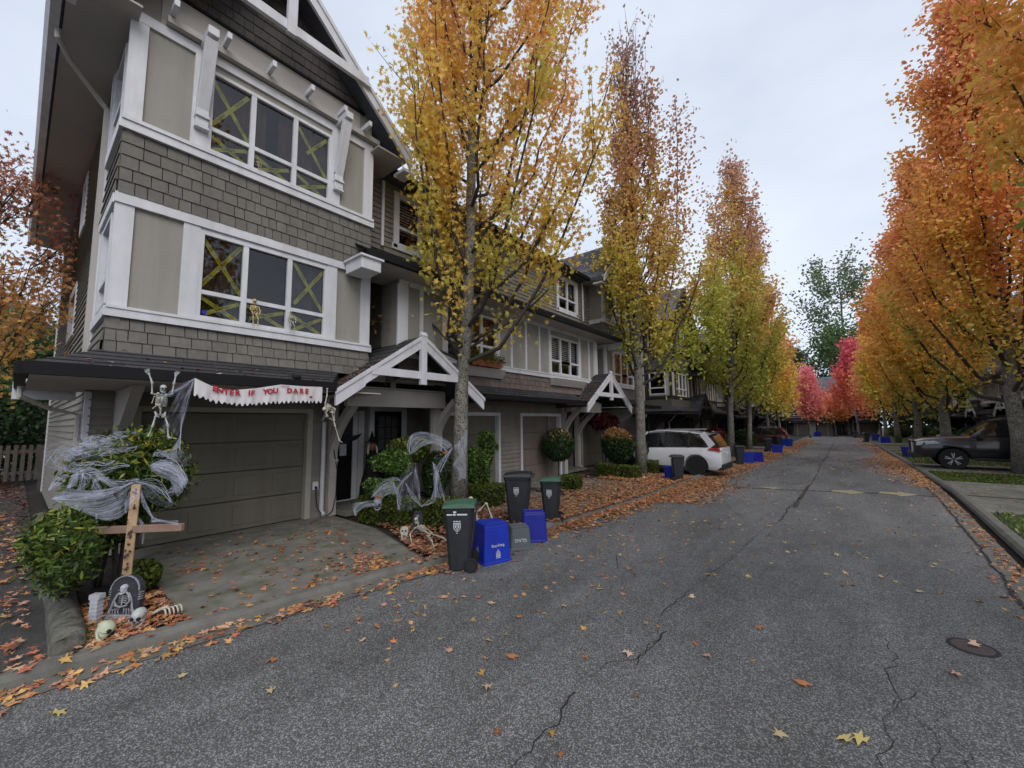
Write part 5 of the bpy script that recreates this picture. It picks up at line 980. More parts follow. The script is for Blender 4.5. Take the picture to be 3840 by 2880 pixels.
WO = [[(-6.219, 3.581, 0.509), (-6.117, 3.658, 0.556), (-5.995, 3.756, 0.574), (-5.876, 3.857, 0.543)], [(-6.239, 3.574, 0.432), (-6.136, 3.649, 0.508), (-6.03, 3.736, 0.507), (-5.924, 3.822, 0.505)], [(-6.24, 3.588, 0.315), (-6.189, 3.62, 0.392), (-6.124, 3.666, 0.45), (-6.063, 3.714, 0.468)]]
WP = [[(-5.317, 4.432, 1.142), (-5.301, 4.445, 1.141), (-5.286, 4.458, 1.141)], [(-5.306, 4.463, 0.962), (-5.275, 4.489, 0.962), (-5.253, 4.509, 0.942)], [(-5.327, 4.47, 0.764), (-5.304, 4.489, 0.763), (-5.281, 4.508, 0.763)], [(-5.387, 4.446, 0.566), (-5.324, 4.495, 0.585), (-5.248, 4.56, 0.564)]]
SB2 = [[(-5.164, 4.719, 1.398), (-5.257, 4.669, 1.185), (-5.351, 4.619, 0.983)], [(-5.181, 4.709, 1.368), (-5.378, 4.589, 1.045), (-5.438, 4.59, 0.639)], [(-5.326, 4.58, 1.451), (-5.232, 4.673, 1.328)], [(-5.434, 4.53, 1.147), (-5.419, 4.572, 0.903), (-5.445, 4.597, 0.537)], [(-5.678, 4.343, 1.049), (-5.664, 4.386, 0.805), (-5.652, 4.431, 0.52)], [(-5.822, 4.257, 0.807), (-5.741, 4.348, 0.602), (-5.629, 4.465, 0.397)], [(-5.714, 4.322, 0.988), (-5.905, 4.196, 0.747), (-5.948, 4.209, 0.361)], [(-6.282, 3.911, 0.569), (-6.14, 4.0, 0.791), (-5.976, 4.123, 0.87), (-5.882, 4.202, 0.848)], [(-5.981, 4.129, 0.789), (-5.923, 4.199, 0.605), (-5.932, 4.222, 0.361)], [(-5.627, 4.463, 0.418), (-5.495, 4.561, 0.497), (-5.445, 4.597, 0.537)], [(-5.398, 4.58, 0.984), (-5.369, 4.636, 0.719), (-5.322, 4.705, 0.474)], [(-5.725, 4.275, 1.294), (-5.745, 4.238, 1.457), (-5.671, 4.279, 1.618)], [(-6.508, 3.764, 0.267), (-6.513, 3.74, 0.43), (-6.398, 3.827, 0.489)]]
# ---------------------------------------------------------------- wheelie bins and crates
def emblem(P, s, parent, big=True):
    """city shield: P(u, v) -> world-local point on the bin side"""
    m = MB(); sh = [(-.5, .55), (.5, .55), (.5, -.1), (.38, -.4), (0, -.7), (-.38, -.4), (-.5, -.1)]
    def q(pts, off=0): m.add([P(u * s, v * s, off) for u, v in pts], [tuple(range(len(pts)))])
    n = len(sh)
    inner = [(u * .84, v * .86 - .005) for u, v in sh]
    for i in range(n): j = (i + 1) % n; q([sh[i], sh[j], inner[j], inner[i]])
    for y0 in (.42, .3): q([(-.36, y0), (.36, y0), (.36, y0 - .07), (-.36, y0 - .07)])
    for a, b in ((-.34, -.06), (.06, .34)): 
        q([(a, .16), (b, .16), (b, .04), (a, .04)]); q([(a + .05, -.02), (b, -.02), (b - .05, -.16), (a + .02, -.14)])
    q([(-.2, -.22), (.2, -.22), (.13, -.32), (-.13, -.32)]); q([(-.1, -.38), (.1, -.38), (0, -.52)])
    for k in range(3): q([(-.5 + k * .36, .82), (-.24 + k * .36, .82), (-.24 + k * .36, .68), (-.5 + k * .36, .68)])
    q([(-.12, -.8), (.12, -.8), (.12, -.88), (-.12, -.88)])
    m.build('emblem', 'print', parent, fix=False)
def wheelie(x, y, rz, label, lid='lid_green', L_=.5, W_=.42, H_=.96, stickers=0, z=ZR, sc=.86, det=True, group='wheeled bins set out at the kerb'):
    r = empty('wheelie_bin', (x, y, zg(y) + z), rz); tag(r, label, 'bin', group); r.scale = (sc,) * 3
    b = MB(); l0, l1, w0, w1 = L_ * .66, L_ * .94, W_ * .74, W_ * .92; n = 6; rings = []
    def ring(l, w, z_, sh=0):
        c = .045; pts = [(-l / 2 + c, -w / 2), (l / 2 - c, -w / 2), (l / 2, -w / 2 + c), (l / 2, w / 2 - c), (l / 2 - c, w / 2), (-l / 2 + c, w / 2), (-l / 2, w / 2 - c), (-l / 2, -w / 2 + c)]
        return [(px + sh, py, z_) for px, py in pts]
    zs = [(.02, 0), (.06, .0), (.3, .28), (.6, .62), (.86, .9), (.885, 1.0), (.89, 1.1), (.935, 1.1), (.94, 1.04)]
    for z_, t in zs: rings += ring(l0 + (l1 - l0) * t, w0 + (w1 - w0) * t, z_ * H_, -.015 * t)
    b.add(rings, [(i * 8 + k, i * 8 + (k + 1) % 8, (i + 1) * 8 + (k + 1) % 8, (i + 1) * 8 + k) for i in range(len(zs) - 1) for k in range(8)] + [tuple(range(8)), tuple((len(zs) - 1) * 8 + k for k in range(8))])
    b.bar((l0 / 2 + .02, -w0 * .42, .34 * H_), (l0 / 2 + .07, -w0 * .42, .86 * H_), .03, .02); b.bar((l0 / 2 + .02, w0 * .42, .34 * H_), (l0 / 2 + .07, w0 * .42, .86 * H_), .03, .02)
    b.build('body', 'bin', r, bevel=.006)
    b = MB(); lx0, lx1 = -L_ * .54, L_ * .5; secs = []
    for i, (t, zz) in enumerate(((0, .945), (.03, .972), (.3, 1.0), (.7, 1.012), (.97, 1.0), (1, .975))):
        xx = lx0 + (lx1 - lx0) * t; ww = W_ * .53 * (1 if 0 < i < 5 else .93)
        secs += [(xx, -ww, .938 * H_), (xx, -ww * .96, zz * H_ - .008), (xx, -ww * .6, zz * H_ + .006), (xx, ww * .6, zz * H_ + .006), (xx, ww * .96, zz * H_ - .008), (xx, ww, .938 * H_)]
    b.add(secs, [(i * 6 + k, i * 6 + (k + 1) % 6, (i + 1) * 6 + (k + 1) % 6, (i + 1) * 6 + k) for i in range(5) for k in range(6)] + [tuple(range(6)), tuple(30 + k for k in range(6))]); b.build('lid', lid, r, bevel=.006)
    b = MB(); hx = L_ * .5 + .05; b.tube([(hx - .05, -W_ * .36, .93 * H_), (hx, -W_ * .36, .95 * H_), (hx, W_ * .36, .95 * H_), (hx - .05, W_ * .36, .93 * H_)], .014, 7); b.build('handle', 'bin', r)
    for s_ in (-1, 1):
        b = MB(); b.lathe([(.05, -.026), (.092, -.028), (.1, -.018), (.1, .018), (.092, .028), (.05, .026)], (l0 / 2 + .02, s_ * (W_ * .46), .1), 20, 'y'); wl = b.build('wheel', 'rubber', r)
        if det:
            b = MB(); yy = s_ * (W_ * .46 + .028); b.lathe([(.03, -.004), (.055, -.004), (.058, .004), (.03, .004)], (l0 / 2 + .02, yy, .1), 14, 'y')
            for k in range(5): a = 2 * PI * k / 5; b.bar((l0 / 2 + .02, yy, .1), (l0 / 2 + .02 + .055 * math.cos(a), yy, .1 + .055 * math.sin(a)), .01, .01, (0, 1, 0))
            b.build('hub', 'plastic', wl)
    b = MB(); b.tube([(l0 / 2 + .02, -W_ * .46, .1), (l0 / 2 + .02, W_ * .46, .1)], .012, 7); b.build('axle', 'plastic', r)
    if det:
        tl = ((w1 - w0) / 2) / (.86 * H_)
        P = lambda u, v, off=0: (u - .03, -(w0 / 2 + (v + .66 * H_ - .05) * tl) - .006 - off, v + .66 * H_)
        emblem(P, .105, r)
        if stickers:
            m = MB()
            for (u0, u1, v0, v1) in ((-.055, -.01, .20, .225), (-.15, -.07, .165, .185), (-.06, -.02, .163, .19), (.0, .15, .165, .187)): m.add([P(u0, v0, .0015), P(u1, v0, .0015), P(u1, v1, .0015), P(u0, v1, .0015)], [(0, 1, 2, 3)])
            m.build('sticker', 'print', r, fix=False)
    return r
A43 = math.radians(40)
wheelie(-3.93, 3.74, A43, 'dark grey wheeled bin with green lid and white stickers standing nearest on the kerb', 'lid_green', .47, .45, .97, 1)
bb = wheelie(-4.72, 5.95, math.radians(34), 'large dark bin with black lid behind the blue crate', 'lid_black', .58, .56, 1.08)
wheelie(-4.32, 6.42, math.radians(30), 'slimmer green lidded bin just right of the large black lidded bin', 'lid_green', .44, .42, .95)
wheelie(-4.02, 12.9, math.radians(200), 'dark bin standing at the rear wheel of the white car', 'lid_black', .45, .42, .95)
wheelie(-3.62, 20.1, math.radians(200), 'dark bin just past the back of the white car beside two blue crates', 'lid_black', .45, .42, .98)
wheelie(-3.9, 31.0, math.radians(190), 'dark bin in the middle of the left row beyond the maroon car', 'lid_black', .5, .46, 1.0, det=False)
wheelie(-4.2, 39.5, math.radians(190), 'far dark bin next to the farthest left blue crates', 'lid_black', .5, .5, 1.0, det=False)
wheelie(1.66, 54.5, math.radians(200), 'tall dark bin standing at the right of the far lane', 'lid_black', .55, .55, 1.1, det=False)
wheelie(1.15, 74, math.radians(200), 'tiny farthest dark bin before the far right hand garage', 'lid_black', .55, .55, 1.0, det=False)
def crate(x, y, rz, label, m, a=.4, b_=.44, h=.48, inv=True, txt=None, tilt=0, z=ZR, cat='crate', group='blue recycling crates at the kerb'):
    r = empty('recycling_crate', (x, y, zg(y) + z), rz); r.rotation_euler = (tilt, 0, rz); tag(r, label, cat, group); q = MB()
    k0, k1 = (1.0, .86) if inv else (.84, 1.0)      # bottom / top scale
    def rg(s, z_, inset=0): 
        A, B, c = a * s / 2 - inset, b_ * s / 2 - inset, .02; return [(A - c, -B, z_), (A, -B + c, z_), (A, B - c, z_), (A - c, B, z_), (-A + c, B, z_), (-A, B - c, z_), (-A, -B + c, z_), (-A + c, -B, z_)]
    if inv: rs = [rg(1.04, .0), rg(1.04, .025), rg(k0 * .985, .027), rg(k1 + .01, h - .03), rg(k1 - .03, h)]
    else: rs = [rg(k0, 0), rg(k1, h - .035), rg(1.05, h - .033), rg(1.05, h), rg(.97, h), rg(k0 * .97, .02)]
    vs = [p for g in rs for p in g]; n = len(rs)
    q.add(vs, [(i * 8 + k, i * 8 + (k + 1) % 8, (i + 1) * 8 + (k + 1) % 8, (i + 1) * 8 + k) for i in range(n - 1) for k in range(8)] + [tuple((n - 1) * 8 + k for k in range(8))] + ([] if inv else [tuple(range(8))]))
    if inv:
        for s_ in (-1, 1): q.box(-a * .36, a * .36, s_ * b_ * .3 - .008, s_ * b_ * .3 + .008, h - .003, h + .006)
        q.box(-a * .4, a * .4, -b_ * .46, -b_ * .42, h - .004, h + .008)
    q.build('body', m, r, bevel=.006)
    if txt:
        t, sz, face = txt; ta = math.atan2((k0 - k1) * b_ / 2, h)
        for (s, size_, zz) in ((t, sz, h * .44),):
            mt = Matrix.Translation((0, -b_ / 2 * (k0 + (k1 - k0) * zz / h) - .004, zz)) @ Matrix.Rotation(PI / 2 - ta, 4, 'X') @ Matrix.Rotation(PI, 4, 'Z')
            text_mesh(s, size_, mt, 'lettering', 'print', r, .0006)
        if face:
            P = lambda u, v, off=0: (-u, -b_ / 2 * (k0 + (k1 - k0) * (h * .24 - v) / h) - .003, h * .24 - v); emblem(P, .065, r)
            P2 = lambda u, v, off=0: (-a / 2 * (k0 + (k1 - k0) * (h * .3 - v) / h) - .003, u, h * .3 - v); emblem(P2, .07, r)
    return r
crate(-3.84, 4.22, math.radians(72), 'large upside down blue crate with white print, next to the nearest bin', 'blue', .42, .40, .5, txt=('Recycling', .052, True))
crate(-3.86, 4.86, math.radians(50), 'small upside down grey crate lettered GLASS', 'greybox', .32, .30, .32, txt=('GLASS', .065, False), cat='crate', group=None)
crate(-3.93, 5.33, math.radians(42), 'deep blue crate behind the small grey crate', 'blue_dark', .40, .34, .44, tilt=0)
crate(-4.4, 13.3, math.radians(20), 'small blue crate tucked left of the bin by the white car', 'blue', .34, .3, .42, inv=False)
crate(-3.5, 21.2, math.radians(20), 'left of two blue crates just past the white car', 'blue', .5, .45, .5, inv=False)
crate(-3.3, 22.2, math.radians(50), 'right of two blue crates just past the white car', 'blue_dark', .5, .4, .46)
crate(-3.35, 30.4, math.radians(10), 'blue crate beside the bin in the middle of the left row', 'blue', .6, .5, .5, inv=False)
crate(-3.75, 40.5, math.radians(10), 'farthest blue crate of the left row', 'blue', .8, .6, .6, inv=False)
crate(2.62, 60, 0, 'far blue crate beside the tall bin on the right', 'blue_dark', .7, .6, .7); crate(2.9, 52.5, .2, 'blue crate under the golden maple on the right', 'blue_dark', .8, .6, .6)
crate(2.62, 30.0, .3, 'blue crate just left of the pickup bumper', 'blue', .6, .5, .55, inv=False)
crate(-3.3, 78.5, .3, 'tiny dark blue crate between the two far garages', 'blue_dark', .9, .7, .7)
# ---------------------------------------------------------------- cars
def car(name, x, y, rz, label, cat, prof, roofp, W, wheels, wr, paint, lights, spokes=5, glasscut=None, bed=None, z=0, group=None):
    """nose along local +x; prof: list (x, z_bottom, z_top, halfwidth factor); roofp: list (x, z) of the glasshouse"""
    r = empty(name, (x, y, zg(y) + z), rz); tag(r, label, cat, group); hw = W / 2
    b = MB(); secs = []
    for (px, zb_, zt, k) in prof:
        w_ = hw * k; secs += [(px, -w_ * .90, zb_), (px, -w_ * .985, zb_ + .12), (px, -w_, zb_ + (zt - zb_) * .45), (px, -w_ * .985, zb_ + (zt - zb_) * .72), (px, -w_ * .93, zt - .05), (px, -w_ * .82, zt),
                              (px, w_ * .82, zt), (px, w_ * .93, zt - .05), (px, w_ * .985, zb_ + (zt - zb_) * .72), (px, w_, zb_ + (zt - zb_) * .45), (px, w_ * .985, zb_ + .12), (px, w_ * .90, zb_)]
    n = len(prof); b.add(secs, [(i * 12 + k, i * 12 + (k + 1) % 12, (i + 1) * 12 + (k + 1) % 12, (i + 1) * 12 + k) for i in range(n - 1) for k in range(12)] + [tuple(range(12)), tuple((n - 1) * 12 + k for k in range(12))])
    body = b.build('body', paint, r, smooth=False)
    cuts = MB()
    for wx in wheels:
        for s_ in (-1, 1): cuts.lathe([(wr + .075, -.19), (wr + .075, .19)], (wx, s_ * (hw - .1), wr), 28, 'y')
    co_ = cuts.build('cut', None, None); md = body.modifiers.new('b', 'BOOLEAN'); md.object = co_; md.operation = 'DIFFERENCE'; md.solver = 'EXACT'; co_.matrix_world = Matrix.Identity(4)
    body.parent = None; bpy.context.view_layer.update(); dg = bpy.context.evaluated_depsgraph_get(); me = bpy.data.meshes.new_from_object(body.evaluated_get(dg)); body.modifiers.clear(); body.data = me; body.parent = r; bpy.data.objects.remove(co_)
    me.materials.clear(); me.materials.append(MT[paint]); 
    for p in me.polygons: p.use_smooth = False
    bv = body.modifiers.new('bv', 'BEVEL'); bv.width = .018; bv.segments = 2; bv.limit_method = 'ANGLE'; bv.angle_limit = math.radians(32)
    for p in me.polygons: p.use_smooth = True
    # glasshouse: dark glass prism with tumblehome, painted roof and pillars
    lower = roofp['base']; top = roofp['top']; g = MB(); zb_ = roofp['zb']; zt = roofp['zt']; wb, wt = hw * .90, hw * .74
    def zz(t): return t
    vs = []
    for (px, pz) in lower: vs += [(px, -wb, pz), (px, wb, pz)]
    for (px, pz) in top: vs += [(px, -wt - (roofp.get('bulge', 0)), pz), (px, wt + roofp.get('bulge', 0), pz)]
    nl, nt_ = len(lower), len(top); assert nl == nt_
    fs = []
    for i in range(nl - 1):
        a, c = 2 * i, 2 * nl + 2 * i; fs += [(a, a + 2, c + 2, c), (a + 1, c + 1, c + 3, a + 3), (c, c + 2, c + 3, c + 1)]
    fs += [(0, 2 * nl, 2 * nl + 1, 1), (2 * nl - 2, 2 * nl - 1, 4 * nl - 1, 4 * nl - 2)]
    g.add(vs, fs); g.build('window_glass', 'car_glass', r)
    m = MB()
    for i in range(nt_ - 1):
        (x0, z0), (x1, z1) = top[i], top[i + 1]; e = .012
        m.add([(x0, -wt - e, z0 - .04), (x1, -wt - e, z1 - .04), (x1, -wt + .02, z1 + .03), (x0, -wt + .02, z0 + .03), (x0, wt + e, z0 - .04), (x1, wt + e, z1 - .04), (x1, wt - .02, z1 + .03), (x0, wt - .02, z0 + .03)], [(0, 1, 2, 3), (4, 7, 6, 5), (3, 2, 6, 7), (0, 3, 7, 4), (1, 5, 6, 2)])
    m.build('roof', paint, r)
    for (i, wd, mt_) in roofp['pillars']:
        (bx_, bz_), (tx_, tz_) = i
        for s_ in (-1, 1): m = MB(); m.bar((bx_, s_ * (wb + .004), bz_), (tx_, s_ * (wt + .008), tz_), wd, .02, (0, 1, 0)); m.build('pillar' if mt_ == 'p' else 'window_divider', paint if mt_ == 'p' else 'plastic', r)
    for wx in wheels:
        for s_ in (-1, 1):
            wroot = MB(); yy = s_ * (hw - .11); wroot.lathe([(wr * .62, -.10), (wr * .95, -.11), (wr, -.08), (wr, .08), (wr * .95, .11), (wr * .62, .10)], (wx, yy, wr), 30, 'y'); tyre = wroot.build('wheel', 'rubber', r, smooth=False)
            m = MB(); yo = s_ * (hw - .015); m.lathe([(wr * .60, -.01), (wr * .64, -.01), (wr * .64, .01), (wr * .60, .01)], (wx, yo - s_ * .02, wr), 30, 'y')
            for k in range(spokes):
                a = 2 * PI * k / spokes + .3
                for da in (-.16, .16): m.bar((wx + .04 * math.cos(a), yo - s_ * .015, wr + .04 * math.sin(a)), (wx + wr * .61 * math.cos(a + da), yo - s_ * .012, wr + wr * .61 * math.sin(a + da)), (.03 if lights.get('rim', 1) == 1 else .02), (.075 if lights.get('rim', 1) == 1 else .028), (0, 1, 0))
            m.lathe([(.02, -.01), (.05, -.008), (.045, .01)], (wx, yo - s_ * .01, wr), 12, 'y'); m.build('rim', 'chrome' if lights.get('rim', 1) else 'plastic', tyre)
            m = MB(); m.lathe([(.01, -.004), (wr * .6, -.004), (wr * .6, .0)], (wx, s_ * (hw - .06), wr), 24, 'y'); m.build('hub_shade', 'plastic', tyre)  # dark disc put in behind the spokes to stand for shade
    for nm, mt_, boxes in lights['parts']:
        for bx_ in boxes:
            m = MB()
            if len(bx_) == 6: m.box(*bx_)
            else: m.prism(bx_[0], bx_[1], bx_[2], bx_[3])
            m.build(nm, mt_, r, bevel=.01)
    return r
def strips(z0, z1, x0, x1, hw, t=.012): return [(x0, x1, -hw - t, -hw + .01, z0, z1), (x0, x1, hw - .01, hw + t, z0, z1)]
suv_prof = [(-2.30, .52, .78, .80), (-2.27, .30, 1.02, .93), (-2.1, .24, 1.06, .985), (-1.6, .22, 1.07, 1.0), (-.6, .20, 1.05, 1.0), (.4, .20, 1.02, 1.0), (1.1, .22, 1.0, 1.0), (1.7, .24, .95, .97), (2.15, .26, .82, .88), (2.30, .36, .66, .74)]
suv_roof = dict(zb=1.0, zt=1.66, base=[(-2.18, 1.06), (-1.3, 1.09), (-.3, 1.05), (.5, 1.0), (1.25, .97)], top=[(-1.78, 1.52), (-1.1, 1.61), (-.3, 1.66), (.15, 1.645), (.38, 1.60)],
    pillars=[(((-1.98, 1.08), (-1.6, 1.54)), .32, 'p'), (((1.16, .97), (.42, 1.62)), .07, 'p'), (((-.25, 1.02), (-.32, 1.64)), .07, 'd'), (((-1.15, 1.03), (-1.2, 1.62)), .05, 'd')])
def suv_lights(hw): return dict(rim=.5, parts=[
    ('tail_light', 'lamp_red', [([(-2.285, .93), (-1.86, .985), (-1.9, 1.03), (-2.22, 1.045)], 'y', -hw + .0, -hw + .24), ([(-2.285, .93), (-1.86, .985), (-1.9, 1.03), (-2.22, 1.045)], 'y', hw - .24, hw - .0)]),
    ('headlight', 'lamp_clear', [(1.85, 2.22, -hw * .9, -hw * .55, .68, .8), (1.85, 2.22, hw * .55, hw * .9, .68, .8)]),
    ('sill', 'plastic', strips(.19, .33, -1.05, 1.0, hw)), ('bumper', 'plastic', [(-2.33, -2.1, -hw * .88, hw * .88, .24, .45)]),
    ('roof_rail', 'chrome', [(-1.5, .1, -hw * .66, -hw * .62, 1.69, 1.73), (-1.5, .1, hw * .62, hw * .66, 1.69, 1.73)]), ('spoiler', 'plastic', [(-2.05, -1.84, -hw * .66, hw * .66, 1.585, 1.62)]),
    ('rear_window', 'car_glass', [([(-2.235, 1.08), (-1.93, 1.55), (-1.91, 1.55), (-2.2, 1.07)], 'y', -hw * .68, hw * .68)]), ('licence_plate', 'print', [(-2.325, -2.31, -.16, .16, .78, .88)]),
    ('door_handle', 'car_white', [(-.95, -.78, -hw - .018, -hw + .01, .93, .96), (.05, .22, -hw - .018, -hw + .01, .92, .95)]), ('door_seam', 'plastic', [(-.27, -.262, -hw - .0015, -hw + .01, .34, .98), (-1.18, -1.172, -hw - .0015, -hw + .01, .66, 1.0), (.88, .888, -hw - .0015, -hw + .01, .34, .96)]),
    ('mirror', 'car_white', [(.78, .95, -hw - .17, -hw - .02, .98, 1.12), (.78, .95, hw + .02, hw + .17, .98, 1.12)])])
car('white_car', -5.23, 15.42, PI, 'white crossover car backed out of its drive behind the second maple', 'car', suv_prof, suv_roof, 1.84, (-1.42, 1.32), .36, 'car_white', suv_lights(.92)).scale = (.9,) * 3
car('maroon_car', -5.75, 41.2, PI, 'maroon car with bright rear window far down the left side', 'car', suv_prof, suv_roof, 1.84, (-1.42, 1.32), .36, 'car_silver', suv_lights(.92)).scale = (.9,) * 3
pk_prof = [(-2.7, .52, 1.20, .90), (-2.6, .42, 1.25, .97), (-1.6, .42, 1.28, 1.0), (-.5, .42, 1.28, 1.0), (.4, .42, 1.27, 1.0), (1.15, .42, 1.25, 1.0), (1.9, .44, 1.22, .98), (2.35, .44, 1.15, .94), (2.58, .44, 1.06, .88), (2.66, .50, .92, .82)]
pk_roof = dict(zb=1.2, zt=1.88, base=[(-1.1, 1.27), (-.3, 1.27), (.3, 1.26), (.8, 1.25), (1.15, 1.23)], top=[(-.95, 1.80), (-.5, 1.87), (-.1, 1.88), (.15, 1.87), (.42, 1.82)],
    pillars=[(((-1.02, 1.26), (-.9, 1.82)), .14, 'p'), (((1.12, 1.24), (.44, 1.83)), .06, 'p'), (((-.1, 1.26), (-.15, 1.85)), .07, 'd')])
hwp = .95
pk_ = car('pickup_truck', 4.75, 23.36, PI, 'dark grey pickup truck parked in the right hand drive behind the big maple', 'pickup', pk_prof, pk_roof, 1.9, (-1.6, 1.64), .39, 'car_grey', dict(rim=1, parts=[
    ('headlight', 'lamp_clear', [([(2.06, .93), (2.62, .88), (2.58, 1.02), (2.2, 1.08)], 'y', -hwp * .9, -hwp * .52), ([(2.06, .93), (2.62, .88), (2.58, 1.02), (2.2, 1.08)], 'y', hwp * .52, hwp * .9)]),
    ('headlight_side', 'lamp_clear', [([(1.95, .98), (2.34, .92), (2.36, 1.04), (2.1, 1.075)], 'y', hwp - .045, hwp - .012)]),
    ('grille', 'plastic', [(2.6, 2.70, -.45, .45, .64, 1.04)]), ('grille_frame', 'chrome', [(2.66, 2.715, -.5, -.45, .6, 1.0), (2.66, 2.715, .45, .5, .6, 1.0), (2.66, 2.715, -.45, .45, 1.04, 1.09)]),
    ('bumper', 'plastic', [(2.4, 2.75, -.82, .82, .42, .58)]), ('fog_lamp', 'lamp_clear', [(2.52, 2.62, .62, .76, .58, .64)]), ('hood_scoop', 'car_grey', [([(1.3, 1.22), (1.9, 1.2), (1.85, 1.28), (1.5, 1.28)], 'y', -.35, .35)]),
    ('sill', 'plastic', strips(.36, .46, -1.1, 1.1, hwp)), ('door_seam', 'plastic', [(-.1, -.092, hwp - .01, hwp + .0015, .5, 1.15), (1.05, 1.058, hwp - .01, hwp + .0015, .5, 1.12), (-1.05, -1.042, hwp - .01, hwp + .0015, .5, 1.15)]),
    ('door_handle', 'plastic', [(-.05, .13, hwp - .005, hwp + .025, 1.0, 1.04), (-1.0, -.83, hwp - .005, hwp + .025, 1.0, 1.04)]),
    ('mirror', 'plastic', [(.82, .98, hwp + .03, hwp + .2, 1.17, 1.33), (.82, .98, -hwp - .2, -hwp - .03, 1.17, 1.33)]), ('tail_light', 'lamp_red', [(-2.72, -2.6, hwp * .8, hwp * .93, .8, 1.1), (-2.72, -2.6, -hwp * .93, -hwp * .8, .8, 1.1)])]))
pk_.scale = (1.0,) * 3
# ---------------------------------------------------------------- skeleton decorations
def skull_mb(mb, sock, c, r, f, up=(0, 0, 1)):
    f = Vector(f).normalized(); up = Vector(up); up = (up - f * up.dot(f)).normalized(); s = up.cross(f); c = Vector(c)
    def L_(a, b, d): return c + f * a * r + s * b * r + up * d * r
    n = 14; m = 10; base = len(mb.v)
    for i in range(m + 1):
        ph = PI * i / m
        for k in range(n):
            th = 2 * PI * k / n; a, b, d = math.sin(ph) * math.cos(th), math.sin(ph) * math.sin(th), math.cos(ph)
            X_, Y_, Z_ = a * 1.08, b * .86, d * 1.0 + .18
            if d < .1: Y_ *= .8 + .1 * d; X_ *= .95 if a > 0 else .75
            if d < -.45: Z_ -= .25 * max(0, a); 
            mb.v.append(tuple(L_(X_, Y_, Z_))); mb.t.append(1)
    mb.f += [(base + i * n + k, base + i * n + (k + 1) % n, base + (i + 1) * n + (k + 1) % n, base + (i + 1) * n + k) for i in range(m) for k in range(n)]
    mb.tube([L_(-.1, -.62, -.35), L_(.35, -.52, -.85), L_(.82, -.22, -1.0), L_(.9, 0, -1.02), L_(.82, .22, -1.0), L_(.35, .52, -.85), L_(-.1, .62, -.35)], [r * .12, r * .16, r * .2, r * .2, r * .2, r * .16, r * .12], 6)
    for sg in (-1, 1): sock.ball(L_(.90, sg * .36, .08), r * .26, 8, 6); mb.tube([L_(.95, sg * .65, -.1), L_(.6, sg * .8, -.18), L_(.1, sg * .8, -.15)], r * .08, 5)
    sock.prism([], 'x', 0, 0) if False else None
    sock.ball(L_(1.04, 0, -.28), r * .13, 6, 5); sock.tube([L_(.98, -.3, -.72), L_(1.06, 0, -.74), L_(.98, .3, -.72)], r * .05, 4)
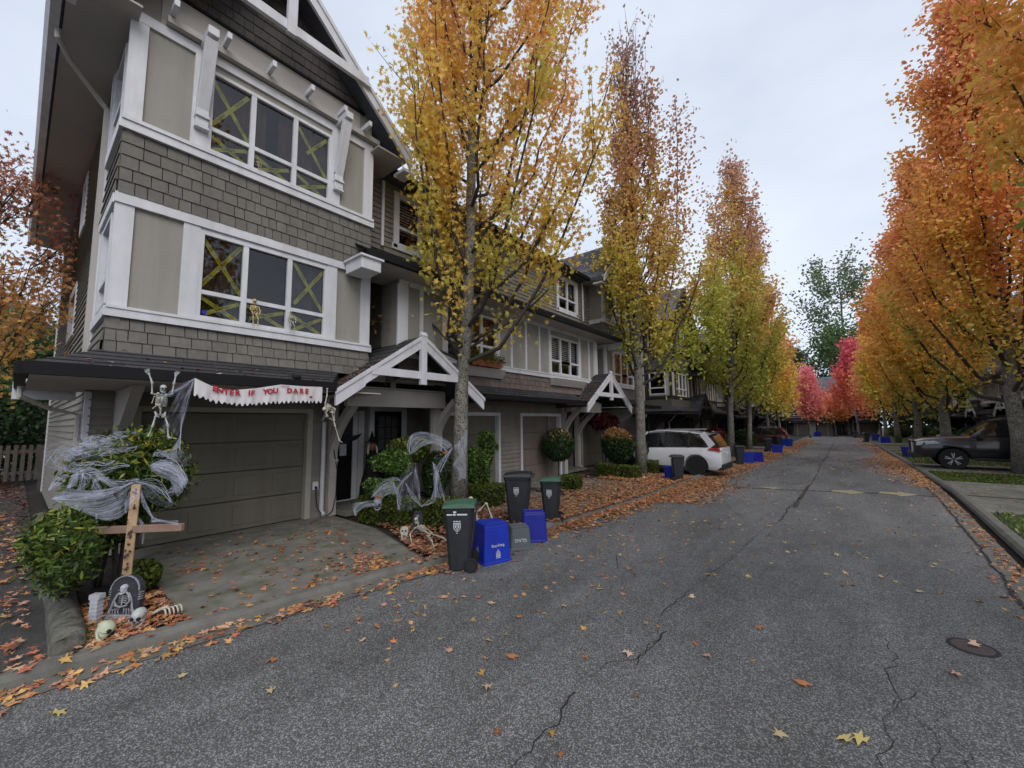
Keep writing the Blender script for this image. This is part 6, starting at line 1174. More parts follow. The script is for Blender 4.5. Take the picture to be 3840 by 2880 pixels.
def skeleton(name, label, J, s, m, f=(1, 0, 0), group=None, cat='skeleton decoration', arms=True):
    """J: joints in world space. s: overall size (m). One bone mesh, skull child."""
    org = Vector(J['pelvis']); r = empty(name, tuple(org)); tag(r, label, cat, group); mb = MB(); q = lambda k: Vector(J[k]) - org; b = .013 * s
    f = Vector(f).normalized()
    def bone(a, c, k=1): a, c = Vector(a), Vector(c); mb.tube([a, a.lerp(c, .06), a.lerp(c, .15), a.lerp(c, .85), a.lerp(c, .94), c], [b * 1.5 * k, b * 1.9 * k, b * k, b * k, b * 1.9 * k, b * 1.5 * k], 6)
    P, N = q('pelvis'), q('neck'); up = (N - P).normalized(); sd_ = up.cross(f).normalized(); fr = sd_.cross(up).normalized()
    for i in range(10): c = P.lerp(N, i / 9.5); mb.ball(tuple(c), b * 1.5, 6, 4)
    mb.tube([P, N], b * .8, 5); Hd = q('skull'); bone(N, Hd - (Hd - N) * .3, .8)
    for i in range(6):
        t = .95 - i * .095; c = P.lerp(N, t); wv = s * (.062 + .022 * math.sin((i + 1) / 6 * PI * .8)); dp_ = wv * .72
        for sg in (-1, 1): mb.tube([c - fr * dp_ * .3, c - fr * dp_ * .35 + sd_ * sg * wv * .75, c + fr * dp_ * .3 + sd_ * sg * wv - up * s * .012, c + fr * dp_ * .85 + sd_ * sg * wv * .55 - up * s * .02, c + fr * dp_ + sd_ * sg * wv * .1 - up * s * .015], b * .62, 5)
    mb.tube([P.lerp(N, .9) + fr * s * .058, P.lerp(N, .5) + fr * s * .07], b * 1.1, 5)
    mb.tube([q('shl'), N + fr * s * .02, q('shr')], b * .8, 5)
    for sg in (-1, 1): mb.tube([P + sd_ * sg * s * .02 - up * s * .03, P + sd_ * sg * s * .075 + up * s * .035 - fr * s * .01, P + sd_ * sg * s * .06 - up * s * .03 + fr * s * .03, P + sd_ * sg * s * .015 - up * s * .055 + fr * s * .03], [b * 1.2, b * 1.8, b * 1.4, b], 6)
    for a, c in J['bones']: bone(q(a) if isinstance(a, str) else Vector(a) - org, q(c) if isinstance(c, str) else Vector(c) - org)
    for h_ in J.get('hands', []):
        p = q(h_[0]); d = Vector(h_[1]).normalized(); o2 = d.orthogonal().normalized()
        for k in range(5): 
            off = o2 * (k - 2) * s * .011; dd = (d + o2 * (k - 2) * .16).normalized(); mb.tube([p + off * .6, p + off + dd * s * .04, p + off + dd * s * (.085 if k else .055)], [b * .5, b * .45, b * .3], 4)
    for h_ in J.get('feet', []):
        p = q(h_[0]); d = Vector(h_[1]).normalized(); o2 = d.cross(Vector((0, 0, 1))); o2 = (o2 if o2.length > .1 else d.orthogonal()).normalized(); mb.ball(tuple(p), b * 2, 6, 4)
        for k in range(5): mb.tube([p, p + (d + o2 * (k - 2) * .14).normalized() * s * .1], [b * .7, b * .4], 4)
    mb.build('bones', m, r, smooth=True); sk = MB(); so_ = MB(); skull_mb(sk, so_, tuple(Hd), s * .062, J.get('face', f), J.get('skullup', up)); k_ = sk.build('skull', m, r, smooth=True); so_.build('eye_socket', 'void', k_)
    return r
# hanging one at the left of the banner, arms up on the gutter
X0 = -6.05
skeleton('hanging_skeleton', 'small plastic skeleton hanging by raised arms from the gutter left of the banner', dict(pelvis=(X0, 1.05, 1.94), neck=(X0, 1.05, 2.165), skull=(X0 + .02, 1.055, 2.235), shl=(X0, .965, 2.17), shr=(X0, 1.14, 2.175), el=(X0 + .02, .955, 2.30), er=(X0 + .02, 1.15, 2.31), hl=(X0, .925, 2.40), hr=(X0, 1.165, 2.40),
    hipl=(X0, 1.01, 1.92), hipr=(X0, 1.09, 1.92), kl=(X0 + .03, .985, 1.81), kr=(X0 + .04, 1.115, 1.82), fl=(X0 - .02, .97, 1.71), fr=(X0 + .02, 1.13, 1.69), face=(1, .1, -.15),
    bones=[('shl', 'el'), ('el', 'hl'), ('shr', 'er'), ('er', 'hr'), ('hipl', 'kl'), ('kl', 'fl'), ('hipr', 'kr'), ('kr', 'fr')], hands=[('hl', (0, -.3, .5)), ('hr', (0, .2, .8))], feet=[('fl', (1, -.2, -.3)), ('fr', (1, .2, -.4))]), .62, 'bone_white')
skeleton('skeleton', 'tiny skeleton clinging to the chest of the hanging skeleton', dict(pelvis=(X0 + .1, 1.005, 2.05), neck=(X0 + .1, 1.01, 2.14), skull=(X0 + .1, 1.0, 2.165), shl=(X0 + .1, .97, 2.14), shr=(X0 + .1, 1.05, 2.15), h1=(X0 + .09, .955, 2.06), h2=(X0 + .09, 1.08, 2.165), k1=(X0 + .11, .96, 2.0), k2=(X0 + .11, 1.03, 1.99), face=(1, 0, 0),
    bones=[('shl', 'h1'), ('shr', 'h2'), ('pelvis', 'k1'), ('pelvis', 'k2')]), .28, 'bone')
skeleton('hanging_skeleton', 'bent skeleton dangling between banner and porch gable', dict(pelvis=(-6.05, 3.07, 2.02), neck=(-6.05, 2.95, 2.09), skull=(-6.0, 2.93, 2.03), shl=(-6.05, 2.95, 2.12), shr=(-6.05, 2.99, 2.07), a1=(-6.07, 2.985, 2.24), a2=(-6.1, 3.0, 2.36), a3=(-6.0, 2.91, 2.03), a4=(-5.98, 2.95, 1.95), h1=(-6.05, 3.06, 2.0), h2=(-6.05, 3.1, 2.03), k1=(-6.0, 3.085, 1.80), f1=(-6.0, 3.165, 1.56), k2=(-6.1, 3.13, 1.86), f2=(-6.12, 3.06, 1.9), face=(.6, -.6, -.5),
    bones=[('shl', 'a1'), ('a1', 'a2'), ('shr', 'a3'), ('a3', 'a4'), ('h1', 'k1'), ('k1', 'f1'), ('h2', 'k2'), ('k2', 'f2')], hands=[('a4', (0, .1, -1))], feet=[('f1', (.5, .5, -.5))]), .58, 'bone')
skeleton('skeleton', 'pale skeleton crawling over the fallen leaves left of the nearest bin', dict(pelvis=(-4.93, 4.05, .15), neck=(-5.12, 4.0, .25), skull=(-5.18, 4.0, .33), shl=(-5.12, 3.93, .24), shr=(-5.1, 4.07, .25), a1=(-5.2, 3.9, .14), a2=(-5.1, 3.86, .03), a3=(-5.02, 4.16, .14), a4=(-5.1, 4.2, .03), h1=(-4.93, 4.01, .14), h2=(-4.92, 4.1, .14), k1=(-4.73, 3.93, .12), f1=(-4.58, 3.86, .03), k2=(-4.78, 4.18, .1), f2=(-4.62, 4.2, .03), face=(.55, -.8, .15),
    skullup=(-.2, 0, 1), bones=[('shl', 'a1'), ('a1', 'a2'), ('shr', 'a3'), ('a3', 'a4'), ('h1', 'k1'), ('k1', 'f1'), ('h2', 'k2'), ('k2', 'f2')], hands=[('a2', (1, -.5, 0)), ('a4', (1, 0, 0))], feet=[('f1', (1, -.4, 0)), ('f2', (1, 0, 0))]), .62, 'bone')
skeleton('skeleton', 'sitting skeleton peeking out between the nearest bin and the blue crate', dict(pelvis=(-4.28, 4.42, .16), neck=(-4.36, 4.40, .50), skull=(-4.37, 4.37, .66), shl=(-4.40, 4.33, .50), shr=(-4.30, 4.47, .50), a1=(-4.2, 4.52, .62), a2=(-4.12, 4.56, .40), a3=(-4.36, 4.26, .34), a4=(-4.22, 4.24, .22), h1=(-4.28, 4.38, .14), h2=(-4.25, 4.46, .14), k1=(-4.05, 4.3, .26), f1=(-3.98, 4.12, .03), k2=(-4.02, 4.4, .24), f2=(-4.0, 4.3, .03), face=(.6, -.8, .1),
    bones=[('shl', 'a3'), ('a3', 'a4'), ('shr', 'a1'), ('a1', 'a2'), ('h1', 'k1'), ('k1', 'f1'), ('h2', 'k2'), ('k2', 'f2')], hands=[('a4', (0, -1, -.5))], feet=[('f1', (.3, -1, 0)), ('f2', (.3, -1, 0))]), .78, 'bone')
def winskel(yy, z0, s, lb, m):
    X_ = -6.80; skeleton('small_skeleton', lb, dict(pelvis=(X_, yy, z0 + s * .5), neck=(X_, yy, z0 + s * .78), skull=(X_ + .01, yy - .01, z0 + s * .93), shl=(X_, yy - s * .12, z0 + s * .76), shr=(X_, yy + s * .12, z0 + s * .76), a1=(X_ + .03, yy - s * .16, z0 + s * .6), a2=(X_ + .05, yy - s * .08, z0 + s * .48), a3=(X_ + .03, yy + s * .16, z0 + s * .6), a4=(X_ + .05, yy + s * .12, z0 + s * .44), h1=(X_, yy - s * .05, z0 + s * .46), h2=(X_, yy + s * .05, z0 + s * .46), k1=(X_ + .06, yy - s * .08, z0 + s * .3), f1=(X_ + .05, yy - s * .07, z0 + s * .04), k2=(X_ + .06, yy + s * .08, z0 + s * .3), f2=(X_ + .05, yy + s * .08, z0 + s * .04), face=(1, -.2, -.2),
      bones=[('shl', 'a1'), ('a1', 'a2'), ('shr', 'a3'), ('a3', 'a4'), ('h1', 'k1'), ('k1', 'f1'), ('h2', 'k2'), ('k2', 'f2')]), s * 1.25, m, group='little skeletons on the bay window sills')
winskel(2.19, 3.285, .42, 'little skeleton on the lower bay sill, left one of two', 'bone_gold'); winskel(2.72, 3.285, .36, 'little skeleton on the lower bay sill, right one of two', 'bone'); winskel(2.14, 5.75, .20, 'little skeleton crouching on the upper bay sill', 'bone_gold')
# skulls, bony hand, tombstones
def skull(x, y, z, r_, f, lb, m, up=(0, 0, 1), name='plastic_skull', stake=None):
    r = empty(name, (x, y, z)); tag(r, lb, 'skull decoration'); a, b = MB(), MB(); skull_mb(a, b, (0, 0, 0), r_, f, up); k = a.build('cranium', m, r, smooth=True); b.build('eye_socket', 'void', k)
    if stake: q = MB(); q.tube([(0, 0, -stake), (0, 0, 0)], .008, 6); q.build('stake', m, r)
    return r
skull(-5.02, .60, .07, .070, (.75, .6, -.25), 'greenish skull lying tipped at the left below the tombstone', 'bone_green', up=(-.5, .3, .8)); skull(-5.08, .835, .085, .066, (.8, -.55, -.05), 'white skull facing the lane at the right foot of the tombstone', 'bone_white', up=(0, .1, 1))
skull(-6.2, 3.98, .47, .085, (.75, -.6, -.1), 'grey skull mask resting on the clipped hedge under the web', 'relief', name='skull_mask')
r = empty('bony_hand', (-5.1, 1.06, .02)); tag(r, 'skeletal hand clutching leaves right of the tombstone', 'skeleton decoration'); q = MB()
for k in range(5):
    y_ = -.05 + k * .03; q.tube([(-.1 + .01 * k, y_ - .03, .02), (-.02, y_, .06), (.03, y_ + .005, .065), (.055, y_ + .01, .03), (.05, y_ + .01, .0)], [.006, .009, .008, .007, .005], 6)
q.build('fingers', 'bone', r, smooth=True); q = MB(); q.tube([(-.06, -.12, .03), (-.09, -.05, .04), (-.08, .0, .045)], [.012, .015, .02], 6); q.build('wrist', 'bone', r)
A_ = math.radians(30)
r = empty('tombstone', (-5.42, .78, .0), A_ - .0); tag(r, 'dark arched foam tombstone with grey reaper relief before the wooden cross', 'tombstone'); r.rotation_euler = (0, -.12, math.radians(-52) + PI / 2)
r.rotation_euler = (-.10, 0, math.radians(38))
arch = [(-.15, 0), (.15, 0), (.15, .25)] + [(.15 * math.cos(a), .25 + .13 * math.sin(a)) for a in [PI * k / 10 for k in range(1, 10)]] + [(-.15, .25)]
q = MB(); q.prism(arch, 'y', -.03, .03); q.build('slab', 'tomb', r, bevel=.006)
q = MB(); 
for a, b in zip(arch[2:], arch[3:]): q.bar((a[0] * .93, -.032, a[1]), (b[0] * .93, -.032, b[1]), .01, .01, (0, 1, 0))
for sx in (-1, 1):
    q.tube([(sx * .02, -.036, .235), (sx * .055, -.042, .215), (sx * .075, -.045, .16), (sx * .045, -.05, .12)], [.008, .011, .010, .007], 6)
    q.tube([(sx * .05, -.036, .23), (sx * .085, -.038, .17), (sx * .10, -.038, .10), (sx * .12, -.036, .05)], [.006, .007, .009, .012], 5)
    for k in range(4): q.tube([(sx * .004, -.045, .205 - k * .018), (sx * (.035 - .004 * k), -.043, .20 - k * .018), (sx * .04, -.036, .19 - k * .018)], .0042, 4)
    for k in range(4): q.tube([(sx * (.02 + k * .022), -.036, .10 - k * .005), (sx * (.03 + k * .024), -.042, .075), (sx * (.025 + k * .027), -.038, .045)], .0055, 4)
q.tube([(0, -.045, .215), (0, -.044, .12)], .006, 5); q.tube([(-.06, -.05, .125), (0, -.056, .11), (.06, -.05, .125)], .009, 5)
for sx in (-1, 1):
    for k in range(4): q.box(sx * .145 - .006, sx * .145 + .016, -.035, .0, .17 + k * .02, .178 + k * .02)
q.build('relief', 'relief', r); q = MB(); skull_mb(q, MB(), (0, -.04, .265), .036, (0, -1, 0)); q.build('relief_skull', 'relief_light', r)
q = MB(); q.box(-.165, .165, -.05, .05, 0, .04); q.build('plinth', 'relief', r, bevel=.005)
r = empty('stone_pillar', (-5.52, .60, 0), math.radians(38)); tag(r, 'small light grey foam pillar tucked behind the left of the tombstone', 'pillar'); q = MB(); q.prism([(-.035, 0), (.035, 0), (.035, .2), (.05, .21), (.05, .25), (-.05, .25), (-.05, .21), (-.035, .2)], 'y', -.03, .03)
for k in range(5): q.box(-.04, .04, -.035, .035, .03 + k * .035, .036 + k * .035)
q.build('shaft', 'relief_light', r)
r = empty('skull_marker', (-5.45, 3.98, .0), math.radians(38)); tag(r, 'little pale tombstone shaped like a grinning skull standing in the leaves', 'tombstone'); q = MB(); q.prism([(-.05, 0), (.05, 0), (.05, .08), (.065, .12), (.06, .17), (.03, .2), (-.03, .2), (-.06, .17), (-.065, .12), (-.05, .08)], 'y', -.012, .012); q.build('slab', 'bone', r, bevel=.004)
q = MB(); q.ball((-.026, -.014, .135), .015, 8, 5, (1, .4, 1)); q.ball((.026, -.014, .135), .015, 8, 5, (1, .4, 1)); q.prism([(-.007, .1), (.007, .1), (0, .115)], 'y', -.016, -.012); q.box(-.03, .03, -.0155, -.012, .06, .066)
for k in range(4): q.box(-.025 + k * .015, -.022 + k * .015, -.0155, -.012, .05, .076)
q.build('face_marks', 'void', r)
r = empty('dark_tombstone', (-5.5, 4.28, .0), math.radians(38)); tag(r, 'narrow dark tombstone with pale faces against the clipped hedge', 'tombstone'); q = MB(); q.prism([(-.11, 0), (.11, 0), (.11, .06), (.08, .07), (.08, .3), (.05, .38), (-.05, .38), (-.08, .3), (-.08, .07), (-.11, .06)], 'y', -.02, .02); q.build('slab', 'tomb', r, bevel=.004)
for zz in (.3, .2, .12): 
    q = MB(); q.ball((0, -.022, zz), .03, 8, 5, (1, .3, .7)); k_ = q.build('relief_face', 'relief', r); q = MB(); q.ball((-.011, -.032, zz + .004), .007, 6, 4); q.ball((.011, -.032, zz + .004), .007, 6, 4); q.build('eye', 'void', k_)
r = empty('dark_sign', (-4.75, 4.6, .0), math.radians(38)); tag(r, 'dark lettered sign with a small skull half hidden by the nearest bin', 'sign'); q = MB(); q.prism([(-.2, 0), (.2, 0), (.19, .34), (.12, .46), (-.12, .46), (-.19, .34)], 'y', -.02, .02); q.build('board', 'tomb', r, bevel=.005)
mt = Matrix.Translation((0, -.024, .27)) @ Matrix.Rotation(PI / 2, 4, 'X'); text_mesh('PLAY', .12, mt, 'lettering', 'print', r); mt = Matrix.Translation((.0, -.024, .16)) @ Matrix.Rotation(PI / 2, 4, 'X'); text_mesh('SAFE', .11, mt, 'lettering', 'print', r)
q = MB(); skull_mb(q, MB(), (-.04, -.03, .40), .035, (0, -1, 0)); q.build('skull', 'relief_light', r)
# wooden cross
r = empty('wooden_cross', (-5.76, .82, -.03)); tag(r, 'crooked cross of raw boards with dark spatters and web scraps', 'cross')
q = MB(); q.bar((.0, 0, 0), (.068, .02, 1.24), .078, .022, (1, -.6, 0)); q.build('upright', 'wood', r, bevel=.003)
q = MB(); q.bar((-.385, -.34, .775), (.415, .35, .80), .045, .07, (0, 0, 1)); q.build('crossbar', 'wood_grey', r, bevel=.003)
q = MB()
for k in range(26): 
    t = R_(.2, .97); q.ball((.068 * t + .024 + R_(-.02, .02), .02 * t - .018 + R_(-.025, .025), 1.24 * t), R_(.006, .014), 6, 4, (1, 1, R_(.6, 1.6)))
q.build('dark_spatter', 'iron', r)
# banner
top = [(1.354, 2.386), (1.529, 2.298), (1.671, 2.264), (1.777, 2.263), (2.026, 2.301), (2.325, 2.37), (2.654, 2.365), (2.911, 2.372)]; bot = [(1.352, 2.195), (1.563, 2.122), (1.812, 2.092), (2.035, 2.104), (2.181, 2.125), (2.494, 2.147), (2.927, 2.162)]
r = empty('banner', (-6.08, 1.35, 2.38)); tag(r, 'ragged white cloth banner reading ENTER IF YOU DARE in red letters', 'banner'); q = MB(); nn = 110
for i in range(nn + 1):
    y_ = 1.352 + (2.915 - 1.352) * i / nn; zt_, zb_ = interp(top, y_), interp(bot, y_); fr_ = (.028 * (i % 4 in (0, 1)) + R_(-.008, .012)); wv = .012 * math.sin(i * .35) + .006 * math.sin(i * .9)
    for k, t in enumerate((0, .3, .6, .85, 1.0)): zz = zt_ + (zb_ - zt_) * t - (fr_ if k == 4 else 0) + (0 if k else .0); q.v.append((wv * t + .0, y_ - 1.35, zz - 2.38)); q.t.append(1)
q.f = [(i * 5 + k, i * 5 + k + 1, i * 5 + k + 6, i * 5 + k + 5) for i in range(nn) for k in range(4)]; q.build('cloth', 'cloth', r, smooth=True, fix=False)
lt = [(1.556, 2.265), (1.614, 2.243), (1.679, 2.231), (1.738, 2.225), (1.806, 2.225), (1.937, 2.228), (1.979, 2.23), (2.131, 2.254), (2.19, 2.264), (2.258, 2.278), (2.44, 2.288), (2.522, 2.287), (2.606, 2.29), (2.677, 2.29)]
for ch, (y_, z_) in zip('ENTERIFYOUDARE', lt):
    mt = Matrix.Translation((.021, y_ - 1.35, z_ - 2.38)) @ Matrix.Rotation(R_(-.08, .08), 4, 'X') @ Matrix(((0, 0, 1, 0), (1, 0, 0, 0), (0, 1, 0, 0), (0, 0, 0, 1))); text_mesh(ch, .092, mt, 'letter', 'red', r, .0015, bold=.004)
q = MB(); q.bar((.022, 2.72 - 1.35, 2.213 - 2.38), (.022, 2.76 - 1.35, 2.213 - 2.38), .02, .004, (1, 0, 0)); q.bar((.022, 2.735 - 1.35, 2.225 - 2.38), (.022, 2.745 - 1.35, 2.20 - 2.38), .016, .004, (1, 0, 0)); q.bar((.016, 2.33 - 1.35, 2.35 - 2.38), (.016, 2.44 - 1.35, 2.352 - 2.38), .006, .004, (1, 0, 0)); q.build('red_smear', 'red', r)
# webs
CV = Vector((0, 0, 1.8)); pull = lambda rows, f0, f1: [[tuple(CV + (Vector(p) - CV) * (f0 + (f1 - f0) * i / max(1, len(r_) - 1))) for i, p in enumerate(r_)] for r_ in rows]
WB = pull(WB, .925, .985); WC = pull(WC, .93, .97); SA[0:2] = pull(SA[0:2], .92, .985); WH = pull(WH, .955, .955); WI = pull(WI, .955, .955)
def sheet(name, rows, m, parent, org, nu=26, nv=18, amp=.02):
    R0 = [[Vector(p) for p in row] for row in rows]
    def samp(row, t): 
        n = len(row) - 1; x_ = t * n; i = min(n - 1, int(x_)); f = x_ - i; a, b = row[i], row[i + 1]; pa = row[max(0, i - 1)]; pb = row[min(n, i + 2)]
        return 0.5 * ((2 * a) + (b - pa) * f + (2 * pa - 5 * a + 4 * b - pb) * f * f + (3 * a - pa - 3 * b + pb) * f ** 3)
    me_v = []; uv = []; L0 = (R0[0][0] - R0[0][-1]).length + (R0[-1][0] - R0[-1][-1]).length; H0 = (R0[0][0] - R0[-1][0]).length + (R0[0][-1] - R0[-1][-1]).length
    ox, oy = random.random() * 9, random.random() * 9; along = L0 >= H0
    for j in range(nv + 1):
        t = j / nv
        for i in range(nu + 1):
            u = i / nu; p = samp([samp(r_, u) for r_ in R0], t); e = math.sin(PI * u) * math.sin(PI * t)
            p = p + Vector((math.sin(u * 9 + t * 5 + ox) * amp, math.cos(u * 7 - t * 6 + oy) * amp, 0)) * e - org; me_v.append(tuple(p)); uv.append((ox + (u if along else t) * max(L0, H0) * .5, oy + (t if along else u) * max(.2, min(L0, H0)) * .5 * 1.0))
    fs = [(j * (nu + 1) + i, j * (nu + 1) + i + 1, (j + 1) * (nu + 1) + i + 1, (j + 1) * (nu + 1) + i) for j in range(nv) for i in range(nu)]
    me = bpy.data.meshes.new(name); me.from_pydata(me_v, [], fs); ul = me.uv_layers.new(name='UVMap'); 
    for lp in me.loops: ul.data[lp.index].uv = uv[lp.vertex_index]
    return link_mesh(name, me, m, parent, True)
def strands(lines, org, parent, rad=.004, k=3, fuzz=.015):
    q = MB(); rad *= .22; k = k * 4; fuzz *= 2.6
    for ln in lines:
        for j in range(k):
            off = [Vector((R_(-fuzz, fuzz), R_(-fuzz, fuzz), R_(-fuzz, fuzz))) * (0.2 if i in (0, len(ln) - 1) else 1) for i in range(len(ln))]; P3 = [Vector(p) + o_ - org for p, o_ in zip(ln, off)]
            pts = []
            for i in range(len(P3) - 1):
                for s_ in range(5):
                    f = s_ / 5; a, b = P3[i], P3[i + 1]; pa, pb = P3[max(0, i - 1)], P3[min(len(P3) - 1, i + 2)]; pts.append(0.5 * ((2 * a) + (b - pa) * f + (2 * pa - 5 * a + 4 * b - pb) * f * f + (3 * a - pa - 3 * b + pb) * f ** 3))
            pts.append(P3[-1]); q.tube(pts, [rad * R_(.4, 1.3) * (1 if j else 1.5) for _ in pts], 4, False)
    return q.build('strand', 'fibre', parent)
def web(label, sheets, lines, rad=.004, k=3, fuzz=.015):
    org = Vector(sheets[0][0][0][0]); r = empty('spider_web', tuple(org)); tag(r, label, 'web', 'stretched web decorations')
    for s_, m in sheets: sheet('web_sheet', s_, m, r, org)
    if lines: strands(lines, org, r, rad, k, fuzz)
web('white stretched web wrapped round the left and top of the big web draped shrub', [(WA, 'web_thin'), (WJ, 'web_thin')], SA[13:15] + SA[16:23:2], .003, 2, .03)
def wrap_lines(c, rr, n, a0, a1, z0, z1):
    o_ = []
    for _ in range(n):
        u0_ = R_(a0, a1); ln = R_(.35, 1.1); el = R_(z0, z1); sl_ = R_(-.25, .25); P3 = []
        for i in range(6):
            a = u0_ + ln * i / 5; e_ = el + sl_ * i / 5 + R_(-.04, .04); P3.append((c[0] + rr[0] * math.cos(e_) * math.cos(a), c[1] + rr[1] * math.cos(e_) * math.sin(a), c[2] + rr[2] * math.sin(e_)))
        o_.append(P3)
    return o_
strands(wrap_lines((-6.6, .88, 1.24), (.71, .54, .55), 20, -2.3, -.6, .0, 1.15) + wrap_lines((-6.6, .88, 1.24), (.71, .54, .55), 12, .1, 1.0, -.4, .5), Vector((-6.35, .84, 1.2)), None, .0042, 2, .012).location = (-6.35, .84, 1.2)
o_ = bpy.data.objects[-1] if False else [o for o in bpy.data.objects if o.name.startswith('strand') and o.parent is None][0]; o_.name = 'spider_web'; tag(o_, 'fine web threads wound round the top left of the left shrub', 'web', 'stretched web decorations')
web('long ragged swag of white web from the left shrub to the cross top', [(WB, 'web'), (WC, 'web')], SA[0:2] + SA[8:13], .004, 4)
web('bunched white web round the right side of the left shrub near the garage door', [(WD, 'web'), (WE, 'web_thin')], SA[25:29] + [SA[2]], .003, 3, .025)
web('tall thin web veil hanging from the banner corner down to the shrub', [(WF, 'web_thin'), (WG, 'web')], SA[4:8], .0025, 3, .01)
web('scraps of web on the wooden cross and its right arm', [(WH, 'web'), (WI, 'web')], [SA[3], SA[15]], .003, 3, .008)
web('web arched over the evergreen left of the first maple trunk', [(WK, 'web')], [SB2[2], SB2[11]], .004, 4)
web('web stuck to the first maple trunk and stretched to the shrubs', [(WL, 'web')], SB2[0:2], .004, 4)
web('tent of thin web pulled down over the clipped hedge by the entry', [(WM, 'web_thin'), (WN, 'web'), (WO, 'web')], SB2[4:9] + [SB2[12]], .0035, 3)
web('narrow hanging web between shrubs above the dark sign', [(WP, 'web')], [SB2[3], SB2[9], SB2[10]], .0035, 3)
def spider(x, y, z, s, lb, m='spider'):
    r = empty('toy_spider', (x, y, z)); tag(r, lb, 'toy spider'); q = MB(); q.ball((0, 0, 0), s * .32, 10, 7, (1, 1, 1.1)); q.ball((.1 * s, -.3 * s, -.2 * s), s * .18, 8, 6); q.build('body', m, r, smooth=True)
    for k in range(8):
        sg = -1 if k < 4 else 1; a = (k % 4 - 1.5) * .45; d = Vector((.776 * sg, .63 * sg, 0)); q = MB(); q.tube([(0, 0, 0), d * s * .5 + Vector((0.05, -.05, .35 * s - abs(a) * .1 * s + a * -.25 * s)), d * s * .95 + Vector((.04, -.04, -a * s * .7 - .15 * s))], [s * .05, s * .04, s * .02], 5); q.build('leg', m, r)
spider(-5.84, .70, 1.12, .1, 'brown fuzzy spider sitting on the web of the left shrub')
spider(-6.05, 3.9, .60, .07, 'orange brown spider on the web at the hedge beside the walk', 'face'); spider(-5.14, 4.55, 1.32, .06, 'small orange spider in the web arch next to the first maple trunk', 'amber')
# caution tape behind the bay panes
def tape(p, q_, lb):
    X_ = -6.905; r = Vector((X_, p[0], p[1])); a, b = Vector((X_, p[0], p[1])), Vector((X_, q_[0], q_[1])); m = MB(); d = (b - a).normalized(); up = Vector((0, -d.z, d.y)); n = 14; w_ = .028
    for i in range(n + 1):
        c = a.lerp(b, i / n) - r; wv = .004 * math.sin(i * 1.3); m.v += [tuple(c - up * w_ + Vector((wv, 0, 0))), tuple(c + up * w_ + Vector((-wv, 0, 0)))]; m.t += [1, 1]
    m.f = [(2 * i, 2 * i + 1, 2 * i + 3, 2 * i + 2) for i in range(n)]; o_ = m.build('caution_tape', 'tape', None, fix=False); o_.location = r; tag(o_, lb, 'tape', 'yellow caution tapes crossed behind the bay panes')
    ang = math.atan2(b.z - a.z, b.y - a.y); L__ = (b - a).length; k = max(1, int(L__ / .3))
    for i in range(k):
        c = a.lerp(b, (i + .5) / k) - r; mt = Matrix.Translation((c.x + .006, c.y, c.z)) @ Matrix.Rotation(ang, 4, 'X') @ Matrix(((0, 0, 1, 0), (1, 0, 0, 0), (0, 1, 0, 0), (0, 0, 0, 1))); text_mesh('CAUTION', .042, mt, 'printing', 'void', o_, .0003)
lowt = [((1.5, 4.52), (2.02, 3.76)), ((1.51, 3.75), (2.02, 4.52)), ((1.52, 3.63), (2.02, 3.34)), ((1.6, 3.39), (2.02, 3.62)), ((2.12, 3.62), (2.64, 3.35)), ((2.16, 3.43), (2.64, 3.61)), ((2.76, 4.5), (3.26, 3.76)), ((2.79, 3.8), (3.26, 4.48)), ((2.75, 3.61), (3.26, 3.34)), ((2.79, 3.36), (3.26, 3.63))]
upt = [((1.53, 6.92), (2.01, 6.2)), ((1.52, 6.19), (1.99, 6.94)), ((1.55, 6.05), (2.02, 5.8)), ((1.52, 5.82), (2.01, 6.05)), ((2.12, 6.04), (2.64, 5.81)), ((2.14, 5.82), (2.62, 6.04)), ((2.75, 6.9), (3.25, 6.19)), ((2.9, 6.5), (3.26, 6.96)), ((2.75, 6.04), (3.25, 5.8)), ((2.75, 5.82), (3.25, 6.05))]
pn = ['upper left', 'upper left', 'lower left', 'lower left', 'lower middle', 'lower middle', 'upper right', 'upper right', 'lower right', 'lower right']
for nm, tt in (('lower', lowt), ('upper', upt)):
    for (p, q_), pane in zip(tt, pn): tape(p, q_, 'yellow caution tape %s rightward across the %s pane, %s bay window' % ('rising' if q_[1] > p[1] else 'falling', pane, nm))
q = MB(); q.lathe([(.03, 0), (.03, .003)], (0, 0, 0), 16, 'x'); o_ = q.build('alarm_sticker', 'blue', None); o_.location = (-6.878, 1.585, 3.40); tag(o_, 'round blue sticker in the bottom left corner of the lower bay window', 'sticker')
# entry figures, cable, outlet, light, flower box
r = empty('witch_figure', (-8.45, 5.24, .1)); tag(r, 'witch figure with pointed hat and orange face beside the front door', 'halloween figure')
q = MB(); q.lathe([(.26, 0), (.24, .3), (.17, .6), (.11, .9), (.09, 1.05), (.05, 1.12)], (0, 0, 0), 12); q.build('robe', 'robe', r, smooth=True); q = MB(); q.ball((.02, 0, 1.2), .085, 12, 8, (1, .85, 1.15)); q.ball((.11, -.01, 1.19), .02, 6, 5); q.build('head', 'face', r, smooth=True)
q = MB(); q.lathe([(.17, 1.29), (.17, 1.3), (.08, 1.305), (.05, 1.4), (.01, 1.55)], (0, 0, 0), 14); q.build('hat', 'robe', r)
q = MB()
for sg in (-1, 1):
    for k in range(3): q.tube([(.0, sg * .07, 1.26), (.03, sg * (.1 + .01 * k), 1.15), (.05, sg * (.12 + .01 * k), .92)], [.02, .018, .006], 5)
q.build('hair', 'bone', r); q = MB()
for sg in (-1, 1): q.tube([(0, sg * .1, 1.05), (.09, sg * .16, .85), (.17, sg * .06, .78)], [.04, .035, .03], 6)
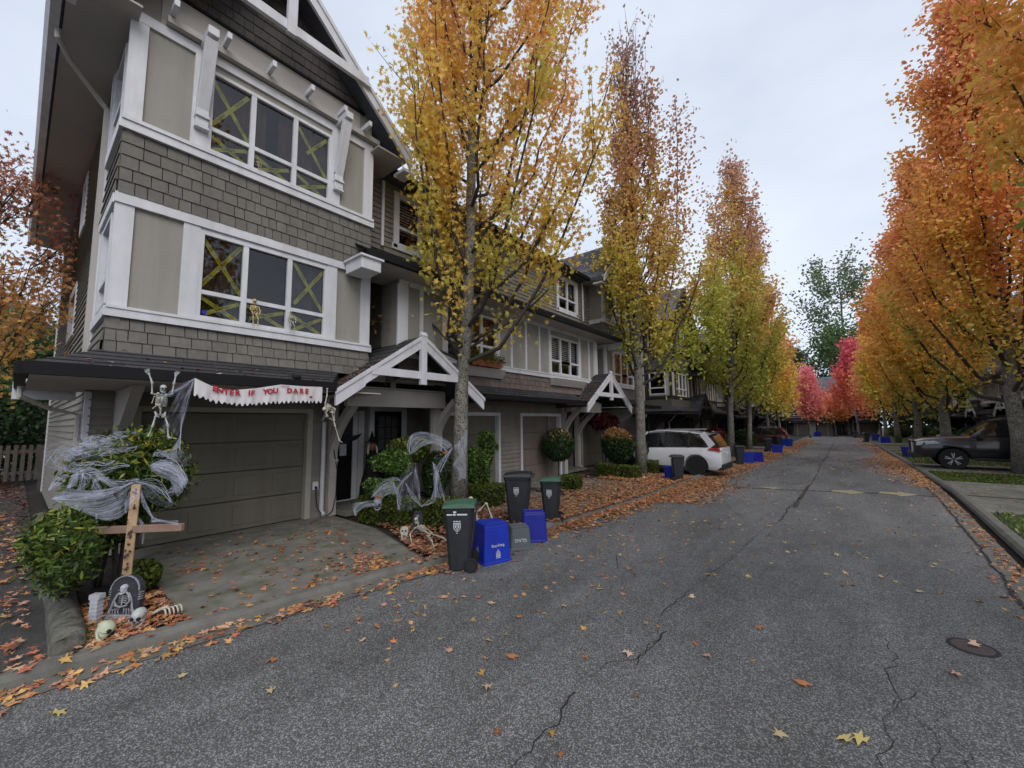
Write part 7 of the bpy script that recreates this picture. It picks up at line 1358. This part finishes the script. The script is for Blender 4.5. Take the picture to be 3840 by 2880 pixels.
q.build('sleeve', 'robe', r); q = MB(); q.ball((.18, -.03, .76), .035, 8, 6); q.ball((.18, .05, .72), .035, 8, 6)
for sg in (-1, 1):
    for k in range(5): q.tube([(.18, sg * .04, .74), (.22, sg * .04 + (k - 2) * .014, .70), (.225, sg * .04 + (k - 2) * .02, .65)], .007, 4)
q.build('hand', 'bone', r)
r = empty('bat_garland', (-8.0, 4.22, 1.52)); tag(r, 'ragged black bat hanging from the corner of the entry', 'halloween figure'); q = MB(); q.prism([(0, .1), (.08, .05), (.16, .09), (.25, .04), (.36, .06), (.5, .09), (.4, -.02), (.3, -.06), (.24, -.02), (.18, -.09), (.1, -.04), (.03, -.1)], 'x', -.008, .008); q.build('wings', 'robe', r)
r = empty('power_outlet', (-8.155, 3.83, .61)); tag(r, 'white weatherproof outlet on the siding right of the first garage', 'outlet'); q = MB(); q.box(0, .03, -.055, .055, -.08, .08); q.build('cover', 'white_plastic', r, bevel=.008); q = MB(); q.box(.03, .06, -.02, .02, -.06, -.01); q.build('plug', 'plastic', r)
q = MB(); pts = [(-8.1, 3.83, .56), (-8.08, 3.82, .4), (-8.06, 3.84, .2), (-8.03, 3.92, .06), (-8.02, 4.02, .02), (-8.0, 4.12, .1), (-8.0, 4.18, .4), (-8.0, 4.19, .9), (-8.02, 4.12, 1.3), (-8.05, 4.06, 1.7)]
q.tube(pts, .009, 6); o_ = q.build('power_cable', 'rubber', None); tag(o_, 'black extension cable looping from the white outlet up the post', 'cable')
r = empty('flood_light', (-6.3, 2.62, 2.52)); tag(r, 'small black floodlight on the low roof above the banner', 'light'); q = MB(); q.lathe([(.03, -.05), (.06, -.03), (.065, .05), (.05, .055)], (0, 0, .02), 12, 'y'); q.build('head', 'plastic', r); q = MB(); q.tube([(0, 0, -.06), (0, 0, 0)], .015, 6); q.build('bracket', 'plastic', r)
r = empty('flower_trough', (-6.62, 7.1, 3.16)); tag(r, 'terracotta flower trough with trailing plants under the middle window', 'planter'); q = MB(); q.prism([(-.07, 0), (.07, 0), (.1, .14), (-.1, .14)], 'y', -.5, .55); q.build('trough', 'terracotta', r)
n_ = 1500; cen = np.stack([RNG.normal(.02, .09, n_), RNG.uniform(-.62, .62, n_), RNG.normal(.17, .07, n_)], 1); c_ = palette([(0, srgb(50, 66, 34)), (.7, srgb(96, 110, 50)), (1, srgb(170, 90, 50))], RNG.random(n_)); leaf_cloud('plants', cen, RNG.uniform(.02, .05, n_), c_, SIMPLE, 'shrub', r)
# ---------------------------------------------------------------- buildings
b1 = empty('townhouse_block', (0, 0, 0)); tag(b1, 'grey and taupe townhouse row with white trim, nearest on the left', 'building'); make_block(b1, PAL_LIGHT, 2)
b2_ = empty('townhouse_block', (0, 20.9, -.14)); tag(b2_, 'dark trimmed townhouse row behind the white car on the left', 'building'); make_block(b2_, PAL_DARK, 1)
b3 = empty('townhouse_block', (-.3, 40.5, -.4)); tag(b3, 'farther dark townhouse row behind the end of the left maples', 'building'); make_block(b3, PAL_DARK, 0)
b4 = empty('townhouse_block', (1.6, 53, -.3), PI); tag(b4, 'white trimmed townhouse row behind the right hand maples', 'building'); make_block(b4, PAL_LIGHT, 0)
b5 = empty('townhouse_block', (2.0, 32.4, -.1), PI); tag(b5, 'townhouse row behind the pickup and big maple on the right', 'building'); make_block(b5, PAL_LIGHT, 0)
b6 = empty('townhouse_block', (-13.1, 75.8, -.85), -PI / 2); tag(b6, 'half timbered house across the far end of the lane with two garage doors', 'building'); make_block(b6, dict(PAL_DARK, siding='far_panel', garage='garage_red', garage_mid='garage_red'), 0)
r = empty('neighbour_house', (-34, 0, .5)); tag(r, 'neighbouring house roof and cream gable seen past the far left maple', 'building')
q = MB(); q.prism([(-9, -.5), (1.4, -.5), (1.4, 6.6), (-3.8, 11.0), (-9, 6.6)], 'x', -8, 0); q.build('wall', 'far_panel', r)
for s_ in (-1, 1):
    q = MB(); roofsheet(q, (.8, -3.8 + s_ * 6, 6.1), (-8, -3.8 + s_ * 6, 6.1), (-8, -3.8, 11.3), (.8, -3.8, 11.3), 8); q.build('roof', 'roof', r); q = MB(); q.bar((.85, -3.8 + s_ * 6, 5.95), (.85, -3.8, 11.15), .08, .3, (0, 0, 1)); q.build('barge_board', 'white', r)
for k in range(4): q = MB(); q.box(.0, .06, -.9 + k * .7, -.72 + k * .7, 3.8, 8.3 - k * .6); q.build('timber', 'dark_trim', r)
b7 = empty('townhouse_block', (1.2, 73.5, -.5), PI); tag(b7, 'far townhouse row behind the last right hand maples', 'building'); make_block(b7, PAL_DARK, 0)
